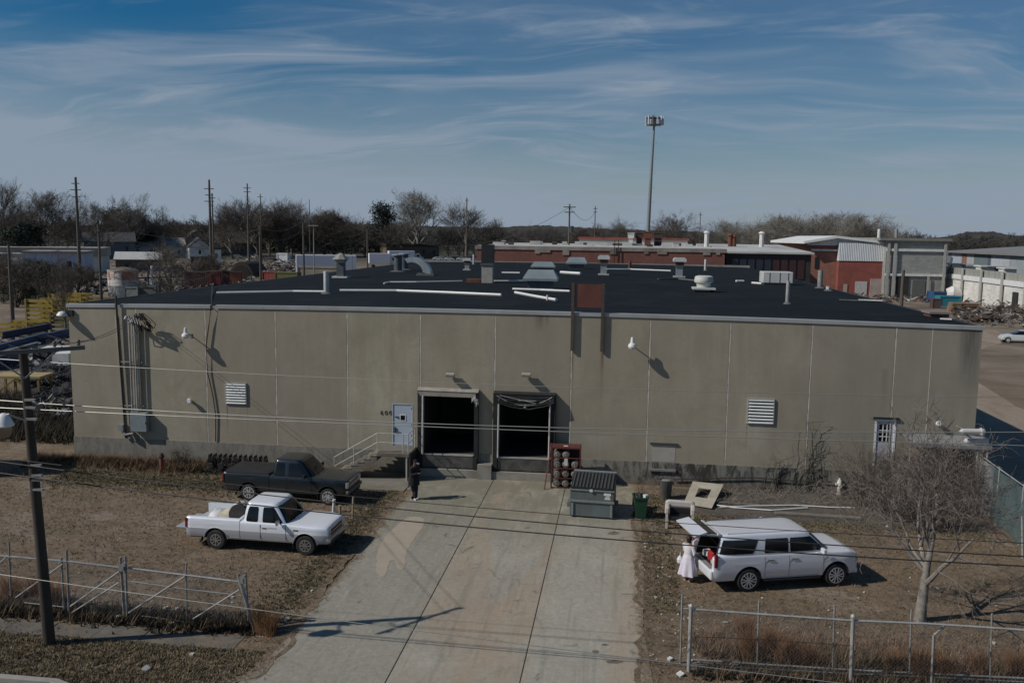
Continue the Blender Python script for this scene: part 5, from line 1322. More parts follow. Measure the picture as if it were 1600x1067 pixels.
# ---------------------------------------------------------------- SUV
def suv():
    a, b = G(1167, 923), G(1304.6, 914); hd = math.atan2(b.y-a.y, b.x-a.x); wbs = 3.24
    paint = car_paint('pearl_white_paint', (.76, .78, .82), .28, .18, .2, coat=.9)
    t = T('suv', 'large white SUV parked on the right with its tailgate open', 'SUV', from_wheel(a, hd, .90), hd)
    W = 1.01; zb = .42; zc = .41; xr, xf = -1.26, wbs+.80
    taper = lambda x, z: (1-.07*max(0, (x-(wbs+.35))/.6)**1.5)*(1-.04*max(0, (z-.95)/.3))*(1-.03*max(0, (.7-z)/.3))*(1-.03*max(0, (-.9-x)/.4))
    hz = 1.26
    top = [(xr+.03, hz-.02), (xr+.10, hz+.03), (wbs-.42, hz+.02), (wbs-.28, hz+.0), (wbs+.45, hz-.05), (xf-.14, hz-.12), (xf-.03, hz-.24), (xf, .78), (xf-.03, .50)]
    body = body_loft(xr, xf, zb, [(xr, hz-.06), (xr+.06, hz+.0), (xr+.14, hz+.03), (wbs-.42, hz+.02), (wbs-.28, hz+.0), (wbs+.50, hz-.02), (xf-.16, hz-.06), (xf-.05, hz-.12), (xf, hz-.24)], [0, wbs], .50, zc, W, nose=.34, tail=.16).build('body', paint, t, smooth=True)
    bpy.context.view_layer.update()
    z0, z1 = hz-.02, 1.93; wbm, wt = .96, .84
    gx = (xr+.06, wbs-.18, xr+.24, wbs-.94)
    cb = Cabin(gx[0], gx[1], gx[2], gx[3], z0, z1, wbm, wt, ne=5.0, bow=.03); gh = cb.mesh(72).build('roof_and_pillars', paint, t, smooth=True)
    bpy.context.view_layer.update()
    cut = MB().bb(xr-.3, -.10, -.80, .80, .80, 1.60); bake(body, cut)
    try: body.data.set_sharp_from_angle(angle=R(35))
    except Exception: pass
    cut = MB(); cut.add([(xr-.3, -.80, .8), (-.1, -.80, .8), (-.1, .80, .8), (xr-.3, .80, .8), (xr-.3, -.72, 1.84), (-.1, -.72, 1.84), (-.1, .72, 1.84), (xr-.3, .72, 1.84)], [(0, 1, 5, 4), (1, 2, 6, 5), (2, 3, 7, 6), (3, 0, 4, 7), (4, 5, 6, 7), (0, 3, 2, 1)])
    bake(gh, cut)
    ln = MB(); ln.add([(xr+.06, -.79, .81), (-.11, -.79, .81), (-.11, .79, .81), (xr+.06, .79, .81), (xr+.32, -.71, 1.83), (-.11, -.71, 1.83), (-.11, .71, 1.83), (xr+.32, .71, 1.83)], [(0, 1, 5, 4), (1, 2, 6, 5), (2, 3, 7, 6), (4, 5, 6, 7), (0, 3, 2, 1)])
    ln.build('cargo_lining', M('dark_cabin_lining', (.016, .015, .015), .9, 0, .3, 4), t)
    MB().bb(-.42, -.20, -.70, .70, .82, 1.45).build('rear_seat', M('dark_leather', (.02, .018, .018), .6), t, bevel=.05)
    wz0, wz1 = z0+.09, z1-.13
    xfr = lambda z: gx[1]+(gx[3]-gx[1])*(z-z0)/(z1-z0); xre = lambda z: gx[0]+(gx[2]-gx[0])*(z-z0)/(z1-z0)
    for s in (-1, 1):
        cb.side(s, wz0, wz1, lambda z: xre(z)+.07, lambda z: .14+.20*(z-wz0)/(wz1-wz0), rc=.02).build('quarter_window', glass_d, t, smooth=True)
        cb.side(s, wz0, wz1, lambda z: .54+.05*(z-wz0)/(wz1-wz0), lambda z: 1.42, rc=.01).build('rear_door_window', glass_d, t, smooth=True)
        cb.side(s, wz0, wz1, lambda z: 1.48, lambda z: xfr(z)-.17, rc=.02).build('front_door_window', glass_d, t, smooth=True)
        for xx in (.56, 1.45, wbs-.52): MB().bb(xx-.006, xx+.006, s*(W-.003)-.006, s*(W-.003)+.006, zb+.1, hz-.04).build('door_seam', M('seam_grey', (.12, .12, .13), .6), t)
        for xx in (.66, 1.55): MB().bb(xx, xx+.22, s*(W-.01)-.02, s*(W-.01)+.022, 1.07, 1.11).build('door_handle', chrome, t)
        mo = MB().box((wbs-.62, s*(W+.14), hz+.10), (.12, .24, .18)).build('wing_mirror', paint, t, bevel=.03)
        MB().box((xf-.05, s*.80, .93), (.12, .26, .22), rz=-s*.25).build('headlight', lensm, t, bevel=.02)
        MB().bb(xr+.01, xr+.13, s*(W*.93)-.075, s*(W*.93)+.035, .92, 1.36).build('tail_light', redl, t, bevel=.02)
        MB().tube([(xr+.55, s*.70, z1+.05), (wbs-1.25, s*.71, z1+.05)], .018, 6).build('roof_rail', chrome if s > 0 else paint, t)
        MB().bb(.55, wbs-.6, s*(W-.0)-.02, s*(W-.0)+.05, .36, .40).build('side_step', blackp, t)
    cb.end(True, z0+.06, z1-.07, .10, .09).build('windscreen', glass_d, t, smooth=True)
    MB().bb(xf-.04, xf+.02, -.62, .62, .66, 1.03).build('grille', M('grille_grey', (.12, .12, .12), .4, .5), t, bevel=.015)
    MB().bb(xf-.08, xf+.05, -.92, .92, .42, .60).build('front_bumper', paint, t, bevel=.04)
    MB().bb(xr-.10, xr+.10, -.95, .95, .46, .80).build('rear_bumper', paint, t, bevel=.05)
    MB().bb(xr-.06, xr+.12, -.70, .70, .802, .815).build('loading_sill', M('sill_plate', (.35, .36, .36), .5, .4), t)
    MB().bb(-.9, wbs+.6, -.78, .78, .28, .46).build('chassis', under, t)
    for x in (0, wbs):
        MB().bb(x-.52, x+.52, -.66, .66, .46, .78 if x == 0 else .95).build('inner_well', under, t)
        for s in (-1, 1): wheel(t, x, s*(W-.14), .405, .28, .275, alloy, 6, s)
    # raised tailgate hinged at the rear edge of the roof
    H = Vector((gx[2]+.06, 0, z1+.01)); d = Vector((-math.cos(R(-12)), 0, -math.sin(R(-12)))); d2 = Vector((-math.cos(R(14)), 0, -math.sin(R(14))))
    P1 = H+d*.52; P2 = P1+d2*.46
    up = Vector((0, 0, 1))
    tgm = MB()
    tgm.slab([P1+Vector((0, -.82, 0)), P2+Vector((0, -.86, 0)), P2+Vector((0, .86, 0)), P1+Vector((0, .82, 0))], -.07)
    for s in (-1, 1): tgm.slab([H+Vector((0, s*.72, 0)), P1+Vector((0, s*.82, 0)), P1+Vector((0, s*.74, 0)), H+Vector((0, s*.64, 0))][::s], -.05)
    tgm.slab([H+Vector((0, -.74, .0)), H+d*.10+Vector((0, -.74, 0)), H+d*.10+Vector((0, .74, 0)), H+Vector((0, .74, 0))], -.05)
    tgo = tgm.build('tailgate', paint, t)
    MB().slab([H+d*.10+Vector((0, -.66, .01)), P1+Vector((0, -.75, .01)), P1+Vector((0, .75, .01)), H+d*.10+Vector((0, .66, .01))], -.02).build('tailgate_window', glass_d, tgo)
    n2 = d2.cross(Vector((0, 1, 0)))
    if n2.z < 0: n2 = -n2
    c2 = (P1+P2)/2
    pm_ = Matrix((tuple(Vector((d2.x, 0, n2.x))), (0, 1, 0), (d2.z, 0, n2.z)))
    MB().box(c2+n2*.012+Vector((0, 0, 0)), (.20, .42, .012), M=pm_).build('number_plate_recess', M('plate_recess', (.22, .24, .26), .5), tgo)
    MB().box(P1+d2*.06+n2*.012, (.035, .9, .012), M=pm_).build('chrome_strip', chrome, tgo)
    for s in (-1, 1): MB().cyl((xr+.32, s*.74, 1.45), H+d*.45+Vector((0, s*.72, -.02)), .014, None, 6).build('gas_strut', blackp, tgo)
    return t, hd
suvT, shd = suv()
def suvp(x, y, z): return Vector(suvT.location)+Matrix.Rotation(shd, 3, 'Z') @ Vector((x, y, z))
for x, y, sz, col, lab, cat in ((-.88, -.10, (.34, .36, .34), (.30, .015, .018), 'red bag in the open back of the white SUV', 'bag'), (-.90, .32, (.3, .34, .22), (.55, .55, .52), 'white box beside the red bag in the SUV', 'box'), (-1.02, -.46, (.2, .22, .16), (.42, .36, .30), 'small tan parcel at the sill of the SUV', 'box')):
    o = MB().bb(-sz[0]/2, sz[0]/2, -sz[1]/2, sz[1]/2, 0, sz[2]).build(cat, M(lab[:12].replace(' ', '_'), col, .7), None, bevel=.04); o.location = suvp(x, y, .83); o.rotation_euler[2] = shd+.2; tag(o, lab, cat)
# white saloon far right
g = G(1597, 536); t = T('parked_car', 'white car at the right edge of the picture beside the dirt track', 'car', (g.x+1.2, g.y+.4, 0), R(172))
cpnt = car_paint('white_car_paint', (.60, .64, .62), .3)
top = [(-1.0, .85), (-.9, .95), (-.2, 1.0), (2.5, .95), (3.2, .80), (3.42, .62), (3.44, .4)]
extrude_body(profile(-1.0, 3.4, .28, top, [0, 2.7], .36, .31), .88, lambda x, z: 1-.08*max(0, (x-2.8)/.6)-.05*max(0, (z-.8)/.3)).build('body', cpnt, t, bevel=.05, smooth=True)
greenhouse(-.5, 2.25, .1, 1.35, .95, 1.42, .80, .58, 'cabin', glass_d, t, .05)
MB().bb(.12, 1.34, -.6, .6, 1.425, 1.455).build('roof', cpnt, t, bevel=.02)
for x in (0, 2.7):
    for s in (-1, 1): wheel(t, x, s*.76, .31, .2, .2, alloy, 5, s)
for s in (-1, 1): MB().box((3.36, s*.62, .66), (.12, .3, .12)).build('headlight', lensm, t, bevel=.02)
# ============================================================ PEOPLE
def skin_body(name, joints, links, mat, root, sub=2):
    """joints: name -> (pos, radius); links: pairs; pelvis first"""
    me = bpy.data.meshes.new(name); o = bpy.data.objects.new(name, me); COL.objects.link(o)
    keys = list(joints); me.from_pydata([joints[k][0] for k in keys], [(keys.index(a), keys.index(b)) for a, b in links], [])
    o.parent = root
    m = o.modifiers.new('skin', 'SKIN'); m.use_smooth_shade = True
    for i, k in enumerate(keys):
        r = joints[k][1]; r = r if isinstance(r, tuple) else (r, r)
        me.skin_vertices[0].data[i].radius = r
    me.skin_vertices[0].data[0].use_root = True
    s = o.modifiers.new('sub', 'SUBSURF'); s.levels = sub; s.render_levels = sub
    bpy.context.view_layer.update(); bake(o); o.data.materials.clear(); o.data.materials.append(mat)
    for p in o.data.polygons: p.use_smooth = True
    return o
def hand_joints(J, Lk, key, wrist, d, palm_dir, side):
    """five fingers on a palm: d is where the hand points, palm_dir where the thumb side faces"""
    d = Vector(d).normalized(); s = Vector(palm_dir).normalized(); w = Vector(wrist); n = d.cross(s)
    J[key+'palm'] = (tuple(w+d*.05), (.020, .034)); Lk.append((key+'wrist', key+'palm'))
    for i, (off, L) in enumerate(((.030, .070), (.010, .080), (-.010, .074), (-.028, .058))):
        a = w+d*.085+s*off; b = a+d*L*.5+n*.010; c = b+d*L*.42+n*.022
        J[f'{key}f{i}a'] = (tuple(a), .011); J[f'{key}f{i}b'] = (tuple(b), .009); J[f'{key}f{i}c'] = (tuple(c), .007)
        Lk += [(key+'palm', f'{key}f{i}a'), (f'{key}f{i}a', f'{key}f{i}b'), (f'{key}f{i}b', f'{key}f{i}c')]
    a = w+d*.035+s*.045; b = a+d*.035+s*.022; J[key+'ta'] = (tuple(a), .012); J[key+'tb'] = (tuple(b), .009)
    Lk += [(key+'palm', key+'ta'), (key+'ta', key+'tb')]
def person(label, loc, rz, skin, pose, H=1.72, group=None):
    t = T('person', label, 'person', loc, rz); k = H/1.72
    P = {a: tuple(c*k for c in b) for a, b in pose.items()}
    J = {'pelvis': (P['pelvis'], (.125*k, .10*k)), 'waist': (P['waist'], (.115*k, .085*k)), 'chest': (P['chest'], (.15*k, .10*k)), 'neck0': (P['neck0'], (.07*k, .06*k)), 'neck1': (P['neck1'], .052*k), 'head0': (P['head0'], (.070*k, .082*k)), 'head1': (P['head1'], (.078*k, .094*k)), 'head2': (P['head2'], (.062*k, .075*k))}
    Lk = [('pelvis', 'waist'), ('waist', 'chest'), ('chest', 'neck0'), ('neck0', 'neck1'), ('neck1', 'head0'), ('head0', 'head1'), ('head1', 'head2')]
    f = Vector(P['face'])-Vector(P['head1']); f.normalize()
    for s in ('l', 'r'):
        J[s+'hip'] = (P[s+'hip'], .085*k); J[s+'knee'] = (P[s+'knee'], .055*k); J[s+'ankle'] = (P[s+'ankle'], .038*k); J[s+'heel'] = (P[s+'heel'], .036*k); J[s+'toe'] = (P[s+'toe'], (.038*k, .024*k))
        J[s+'sho'] = (P[s+'sho'], .060*k); J[s+'elb'] = (P[s+'elb'], .040*k); J[s+'wrist'] = (P[s+'wrist'], .027*k)
        Lk += [('pelvis', s+'hip'), (s+'hip', s+'knee'), (s+'knee', s+'ankle'), (s+'ankle', s+'heel'), (s+'heel', s+'toe'), ('chest', s+'sho'), (s+'sho', s+'elb'), (s+'elb', s+'wrist')]
        d = Vector(P[s+'wrist'])-Vector(P[s+'elb'])
        hand_joints(J, Lk, s, P[s+'wrist'], d, Vector((f.x, f.y, .3)), s)
    body = skin_body('body', J, Lk, skin, t)
    h = Vector(P['head1']); sd = Vector((0, 0, 1)).cross(f)
    fm = MB(); fm.lathe(h+f*.088*k+Vector((0, 0, -.012)), [(.004, .03), (.014, 0), (.017, -.018), (.008, -.026)], 8)
    fm.build('nose', skin, body, smooth=True)
    for s in (-1, 1):
        MB().lathe(h+f*.082*k+sd*s*.032+Vector((0, 0, .016)), [(.004, -.007), (.010, 0), (.004, .007)], 8).build('eye', M('eye_dark', (.03, .02, .015), .3), body)
        MB().lathe(h+sd*s*.080*k, [(.008, -.03), (.016, 0), (.013, .03), (.005, .038)], 8).build('ear', skin, body)
    MB().box(h+f*.080*k+Vector((0, 0, -.052)), (.036 if abs(f.y) > .7 else .012, .012 if abs(f.y) > .7 else .036, .010)).build('mouth', M('lips', (.16, .06, .05), .5), body)
    return t, P, f, h, k
def cloth_loft(rings, n=20, fold=0.0, seed=1, closed_top=True):
    """rings: (centre, rx, ry) going down; fold: depth of pleats growing downwards"""
    rnd = random.Random(seed); m = MB(); vs = []; ph = rnd.random()*6
    for j, (c, rx, ry) in enumerate(rings):
        for i in range(n):
            a = 2*math.pi*i/n; k = 1+fold*j/len(rings)*math.sin(a*7+ph)*(1+.3*math.sin(3*a))
            vs.append((c[0]+rx*math.cos(a)*k, c[1]+ry*math.sin(a)*k, c[2]))
    fs = [(j*n+i, j*n+(i+1) % n, (j+1)*n+(i+1) % n, (j+1)*n+i) for j in range(len(rings)-1) for i in range(n)]
    if closed_top: fs.append(tuple(range(n))[::-1])
    fs.append(tuple(range((len(rings)-1)*n, len(rings)*n)))
    return m.add(vs, fs)
skin_a = M('skin_brown', (.22, .12, .08), .55, 0, .08, 6); skin_b = M('skin_fair', (.42, .26, .19), .55, 0, .08, 6)
# figures face +X in their own space
base = dict(pelvis=(0, 0, .93), waist=(.0, 0, 1.08), chest=(.0, 0, 1.30), neck0=(0, 0, 1.42), neck1=(.01, 0, 1.49), head0=(.02, 0, 1.56), head1=(.025, 0, 1.62), head2=(.02, 0, 1.675), face=(.12, 0, 1.61),
    lhip=(0, .095, .90), lknee=(.02, .10, .50), lankle=(0, .10, .09), lheel=(-.02, .10, .04), ltoe=(.16, .12, .03), rhip=(0, -.095, .90), rknee=(.03, -.10, .50), rankle=(.0, -.10, .09), rheel=(-.02, -.10, .04), rtoe=(.16, -.12, .03),
    lsho=(0, .19, 1.37), lelb=(-.02, .26, 1.10), lwrist=(.05, .26, .86), rsho=(0, -.19, 1.37), relb=(-.02, -.26, 1.10), rwrist=(.05, -.26, .86))
# man in black by the steps, looking at something in his hands
pose = dict(base); pose.update(neck1=(.03, 0, 1.48), head0=(.06, 0, 1.545), head1=(.08, 0, 1.60), head2=(.08, 0, 1.66), face=(.18, 0, 1.56), lelb=(.06, .24, 1.12), lwrist=(.27, .12, 1.20), relb=(.06, -.24, 1.12), rwrist=(.27, -.10, 1.18))
g = G(647, 781)
t, P, f, h, k = person('person in black cap, long black jacket and white shoes standing by the steps', (g.x, g.y, 0), R(-25), skin_a, pose, 1.88)
blk = M('black_cloth', (.010, .010, .012), .9, 0, .3, 6); nvy = M('navy_trousers', (.012, .013, .026), .9, 0, .3, 6)
jk = cloth_loft([((0, 0, 1.46*k), .06, .07), ((0, 0, 1.43*k), .14, .22), ((0, 0, 1.35*k), .18, .26), ((0, 0, 1.15*k), .20, .25), ((0, 0, 1.0*k), .21, .26), ((-.01, 0, .84*k), .235, .275), ((-.01, 0, .66*k), .245, .285)], 20, .03, 3).build('jacket', blk, t, smooth=True)
for s in ('l', 'r'):
    MB().tube([P[s+'sho'], tuple((Vector(P[s+'sho'])+Vector(P[s+'elb']))/2), P[s+'elb'], tuple(Vector(P[s+'wrist'])*.92+Vector(P[s+'elb'])*.08)], .095, 10, .062).build('sleeve', blk, jk, smooth=True)
    MB().tube([P[s+'hip'], P[s+'knee'], tuple(Vector(P[s+'ankle'])+Vector((0, 0, .0)))], .115, 12, .085).build('trouser_leg', nvy, t, smooth=True)
    a = Vector(P[s+'heel']); MB().tube([a+Vector((-.05, 0, .02)), a+Vector((.02, 0, .03)), a+Vector((.12, .01, .02)), a+Vector((.21, .015, .0))], .058, 10, .042).build('shoe', M('white_shoe', (.65, .65, .63), .5), t, smooth=True)
MB().lathe(h+Vector((-.005, 0, .025)), [(.104, 0), (.106, .035), (.085, .085), (.03, .105)], 14).build('cap', blk, t, smooth=True)
MB().slab([h+f*.06+Vector((0, -.06, .04)), h+f*.20+Vector((0, -.05, .02)), h+f*.20+Vector((0, .05, .02)), h+f*.06+Vector((0, .06, .04))], .012).build('cap_peak', M('pale_cap_peak', (.45, .45, .44), .6), t)
ph = Vector(P['lwrist'])+Vector((.10, -.09, .05)); cph = Matrix.Rotation(R(-25), 3, 'Z') @ ph
tag(MB().box((g.x+cph.x, g.y+cph.y, cph.z), (.012, .08, .15), M=Matrix.Rotation(R(-25), 3, 'Z') @ Matrix.Rotation(R(35), 3, 'Y')).build('phone', black_steel), 'dark phone held by the person in black', 'phone')
# woman in white at the open tailgate
g = G(1074, 907)
pose = dict(base); pose.update(lelb=(.10, .22, 1.12), lwrist=(.30, .16, 1.16), relb=(.02, -.26, 1.12), rwrist=(.20, -.22, 1.02), neck1=(.02, 0, 1.49), head1=(.04, 0, 1.615), face=(.13, 0, 1.58))
t, P, f, h, k = person('person with dark hair in a white top and long white skirt behind the white SUV', (g.x, g.y, 0), R(50), skin_b, pose, 1.62)
wt1 = M('white_lace_cloth', (.66, .64, .66), .85, 0, .08, 8, .4); wt2 = M('lilac_white_skirt', (.64, .60, .67), .85, 0, .08, 8, .4)
tp = cloth_loft([((0, 0, 1.42*k), .06, .07), ((0, 0, 1.395*k), .10, .17), ((0, 0, 1.33*k), .125, .205), ((0, 0, 1.17*k), .12, .165), ((0, 0, 1.02*k), .125, .16)], 20, 0, 2).build('blouse', wt1, t, smooth=True)
cloth_loft([((0, 0, 1.035*k), .125, .16), ((0, 0, .93*k), .16, .20), ((0, 0, .72*k), .20, .25), ((0, 0, .48*k), .245, .295), ((0, 0, .26*k), .28, .33)], 42, .16, 5).build('skirt', wt2, t, smooth=False)
for s in ('l', 'r'):
    MB().tube([P[s+'sho'], tuple((Vector(P[s+'sho'])+Vector(P[s+'elb']))/2), P[s+'elb']], .075, 10, .07).build('sleeve', wt1, tp, smooth=True)
    a = Vector(P[s+'heel']); MB().tube([a+Vector((-.03, 0, .0)), a+Vector((.10, .01, .0)), a+Vector((.19, .015, -.01))], .045, 10, .032).build('shoe', M('nude_shoe', (.40, .30, .24), .5), t, smooth=True)
MB().lathe(h+Vector((-.02, 0, -.10)), [(.05, -.10), (.075, 0), (.098, .09), (.100, .14), (.075, .185), (.03, .205)], 14).build('hair', M('dark_hair', (.015, .010, .008), .6), t, smooth=True)
hp = Vector((g.x, g.y, 0))+Matrix.Rotation(R(50), 3, 'Z') @ Vector((.02, .36, .52))
tag(MB().lathe((0, 0, 0), [(.05, .0), (.10, .05), (.11, .16), (.07, .24), (.015, .30), (.01, .42)], 10).build('handbag', M('white_bag', (.66, .66, .68), .6)), 'small white bag hanging at the side of the person in white', 'bag').location = hp

# ============================================================ LOOSE THINGS IN THE YARD
# armchair-like padded piece over a black seat
g = G(1045, 826); t = T('armchair', 'worn cream armchair with a black seat standing in front of the wooden panel', 'armchair', (g.x+.45, g.y+.35, 0), R(-4))
crm = M('cream_upholstery', (.52, .48, .44), .8, 0, .1, 3, .3, dirt=(.34, .28, .22), dirt_amt=.5)
MB().prism([(-.60, .42), (-.60, .92), (-.50, 1.0), (.50, 1.0), (.60, .92), (.60, .42), (.44, .42), (.44, .74), (-.44, .74), (-.44, .42)], .28, .50).build('back', crm, t, bevel=.05)
for s in (-1, 1):
    MB().bb(s*.52-.09, s*.52+.09, -.42, .28, .62, .90).build('arm', crm, t, bevel=.05)
    MB().bb(s*.52-.05, s*.52+.05, -.42, -.32, .0, .62).build('leg', crm, t, bevel=.01); MB().bb(s*.40-.03, s*.40+.03, .30, .36, .0, .45).build('leg', black_steel, t)
MB().bb(-.42, .42, -.36, .30, .36, .50).build('seat', blackp, t, bevel=.03)
MB().bb(-.42, .42, .20, .30, .50, .74).build('seat_back', blackp, t, bevel=.02)
MB().bar((-.4, -.34, .18), (.4, -.34, .18), .03).build('stretcher', black_steel, t)
MB().bar((-.4, -.34, .18), (-.4, .30, .36), .03).build('stretcher', black_steel, t)
# panel with a window cut in it, leaning on rubbish
a, b, c, d = [G(*q) for q in ((1068, 789), (1112, 797), (1130, 771), (1082, 766))]
a.z, b.z, c.z, d.z = .06, .08, .42, .42
def lerp2(u, v): return a.lerp(b, u).lerp(d.lerp(c, u), v)
m_ = MB()
hole = ((.30, .70), (.38, .78))
us = [0, .28, .70, 1]; vs_ = [0, .34, .74, 1]
for i in range(3):
    for j in range(3):
        if (i, j) == (1, 1): continue
        m_.slab([lerp2(us[i], vs_[j]), lerp2(us[i+1], vs_[j]), lerp2(us[i+1], vs_[j+1]), lerp2(us[i], vs_[j+1])], .03)
tag(m_.build('wooden_panel', M('pale_plywood', (.42, .385, .31), .85, 0, .15, 2, .2, dirt=(.22, .18, .13), dirt_amt=.5)), 'pale plywood panel with a square hole lying tilted behind the cream armchair', 'panel')
# hydrant-like white standpipe by the wall
g = G(1307, 768); t = T('fire_hydrant', 'white fire hydrant by the wall right of the white pipes on the ground', 'hydrant', (g.x, g.y-.5, 0))
hw = M('hydrant_white', (.68, .66, .60), .6, 0, .1, 4, dirt=(.35, .28, .2), dirt_amt=.4)
MB().lathe((0, 0, 0), [(.14, 0), (.14, .05), (.09, .06), (.09, .50), (.12, .52), (.12, .60), (.10, .64), (.09, .70), (.04, .76), (.03, .82)], 14).build('barrel', hw, t, smooth=True)
for s in (-1, 1): MB().cyl((s*.06, 0, .50), (s*.19, 0, .50), .055, None, 10).build('outlet', hw, t)
MB().cyl((0, -.06, .46), (0, -.20, .46), .07, None, 10).build('outlet', hw, t)
# red standpipe on the left
g = G(253, 738); t = T('standpipe', 'rusty red standpipe with a dark cap in the grass at the left', 'standpipe', (g.x, g.y, 0))
MB().cyl((0, 0, 0), (0, 0, .78), .10, None, 12).build('pipe', M('standpipe_red', (.20, .060, .040), .8, 0, .2, 4, dirt=(.12, .08, .06), dirt_amt=.6), t, smooth=True)
MB().lathe((0, 0, .76), [(.13, 0), (.14, .08), (.10, .14), (.11, .18), (.05, .24)], 10).build('cap', M('standpipe_cap', (.06, .035, .03), .8), t)
MB().lathe((0, 0, 0), [(.16, 0), (.15, .03), (.1, .05)], 10).build('base', M('standpipe_red', (.2, .06, .04)), t)
# white post leaning and small posts
def small_post(px0, y0, px1, y1, label, r, mat, name='post', cat='post'):
    a = G(px0, y0); b = WY(px1, y1, a.y); tag(MB().cyl((a.x, a.y, -.02), b, r, r*.92, 8).build(name, mat), label, cat, None)
small_post(343, 720, 349, 688, 'white post leaning beside the black folding frames', .06, off_white)
small_post(551, 809, 552, 776, 'tan wooden post between the pickups and the drive, farther one', .05, M('tan_post', (.34, .29, .20), .8))
small_post(532, 822, 531, 789, 'tan wooden post just in front of the white pickup', .06, M('tan_post', (.34, .29, .20)))
small_post(521, 800, 522, 780, 'white bollard between the two pickups', .07, off_white, 'bollard', 'bollard')
small_post(1598, 872, 1597, 806, 'thin pale post at the right edge in front of the screen', .04, galv)
small_post(290, 712, 285, 667, 'dark thin post against the plinth, leaning left', .04, black_steel)
small_post(297, 712, 292, 674, 'dark post against the plinth beside the thin one', .05, black_steel)
# black folding frames along the plinth
a, b = G(345, 722), G(440, 724); n = 6; L = (b.x-a.x)
for i in range(n):
    x0_ = a.x+L*i/n; w = L/n*.95; t = T('folded_frame', ('leftmost', 'second', 'third', 'fourth', 'fifth', 'rightmost')[i]+' dark metal folding frame of the row against the plinth', 'metal frame', (x0_, YF-1.1, 0), group='dark folding frames stacked along the plinth')
    for q in (0, .14, .28):
        MB().tube([(0, q, .05), (w*.25, q, .80), (w*.5, q, .25), (w*.75, q, .82), (w, q, .08)], .032, 5).build('zigzag_tube', black_steel, t)
    MB().bar((0, .05, .45), (w, .05, .47), .04).build('cross_bar', M('worn_black_steel', (.07, .07, .07), .5, .3), t)
    MB().bar((0, -.03, .12), (w, -.03, .14), .05).build('lower_bar', M('dull_plate', (.16, .16, .155), .6), t)
    MB().lathe((w*.5, -.1, .25), [(.16, -.05), (.18, 0), (.16, .05)], 14, 'Y').build('caster', black_rubber, t)
# dark upholstered wheelchair-like heap by the frames is left as a tyre
tag(MB().lathe((G(350, 722).x, YF-.9, .30), [(.16, -.1), (.29, -.1), (.31, 0), (.29, .1), (.16, .1)], 18, 'Y').build('tyre', tyre_m), 'old tyre at the left end of the row of dark frames', 'tyre')
# white pipes and boards along the right wall
for k, (pts, r, lab) in enumerate((([(1120, 789), (1150, 793), (1205, 797), (1262, 793)], .035, 'nearest white plastic pipe on the soil behind the SUV'), ([(1125, 792), (1180, 790), (1240, 789), (1295, 792)], .03, 'white plastic pipe behind the nearest one'), ([(1290, 792), (1330, 793)], .03, 'short white pipe near the hydrant'))):
    tag(MB().tube([G(x, y, .05) for x, y in pts], r, 6).build('plastic_pipe', pvc), lab, 'pipe', 'white pipes on the ground by the wall')
a, b = G(1210, 803), G(1345, 811); tag(MB().bar((a.x, a.y, .06), (b.x, b.y, .06), .30, .07).build('plank', M('grey_plank', (.165, .150, .125), .9, 0, .3, 2, .3)), 'long grey plank lying on the soil behind the SUV', 'plank')
a, b = G(1110, 790), G(1190, 797); tag(MB().bar((a.x, a.y+.5, .05), (b.x, b.y+.6, .05), .16, .05).build('plank', M('grey_plank', (.165, .15, .125))), 'short grey plank beside the plywood panel', 'plank')
tag(MB().tube([WY(1052, 748.5, YF-.12), WY(1120, 747, YF-.12), WY(1180, 746, YF-.12), WY(1240, 751, YF-.12), WY(1300, 753, YF-.12)], .028, 5).build('wall_pipe', M('dark_cable', (.035, .03, .026))), 'dark pipe fixed along the plinth on the right', 'pipe')
# awning by the right-hand door
p0, p1 = WY(1410, 672, YF), WY(1524, 672, YF); zA = 3.0
t = T('awning', 'low grey corrugated awning on posts at the right corner of the warehouse', 'awning', ((p0.x+XR)/2, YF, 0))
aw = MB(); xa, xb = p0.x, XR+.35
for k in range(22): pass
MB().slab([(xa, YF-1.1, zA-.22), (xb, YF-1.1, zA-.22), (xb, YF-.02, zA), (xa, YF-.02, zA)], .05).build('roof_sheet', mat_corr('awning_sheet', (.26, .27, .265), .12), t, world=True)
MB().bb(xa, xb, YF-1.15, YF-1.1, zA-.32, zA-.16).build('fascia', galv_dull, t, world=True)
for x in (xa+.08, xa+2.95, xb-.15): MB().cyl((x, YF-1.05, 0), (x, YF-1.05, zA-.23), .045, None, 8).build('post', galv, t, world=True)
MB().bb(xa+.1, XR, YF-.08, YF-.035, .3, 2.05).build('opening_shade_sheet', M('opening_shade_dark', (.028, .038, .034), .9, 0, .3, 2), t, world=True)  # dark sheet that paints in the shaded opening below the awning
# white-lagged pipe ends seen by the corner
for k, (px, py, z_) in enumerate(((1533, 675, 0), (1539, 690, 0))):
    p = WY(px, py, YF-1.2+.3*k)
    tag(MB().lathe((p.x, p.y, p.z), [(.05, -.9), (.13, -.8), (.15, -.1), (.20, 0), (.16, .12), (.06, .16)], 10, 'X').build('insulated_pipe', M('lagging_white', (.50, .50, .48), .7)), ('upper' if k == 0 else 'lower')+' white lagged pipe end at the right corner of the awning', 'pipe', 'lagged pipe ends by the awning')
    # carried by a bracket from the wall line
    MB().bar((p.x-.6, p.y, p.z), (p.x-.6, YF, p.z), .05).build('bracket', galv_dull, t, world=True)
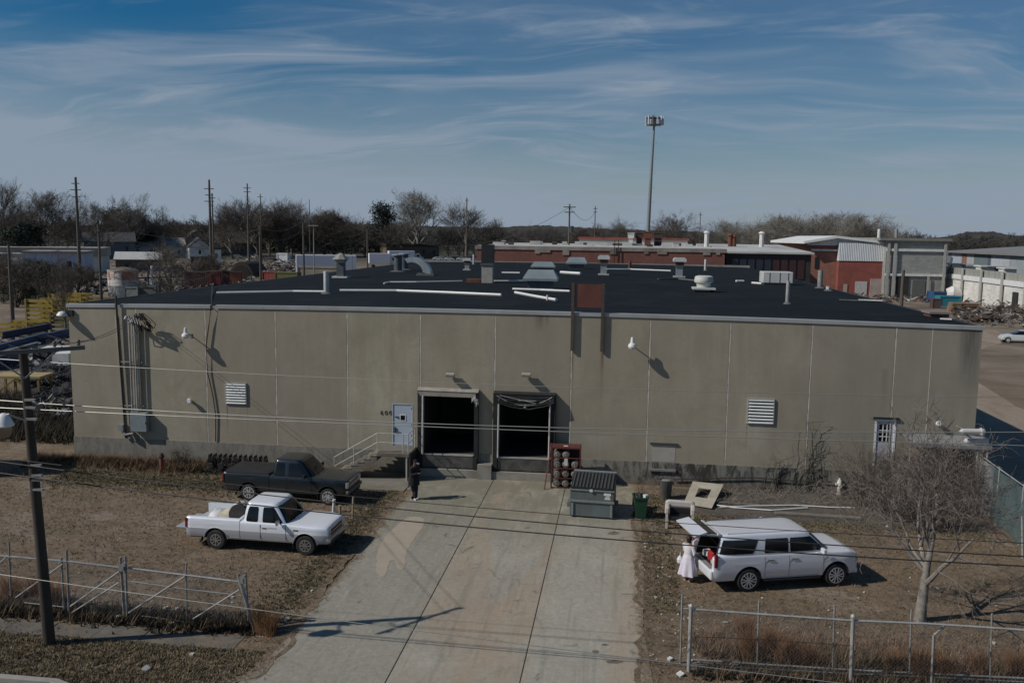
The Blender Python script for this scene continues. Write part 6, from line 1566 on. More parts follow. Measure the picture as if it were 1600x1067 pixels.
# screened fence running towards the camera from the corner
A_, B_ = G(1529, 711, 2.35), G(1604, 764, 2.35); A_.z = B_.z = 0; B_ = A_+(B_-A_)*1.9
t = T('screened_fence', 'chain link fence covered with dark green screen cloth at the right corner of the warehouse', 'fence', tuple((A_+B_)/2))
d = (B_-A_); nseg = 26; scm = MB(); hS = 2.35
vs = []
for i in range(nseg+1):
    q = A_+d*i/nseg; nrm = Vector((d.y, -d.x, 0)).normalized()*(.05*math.sin(i*1.1)+.03*math.sin(i*2.7))
    vs += [tuple(q+nrm+Vector((0, 0, .05))), tuple(q+nrm*1.3+Vector((0, 0, hS*.5))), tuple(q+nrm*.3+Vector((0, 0, hS-.05*abs(math.sin(i*.6)))))]
fs = []
for i in range(nseg): fs += [(i*3, i*3+3, i*3+4, i*3+1), (i*3+1, i*3+4, i*3+5, i*3+2)]
scm.add(vs, fs)
def mat_screen():
    m, nt, b = _nt('screen_cloth'); p = geo_pos(nt); s = sxyz(nt, p)
    c = ramp(nt, noise(nt, p, 1.2, 6, .7), [(.3, (.05, .085, .085)), (.7, (.12, .165, .165))])
    c = mixc(nt, mrange(nt, s[1], A_.y-2.2, A_.y-1.2), c, (.24, .245, .24))
    nt.links.new(c, b.inputs['Base Color']); b.inputs['Roughness'].default_value = .8
    tr = N(nt, 'ShaderNodeBsdfTransparent'); mx = N(nt, 'ShaderNodeMixShader'); mx.inputs[0].default_value = .80
    nt.links.new(tr.outputs[0], mx.inputs[1]); nt.links.new(b.outputs[0], mx.inputs[2])
    nt.links.new(mx.outputs[0], [n for n in nt.nodes if n.type == 'OUTPUT_MATERIAL'][0].inputs[0]); return m
scm.build('screen_cloth', mat_screen(), t, world=True, smooth=True)
for i in range(5):
    q = A_+d*i/4; MB().cyl((q.x, q.y, 0), (q.x, q.y, hS+.12), .035, None, 8).build('post', galv, t, world=True)
MB().cyl(A_+Vector((0, 0, hS+.05)), B_+Vector((0, 0, hS+.05)), .025, None, 6).build('top_rail', galv, t, world=True)

# ============================================================ LITTER, GRASS, WEEDS
random.seed(21)
lt = MB(); spots = [(186, 966, .16), (1552, 1006, .1), (1047, 1031, .12), (1009, 850, .1), (1008, 855, .07), (1029, 888, .09), (1045, 902, .08), (1025, 934, .08), (229, 1046, .16), (268, 975, .12), (300, 1023, .12), (1190, 809, .14), (1387, 823, .1), (487, 924, .09), (448, 968, .1), (174, 719, .09), (260, 950, .1), (276, 952, .1), (363, 934, .1), (364, 942, .08), (560, 690, .06), (1063, 1055, .16), (1133, 973, .1), (638, 764, .08), (573, 796, .08), (1575, 790, .1)]
for _ in range(150): spots.append((random.uniform(1000, 1100), random.uniform(815, 1040), random.uniform(.02, .055)))
for _ in range(90): spots.append((random.uniform(60, 480), random.uniform(720, 1000), random.uniform(.02, .05)))
for _ in range(60): spots.append((random.uniform(1100, 1590), random.uniform(770, 1050), random.uniform(.02, .06)))
for x, y, s in spots:
    g = G(x, y)
    if -9.4 < g.x < .9 and 20 < g.y < 41: continue
    rm_ = Matrix.Rotation(random.uniform(0, 3), 3, 'Z') @ Matrix.Rotation(random.uniform(-.5, .5), 3, 'X')
    lt.box((g.x, g.y, s*.3), (s*random.uniform(.6, 1.6), s, s*random.uniform(.2, .7)), M=rm_)
tag(lt.build('litter', M('litter', (.50, .49, .45), .8, 0, .3, 5)), 'scraps of pale litter scattered over the dry grass', 'litter', kind='stuff')

def tufts(name, n, region, hmin, hmax, width, cols, label, cat, seed, blades=4, keep=None):
    rnd = random.Random(seed); m = MB(); vs, fs = m.v, m.f
    for _ in range(n):
        x, y = region(rnd)
        if keep and not keep(x, y, rnd): continue
        h = rnd.uniform(hmin, hmax)
        for b in range(blades):
            a = rnd.uniform(0, 6.283); l = rnd.uniform(.25, .95)*h; w = width*rnd.uniform(.6, 1.3)
            dx, dy = math.cos(a)*l, math.sin(a)*l; bx, by = x+rnd.uniform(-.05, .05), y+rnd.uniform(-.05, .05)
            k = len(vs); vs += [(bx-dy/l*w/2, by+dx/l*w/2, 0), (bx+dy/l*w/2, by-dx/l*w/2, 0), (bx+dx, by+dy, h*rnd.uniform(.6, 1))]; fs.append((k, k+1, k+2))
    o = m.build(name, cols); tag(o, label, cat, kind='stuff'); return o
def grass_mat(name, c1, c2, c3):
    m, nt, b = _nt(name); p = geo_pos(nt)
    c = ramp(nt, noise(nt, p, 2.5, 6, .75), [(.32, c1), (.5, c2), (.68, c3)])
    g = ramp(nt, noise(nt, p, .33, 6, .7, .8, (1, 1, 1), (5, 9, 0)), [(.52, 0), (.66, .45)])
    c = mixc(nt, g, c, (.11, .112, .05))
    nt.links.new(c, b.inputs['Base Color']); b.inputs['Roughness'].default_value = .9; return m
gr1 = grass_mat('dry_grass', (.10, .068, .040), (.21, .145, .086), (.37, .27, .165))
def vehicles(x, y):
    return False
def kp(x, y, rnd):
    if -9.7 < x < 1.1 and y < 41.5: return rnd.random() < .0
    if -14.3 < x < -9.7 and 38.5 < y: return False
    if y > 41.4 and XL-.1 < x < XR+.1: return False
    if 22.5 < y < 23.5 and x < -9.6: return rnd.random() < (.75 if math.sin(x*1.7)+math.sin(x*.6+y*3) > .5 else .15)
    if 3.5 < x < 15.5 and 37.2 < y < 41.3: return rnd.random() < .22
    if math.sin(x*.9+math.sin(y*.7)*2)*math.sin(y*.8+math.sin(x*.6)*1.7) < -.35: return rnd.random() < .35
    return True
tufts('dry_grass', 52000, lambda r: (r.uniform(-30, 24), 20.2+21.2*r.random()**1.25), .03, .10, .026, gr1, 'short dry brown grass over the front lot', 'grass', 5, 3, kp)
tufts('verge_grass', 7000, lambda r: (r.uniform(-19, -9.8), r.uniform(20.2, 22.6)), .04, .12, .03, grass_mat('verge_grass', (.085, .068, .038), (.18, .142, .080), (.31, .25, .155)), 'greener tufty grass on the street verge', 'grass', 8, 4, lambda x, y, r: x < -10-(21-y)*.3)
green = grass_mat('green_weeds', (.055, .048, .026), (.115, .100, .050), (.21, .175, .095))
def reg_green(r):
    k = r.random()
    if k < .45: return (r.uniform(-27, -17), 38.2+r.gauss(0, .9))
    if k < .7: return (r.uniform(-10.6, -9.6)-abs(r.gauss(0, .6)), r.uniform(24.5, 38.5))
    if k < .85: return (r.uniform(1.0, 2.2), r.uniform(27, 40))
    return (r.uniform(2, 15), 36.7+r.gauss(0, .4))
tufts('green_weeds', 9000, reg_green, .04, .14, .03, green, 'patches of green weeds near the wall and the drive', 'weeds', 9, 4, lambda x, y, r: y < 41.4 and not (-9.55 < x < .95))
# taller dead weeds at the plinth and along both fences
dead = grass_mat('dead_weeds', (.075, .050, .028), (.15, .098, .052), (.24, .165, .095))
dark = grass_mat('dark_leaf_litter', (.016, .015, .010), (.032, .028, .017), (.07, .058, .034))
def reg_dead(r):
    k = r.random()
    if k < .40: return (r.uniform(-30, -20), 41.2-abs(r.gauss(0, .5)))
    if k < .62: return (r.uniform(-30, -21), 41.2-abs(r.gauss(0, 1.0)))
    if k < .8: return (r.uniform(2.5, 17.5), 23.6+r.gauss(0, .5))
    return (r.uniform(-24, -10.8), 24.1+r.gauss(0, .3))
tufts('dead_weeds', 5200, reg_dead, .15, .55, .028, dead, 'straggly dead weeds along the plinth and fences', 'weeds', 12, 4, lambda x, y, r: y < 41.45)
def reg_dark(r):
    k = r.random()
    if k < .6: return (r.uniform(-24, -10.4), 24.0+r.gauss(0, .28))
    if k < .75: return (r.uniform(2.2, 17), 23.15+r.gauss(0, .15))
    return (r.uniform(-21.5, -19.5), 41.0-abs(r.gauss(0, .5)))
tufts('dark_leaf_litter', 6500, reg_dark, .03, .22, .05, dark, 'dark leaf litter and ivy caught under the fences', 'ground cover', 13, 4)
# tall orange-brown grass clumps: one thing each
brm = grass_mat('broom_grass', (.14, .065, .028), (.25, .125, .055), (.36, .20, .10))
def clump(px, py, h, w, label, n=150, seed=0, g=None, name='grass_clump'):
    rnd = random.Random(seed); m = MB(); q = G(px, py)
    for _ in range(n):
        a = rnd.uniform(0, 6.283); r0 = abs(rnd.gauss(0, w*.4)); l = rnd.uniform(.05, .42)*h; hh = h*rnd.uniform(.45, 1); ww = .012
        x, y = r0*math.cos(a), r0*math.sin(a); a2 = a+rnd.uniform(-.8, .8); k = len(m.v)
        m.v += [(x-ww, y, 0), (x+ww, y, 0), (x+math.cos(a2)*l*.4+ww*.6, y+math.sin(a2)*l*.4, hh*.6), (x+math.cos(a2)*l*.4-ww*.6, y+math.sin(a2)*l*.4, hh*.6), (x+math.cos(a2)*l, y+math.sin(a2)*l, hh)]
        m.f += [(k, k+1, k+2, k+3), (k+3, k+2, k+4)]
    o = m.build(name, brm); o.location = (q.x, q.y, 0); tag(o, label, 'grass clump', g)
CG = 'tall orange-brown grass clumps by the fences'
for i, (x, y, h, w, lab) in enumerate(((408, 990, 1.15, .22, 'tall orange grass clump at the end of the left gate'), (422, 992, .8, .2, 'shorter orange grass clump beside the left gate end'),
    (1165, 1010, 1.15, .20, 'orange grass clump left of the first upright of the sliding gate'), (1172, 1030, 1.0, .3, 'orange grass clump in front of the leftmost one'), (1205, 1025, .95, .3, 'orange grass clump between the first two uprights'),
    (1236, 1035, .9, .35, 'broad orange grass clump near the second upright'), (1262, 1040, .7, .3, 'low orange grass clump left of the thick middle post'), (1395, 1052, .75, .3, 'orange grass clump right of the thick middle post'),
    (1440, 1062, 1.0, .3, 'orange grass clump behind the bent post'), (1468, 1060, .9, .3, 'orange grass clump right of the bent post'), (1590, 1062, 1.0, .35, 'orange grass clump at the right edge of the picture'), (1530, 1050, .6, .3, 'low orange grass clump near the last upright'),
    (15, 935, .9, .5, 'tan grass clump at the left edge behind the gate'), (85, 940, .8, .5, 'tan grass clump behind the street pole'), (60, 925, .7, .4, 'tan grass clump left of the street pole'))):
    clump(x, y, h, w, lab, 260 if w > .25 else 200, i+40, CG)

tufts('joint_weeds', 900, lambda r: (r.choice((-5.975, -2.425))+r.gauss(0, .02), r.uniform(22, 41)), .01, .05, .03, dark, 'dark weeds and dirt growing in the driveway joints', 'weeds', 31, 4, lambda x, y, r: math.sin(y*1.9)+math.sin(y*.7+x) > .1)
tufts('fence_brush', 2600, lambda r: (r.uniform(2.4, 17), 24.2+abs(r.gauss(0, .9))), .12, .65, .018, grass_mat('fence_brush', (.10, .062, .036), (.22, .14, .085), (.36, .26, .18)), 'brown tangled brush growing along the right-hand fence', 'undergrowth', 33, 5)

def reg_edge(r):
    y = r.uniform(19, 40.5)
    return (dedge(y)+.05+r.gauss(0, .16), y) if r.random() < .5 else (.95+r.gauss(0, .16), y)
tufts('edge_grass', 2600, reg_edge, .03, .11, .026, gr1, 'dry grass straggling over both edges of the driveway', 'grass', 44, 4)
# ============================================================ TREES
def gen_tree(seed, H=10.0, r0=.22, spread=.55, trunk_frac=.28, levels=4, kids=(7, 6, 5, 4), upb=.25, rmin=.012, sides=(8, 5, 3, 3, 3), multi=1, wig=.16, lean=(0, 0), tiplen=1.0, decay=.62, clip=None, fan=False):
    rnd = random.Random(seed); TR, CR = MB(), MB()
    def branch(p, d, L, r, lv):
        n = 5 if lv < 2 else 3; pts = [p.copy()]; rr = [r]; q = p.copy(); dd = d.copy()
        for i in range(n):
            w = wig*(1+.4*lv)*(.45 if lv == 0 else 1)
            dd = (dd+Vector((rnd.uniform(-w, w), rnd.uniform(-w, w), rnd.uniform(-w, w)+upb*.16))).normalized()
            q = q+dd*(L/n); pts.append(q.copy()); rr.append(max(rmin*.6, r*(1-.72*(i+1)/n)))
        m = TR if lv <= 1 else CR; k = sides[min(lv, len(sides)-1)]
        base = len(m.v)
        for i, pt in enumerate(pts):
            dv = (pts[min(i+1, n)]-pts[max(i-1, 0)]).normalized(); x = dv.cross(Vector((.3, .2, 1)))
            if x.length < .05: x = dv.cross(Vector((1, 0, 0)))
            x.normalize(); y = x.cross(dv)
            for s in range(k):
                a = 6.2832*s/k; m.v.append(tuple(pt+x*rr[i]*math.cos(a)+y*rr[i]*math.sin(a)))
        for i in range(n):
            for s in range(k): m.f.append((base+i*k+s, base+i*k+(s+1) % k, base+(i+1)*k+(s+1) % k, base+(i+1)*k+s))
        if lv >= levels: return
        nk = kids[min(lv, len(kids)-1)]
        for c in range(nk):
            t = (.30 if lv else trunk_frac)+(1-(.30 if lv else trunk_frac))*(c+rnd.random()*.8)/nk
            if c == nk-1: t = .97
            f = t*n; i = min(n-1, int(f)); pt = pts[i].lerp(pts[i+1], f-i); r_ = rr[i]*(1-(f-i))+rr[i+1]*(f-i)
            dv = (pts[i+1]-pts[i]).normalized(); a = rnd.uniform(0, 6.2832)
            side = dv.cross(Vector((math.cos(a), math.sin(a), .1))).normalized()
            ang = spread*rnd.uniform(.7, 1.35)*(.55 if c == nk-1 else 1)
            if fan and lv == 0: ang = spread*(1.55-1.15*t)*rnd.uniform(.85, 1.15)
            nd = (dv*math.cos(ang)+side*math.sin(ang)); nd = (nd+Vector((0, 0, upb*.35))).normalized()
            L2 = L*((.92 if fan and lv == 0 else decay) if lv or fan else decay*1.05)*rnd.uniform(.75, 1.15)*(1.0-.35*max(0, t-.4))*(tiplen if lv >= 2 else 1)
            branch(pt, nd, L2, max(rmin, r_*rnd.uniform(.52, .72)), lv+1)
    for k in range(multi):
        a = 6.28*k/max(1, multi)+rnd.random(); off = Vector((math.cos(a), math.sin(a), 0))*(.35 if multi > 1 else 0)
        d = Vector((lean[0], lean[1], 1)) + off*rnd.uniform(.5, 1.6)*(.9 if multi > 1 else 0)
        branch(off*.3, d.normalized(), H*(.62 if multi == 1 else .5), r0, 0)
    return TR, CR
def bark(name, c, v=.3): return M(name, c, .9, 0, v, 2.5, .3)
bk_light = bark('pale_bark', (.235, .215, .185)); bk_far = bark('distant_bark', (.15, .135, .11)); bk_twig = bark('brown_twigs', (.115, .095, .075)); bk_pale = bark('pale_twigs', (.22, .205, .17))
def tree_obj(name, label, cat, loc, TR, CR, m1, m2, group=None, rz=0, sc=1.0):
    t = T(name, label, cat, loc, rz, group); t.scale = (sc, sc, sc)
    TR.build('trunk', m1, t, smooth=True); CR.build('crown', m2, t); return t
# --- the bare tree in the right foreground
g = G(1437, 970)
TRf, CRf = gen_tree(23, 4.9, .19, .76, .34, 5, (9, 5, 4, 4, 3), .28, .0085, (10, 7, 5, 4, 3, 3), wig=.15, decay=.70, fan=True)
tf = tree_obj('bare_tree', 'bare pale-barked tree inside the right-hand fence', 'tree', (g.x, g.y, 0), TRf, CRf, M('lichen_bark', (.24, .22, .19), .9, 0, .35, 5, .6, dirt=(.05, .045, .035), dirt_amt=.8), bark('foreground_twigs', (.165, .135, .115)), rz=1.3)
# root flare and a few stubby suckers
# --- brush pile and shrubs against the right wall
sh = []
for i, (sd, H) in enumerate(((31, 3.4), (32, 2.8), (33, 3.0))):
    TR, CR = gen_tree(sd, H, .035, .65, .12, 3, (7, 6, 5), .2, .005, (5, 4, 3, 3), multi=6, wig=.25, decay=.62)
    sh.append((TR, CR))
locs = [(1345, 790, 0, 1.1, 'tangled bare shrub under the white glazed door'), (1375, 800, 1, 1.0, 'bare shrub just right of the hydrant'), (1400, 785, 2, 1.15, 'bare shrub below the left end of the awning'), (1430, 800, 0, 1.0, 'bare shrub in the middle of the brush below the awning'),
        (1460, 790, 1, 1.2, 'bare shrub under the awning'), (1490, 805, 2, 1.0, 'bare shrub right of the middle of the brush'), (1510, 790, 0, .9, 'bare shrub at the corner of the warehouse'), (1450, 830, 2, .8, 'low bare shrub nearest the foreground tree'), (1395, 815, 1, .75, 'low bare shrub in front of the door shrubs'), (1480, 825, 0, .8, 'low bare shrub at the right front of the brush')]
made = {}
bs = bark('shrub_twigs', (.125, .105, .085))
for i, (px, py, kd, s, lab) in enumerate(locs):
    q = G(px, py); q.y = min(q.y, 41.0); loc = (q.x, q.y, 0)
    if kd not in made:
        made[kd] = tree_obj('bare_shrub', lab, 'shrub', loc, *sh[kd], bs, bs, 'bare shrubs against the right end of the wall', i*1.3, s)
    else:
        dup(made[kd], loc, i*1.3, lab, (s, s, s))
# climbing vines on the wall
random.seed(77)
for (px, yb, yt, lab) in ((1250, 765, 622, 'tallest bare vine climbing the wall right of the right-hand louvre'), (1268, 765, 650, 'bare vine beside the tallest one'), (1205, 765, 700, 'low bare vine under the right-hand louvre')):
    p = WY(px, 740, YF-.05); ztop = WY(px, yt, YF).z; m = MB()
    for k in range(7):
        x = p.x+random.uniform(-.35, .35); pts = []; z = 0; tp_ = ztop*random.uniform(.45, 1.0)
        while z < tp_: pts.append((x, YF-.06-random.uniform(0, .1), z)); z += .25; x += random.uniform(-.08, .08)+(.02 if k < 3 else 0)
        if len(pts) > 2: m.tube(pts, .014, 4, .004)
        for _ in range(5):
            q = pts[random.randrange(len(pts))]; m.tube([q, (q[0]+random.uniform(-.3, .3), q[1]-.05, q[2]+random.uniform(.1, .4)), (q[0]+random.uniform(-.5, .5), q[1]-.1, q[2]+random.uniform(.3, .7))], .007, 3, .003)
    tag(m.build('wall_vine', bark('vine_grey', (.14, .125, .10))), lab, 'vine', 'bare vines on the wall')
# plants around the folding frames
TR, CR = gen_tree(60, 1.3, .02, .8, .1, 3, (6, 5, 4), .1, .004, (4, 3, 3, 3), multi=6, wig=.3)
tree_obj('bare_shrub', 'scrubby weeds with dark stems against the plinth by the leaning posts', 'shrub', (G(310, 715).x, 41.0, 0), TR, CR, bark('dark_stems', (.04, .035, .028)), bark('dark_stems', (.04, .035, .028)))
# tumbled twigs by the SUV front / brush heap behind it
br = MB(); random.seed(5)
for _ in range(420):
    q = G(random.uniform(1110, 1345), random.uniform(760, 792)); q.y = min(q.y, 41.3)
    a = random.uniform(0, 3.14); L = random.uniform(.2, 1.0); h = random.uniform(.02, .35)
    br.tube([(q.x, q.y, h*.3), (q.x+math.cos(a)*L*.5, q.y+math.sin(a)*L*.3, h), (q.x+math.cos(a)*L, q.y+math.sin(a)*L*.4, h*random.uniform(.3, 1.3))], .010, 3, .005)
for _ in range(260):
    q = G(random.uniform(1335, 1520), random.uniform(770, 815)); q.y = min(q.y, 41.2)
    a = random.uniform(0, 3.14); L = random.uniform(.3, 1.4); h = random.uniform(.1, .9)
    br.tube([(q.x, q.y, h*.3), (q.x+math.cos(a)*L*.5, q.y+math.sin(a)*L*.3, h), (q.x+math.cos(a)*L, q.y+math.sin(a)*L*.4, h*random.uniform(.3, 1.5))], .012, 3, .005)
tag(br.build('brushwood', bark('brushwood_grey', (.17, .155, .13))), 'loose dead sticks and brush along the right part of the wall', 'brushwood', kind='stuff')

# ---------------------------------------------------------------- distant trees
variants = []
specs = [(101, .62, .20, (13, 7, 5, 4, 3), .26, .60, .34), (102, .52, .28, (11, 6, 5, 4, 3), .30, .60, .30), (103, .70, .14, (13, 7, 5, 4, 3), .18, .60, .34), (104, .50, .30, (10, 7, 5, 4, 3), .30, .60, .28), (105, .64, .16, (14, 8, 5, 4, 3), .26, .62, .36)]
for sd, spr, tfr, kd, ub, dc, r0 in specs:
    variants.append(gen_tree(sd, 12, r0, spr, tfr, 5 if sd in (101, 105) else 4, kd if sd in (101, 105) else tuple(k+1 for k in kd[:4]), ub, .017, (6, 4, 3, 3, 3), wig=.12, decay=dc, fan=True))
vobj = {}
def vheight(v): return max(p[2] for p in v[1].v)
vh = [vheight(v) for v in variants]
vw = [max(p[0] for p in v[1].v)-min(p[0] for p in v[1].v) for v in variants]
def place_tree(px, top, dist, kind, label, wide=1.0, pale=False, group='bare trees on the skyline'):
    P_ = AT(px, dist); z = ZT(P_, top); s = z/vh[kind]; wide *= 1.4 if dist > 250 else 1.1
    key = (kind, pale)
    if key not in vobj:
        o = tree_obj('bare_tree', label, 'tree', P_, *variants[kind], bk_far if not pale else bk_light, bk_pale if pale else bk_twig, group, random.uniform(0, 6), s)
        o.scale = (s*wide, s*wide, s); vobj[key] = o
    else: dup(vobj[key], P_, random.uniform(0, 6), label, (s*wide, s*wide, s))
random.seed(99)
TL = [ # px, top row, distance, variant, width factor, pale, label
 (2, 268, 300, 3, .8, 0, 'tall bare tree cut by the left edge of the picture'), (68, 291, 400, 4, 1.0, 0, 'round bare tree left of the tallest far pole'), (30, 316, 420, 0, 1.0, 0, 'low bare tree behind the blue-sided building'), (105, 325, 430, 2, .9, 0, 'low bare tree beside the tallest far pole'),
 (155, 305, 380, 0, 1.0, 0, 'wide bare tree right of the tallest far pole'), (203, 296, 420, 1, 1.1, 1, 'spindly pale tree above the dark evergreens'), (248, 317, 420, 1, .9, 0, 'small bare tree right of the dark evergreens'), (285, 334, 440, 2, 1.0, 0, 'low bare tree above the grey roofs'),
 (262, 362, 150, 2, 1.4, 0, 'wide low bare tree in front of the white tank'), (95, 385, 110, 1, .8, 0, 'thin bare tree in front of the blue-sided building'), (362, 314, 405, 4, 1.0, 0, 'bare tree left of the twin poles'), (388, 304, 430, 3, 1.1, 0, 'tall bare tree between the far poles'),
 (345, 330, 440, 2, 1.2, 0, 'low rounded tree behind the brown-roofed house'), (402, 322, 445, 0, 1.2, 0, 'rounded tree behind the thin far pole'), (437, 314, 450, 4, 1.2, 0, 'broad rounded tree in the middle wood'), (472, 320, 455, 2, 1.3, 0, 'broad low tree beside the wooden pole'), (507, 322, 450, 0, 1.2, 0, 'rounded tree at the right of the middle wood'), (535, 332, 455, 4, 1.2, 0, 'rounded tree at the right end of the middle wood'), (570, 342, 440, 2, 1.2, 0, 'low rounded tree behind the white trucks'), (700, 345, 460, 2, 1.2, 0, 'low rounded tree between the two big ones'), (420, 318, 450, 0, 1.1, 0, 'bare tree above the quonset hut'), (455, 305, 460, 3, 1.0, 1, 'tallest pale tree of the middle wood'), (490, 318, 440, 2, 1.1, 0, 'bare tree above the long white trailer'), (522, 322, 450, 4, 1.0, 0, 'bare tree right of the long white trailer'), (548, 340, 440, 0, 1.1, 0, 'low bare tree near the white trucks'),
 (655, 292, 460, 4, 1.12, 1, 'largest round bare tree with pale branches in the centre'), (620, 335, 430, 2, 1.0, 0, 'dark bare tree left of the largest round tree'), (728, 317, 450, 3, 1.25, 0, 'bare tree with a pole in front, right of the largest'), (770, 338, 520, 0, 1.0, 0, 'small bare tree at the left end of the brick building'),
 (836, 343, 380, 2, 1.1, 0, 'low bare tree behind the brick building, left part'), (905, 352, 420, 4, 1.2, 0, 'low bare tree near the transformer pole'), (940, 345, 400, 0, 1.0, 0, 'bare tree between the transformer pole and the mast'), (972, 332, 380, 2, 1.2, 0, 'wide bare tree left of the cell mast'), (1050, 325, 330, 0, 1.0, 0, 'rounded bare tree right of the cell mast'),
 (1157, 335, 330, 2, 1.1, 1, 'pale bare tree left of the pale grove'), (1195, 338, 340, 0, 1.1, 1, 'second pale bare tree of the grove'), (1228, 330, 330, 4, 1.1, 1, 'third pale bare tree of the grove'), (1262, 322, 320, 2, 1.15, 1, 'tallest bare tree of the pale grove'), (1300, 335, 330, 0, 1.1, 1, 'fifth pale bare tree of the grove'),
 (1332, 326, 310, 4, 1.05, 1, 'bare tree above the white gabled warehouse'), (1362, 342, 320, 2, 1.0, 1, 'last bare tree of the pale grove'), (1142, 340, 345, 4, 1.3, 1, 'leftmost pale bare tree of the grove'), (1176, 334, 350, 2, 1.3, 1, 'pale bare tree between the first two of the grove'), (1212, 331, 345, 0, 1.3, 1, 'pale bare tree between the second and third of the grove'), (1246, 328, 340, 2, 1.3, 1, 'pale bare tree just left of the tallest of the grove'), (1282, 326, 340, 4, 1.3, 1, 'pale bare tree just right of the tallest of the grove'), (1318, 332, 335, 2, 1.3, 1, 'pale bare tree left of the one above the white gable'), (1348, 334, 330, 0, 1.3, 1, 'pale bare tree right of the one above the white gable'), (1376, 346, 340, 4, 1.2, 1, 'small pale tree at the right end of the grove'), (1410, 353, 420, 0, 1.0, 0, 'small lone bare tree above the concrete building')]
for px, top, dist, kd, wd, pl_, lab in TL: place_tree(px, top, dist, kd, lab, wd, bool(pl_))
# evergreens: clumps of small leaf faces through the crown volume
def evergreen(seed, H, W, n, cone=.4, leaf=.28):
    rnd = random.Random(seed); TR, CR = MB(), MB()
    TR.cyl((0, 0, 0), (0, 0, H*.9), H*.022, H*.006, 6)
    cl = []
    for _ in range(n//26):
        t = rnd.random()**.8; a = rnd.uniform(0, 6.283); rad = W*.5*(1-cone*t)*(1 if t > .12 else t*8)*rnd.uniform(.35, 1.0)
        cl.append((math.cos(a)*rad, math.sin(a)*rad, H*(.08+.90*t), rnd.uniform(.5, 1.2)*W*.10))
    for c in cl:
        TR.cyl((0, 0, max(.1, c[2]*.85)), (c[0]*.9, c[1]*.9, c[2]), .03, .01, 3, caps=False)
        for _ in range(26):
            p = Vector((c[0]+rnd.gauss(0, c[3]), c[1]+rnd.gauss(0, c[3]), c[2]+rnd.gauss(0, c[3]*.7))); s = leaf*rnd.uniform(.5, 1.2)
            a, b = Vector((rnd.uniform(-1, 1), rnd.uniform(-1, 1), rnd.uniform(-.6, .6))).normalized()*s, Vector((rnd.uniform(-1, 1), rnd.uniform(-1, 1), rnd.uniform(-.4, 1))).normalized()*s
            CR.add([p-a*.5, p+a*.5, p+b], [(0, 1, 2)])
    return TR, CR
evm = M('evergreen_leaf', (.018, .028, .016), .8, 0, .5, .4); evb = M('bush_leaf', (.032, .048, .022), .8, 0, .5, .8)
ev1 = evergreen(1, 10, 7.5, 5200, .35, .42); ev2 = evergreen(2, 6, 5.5, 5200, .3, .26)
eo = None
for px, top, dist, wd, lab in ((186, 328, 425, .95, 'dark evergreen left of the spindly pale tree'), (214, 333, 430, .9, 'dark evergreen right of the spindly pale tree'), (168, 350, 420, .8, 'low dark evergreen above the grey roof'), (598, 321, 440, .8, 'dark conifer left of the largest round tree'), (45, 352, 300, 1.2, 'dark evergreen behind the blue-sided building'), (236, 350, 430, .8, 'low dark evergreen among the roofs on the left'), (20, 358, 280, 1.0, 'dark evergreen at the left edge of the skyline')):
    P_ = AT(px, dist); s = ZT(P_, top)/10
    if eo is None: eo = tree_obj('evergreen_tree', lab, 'tree', P_, *ev1, bk_far, evm, 'dark evergreens on the left skyline', 0, s); eo.scale = (s*wd, s*wd, s)
    else: dup(eo, P_, random.uniform(0, 6), lab, (s*wd, s*wd, s))
bo = None
for px, yb, top, wd, lab in ((72, 472, 412, .8, 'dense green bush rising beside the yellow racks'), (28, 476, 440, .9, 'dark green bush at the left edge'), (6, 474, 445, .9, 'dark bush cut by the left edge'), (108, 466, 440, .7, 'low dark bush behind the yellow racks'), (48, 480, 452, 1.0, 'low bush in front of the dense green one')):
    P_ = G(px, yb); P_.z = 0; s = ZT(P_, top)/6
    if bo is None: bo = tree_obj('bush', lab, 'bush', P_, *ev2, bk_far, evb, 'green bushes at the left', 0, s); bo.scale = (s*wd, s*wd, s)
    else: dup(bo, P_, random.uniform(0, 6), lab, (s*wd, s*wd, s))
TR, CR = gen_tree(71, 6, .10, .6, .15, 4, (7, 6, 5, 4), .2, .014, (5, 4, 3, 3, 3), multi=4, wig=.2)
so_ = None
for px, yb, top, lab in ((25, 480, 395, 'bare thicket at the left edge in front of the blue-sided building'), (60, 470, 398, 'bare thicket left of the white tank'), (118, 470, 405, 'bare thicket beside the white tank'), (8, 455, 388, 'far bare thicket at the left edge'), (140, 455, 412, 'small bare thicket just left of the tank'), (330, 446, 392, 'bare thicket in front of the red containers')):
    P_ = G(px, yb); P_.z = 0; s = ZT(P_, top)/max(p[2] for p in CR.v)
    if so_ is None: so_ = tree_obj('bare_thicket', lab, 'shrub', P_, TR, CR, bk_twig, bk_twig, 'bare thickets at the left', 0, s); so_.scale = (s*1.3, s*1.3, s)
    else: dup(so_, P_, random.uniform(0, 6), lab, (s*1.3, s*1.3, s))
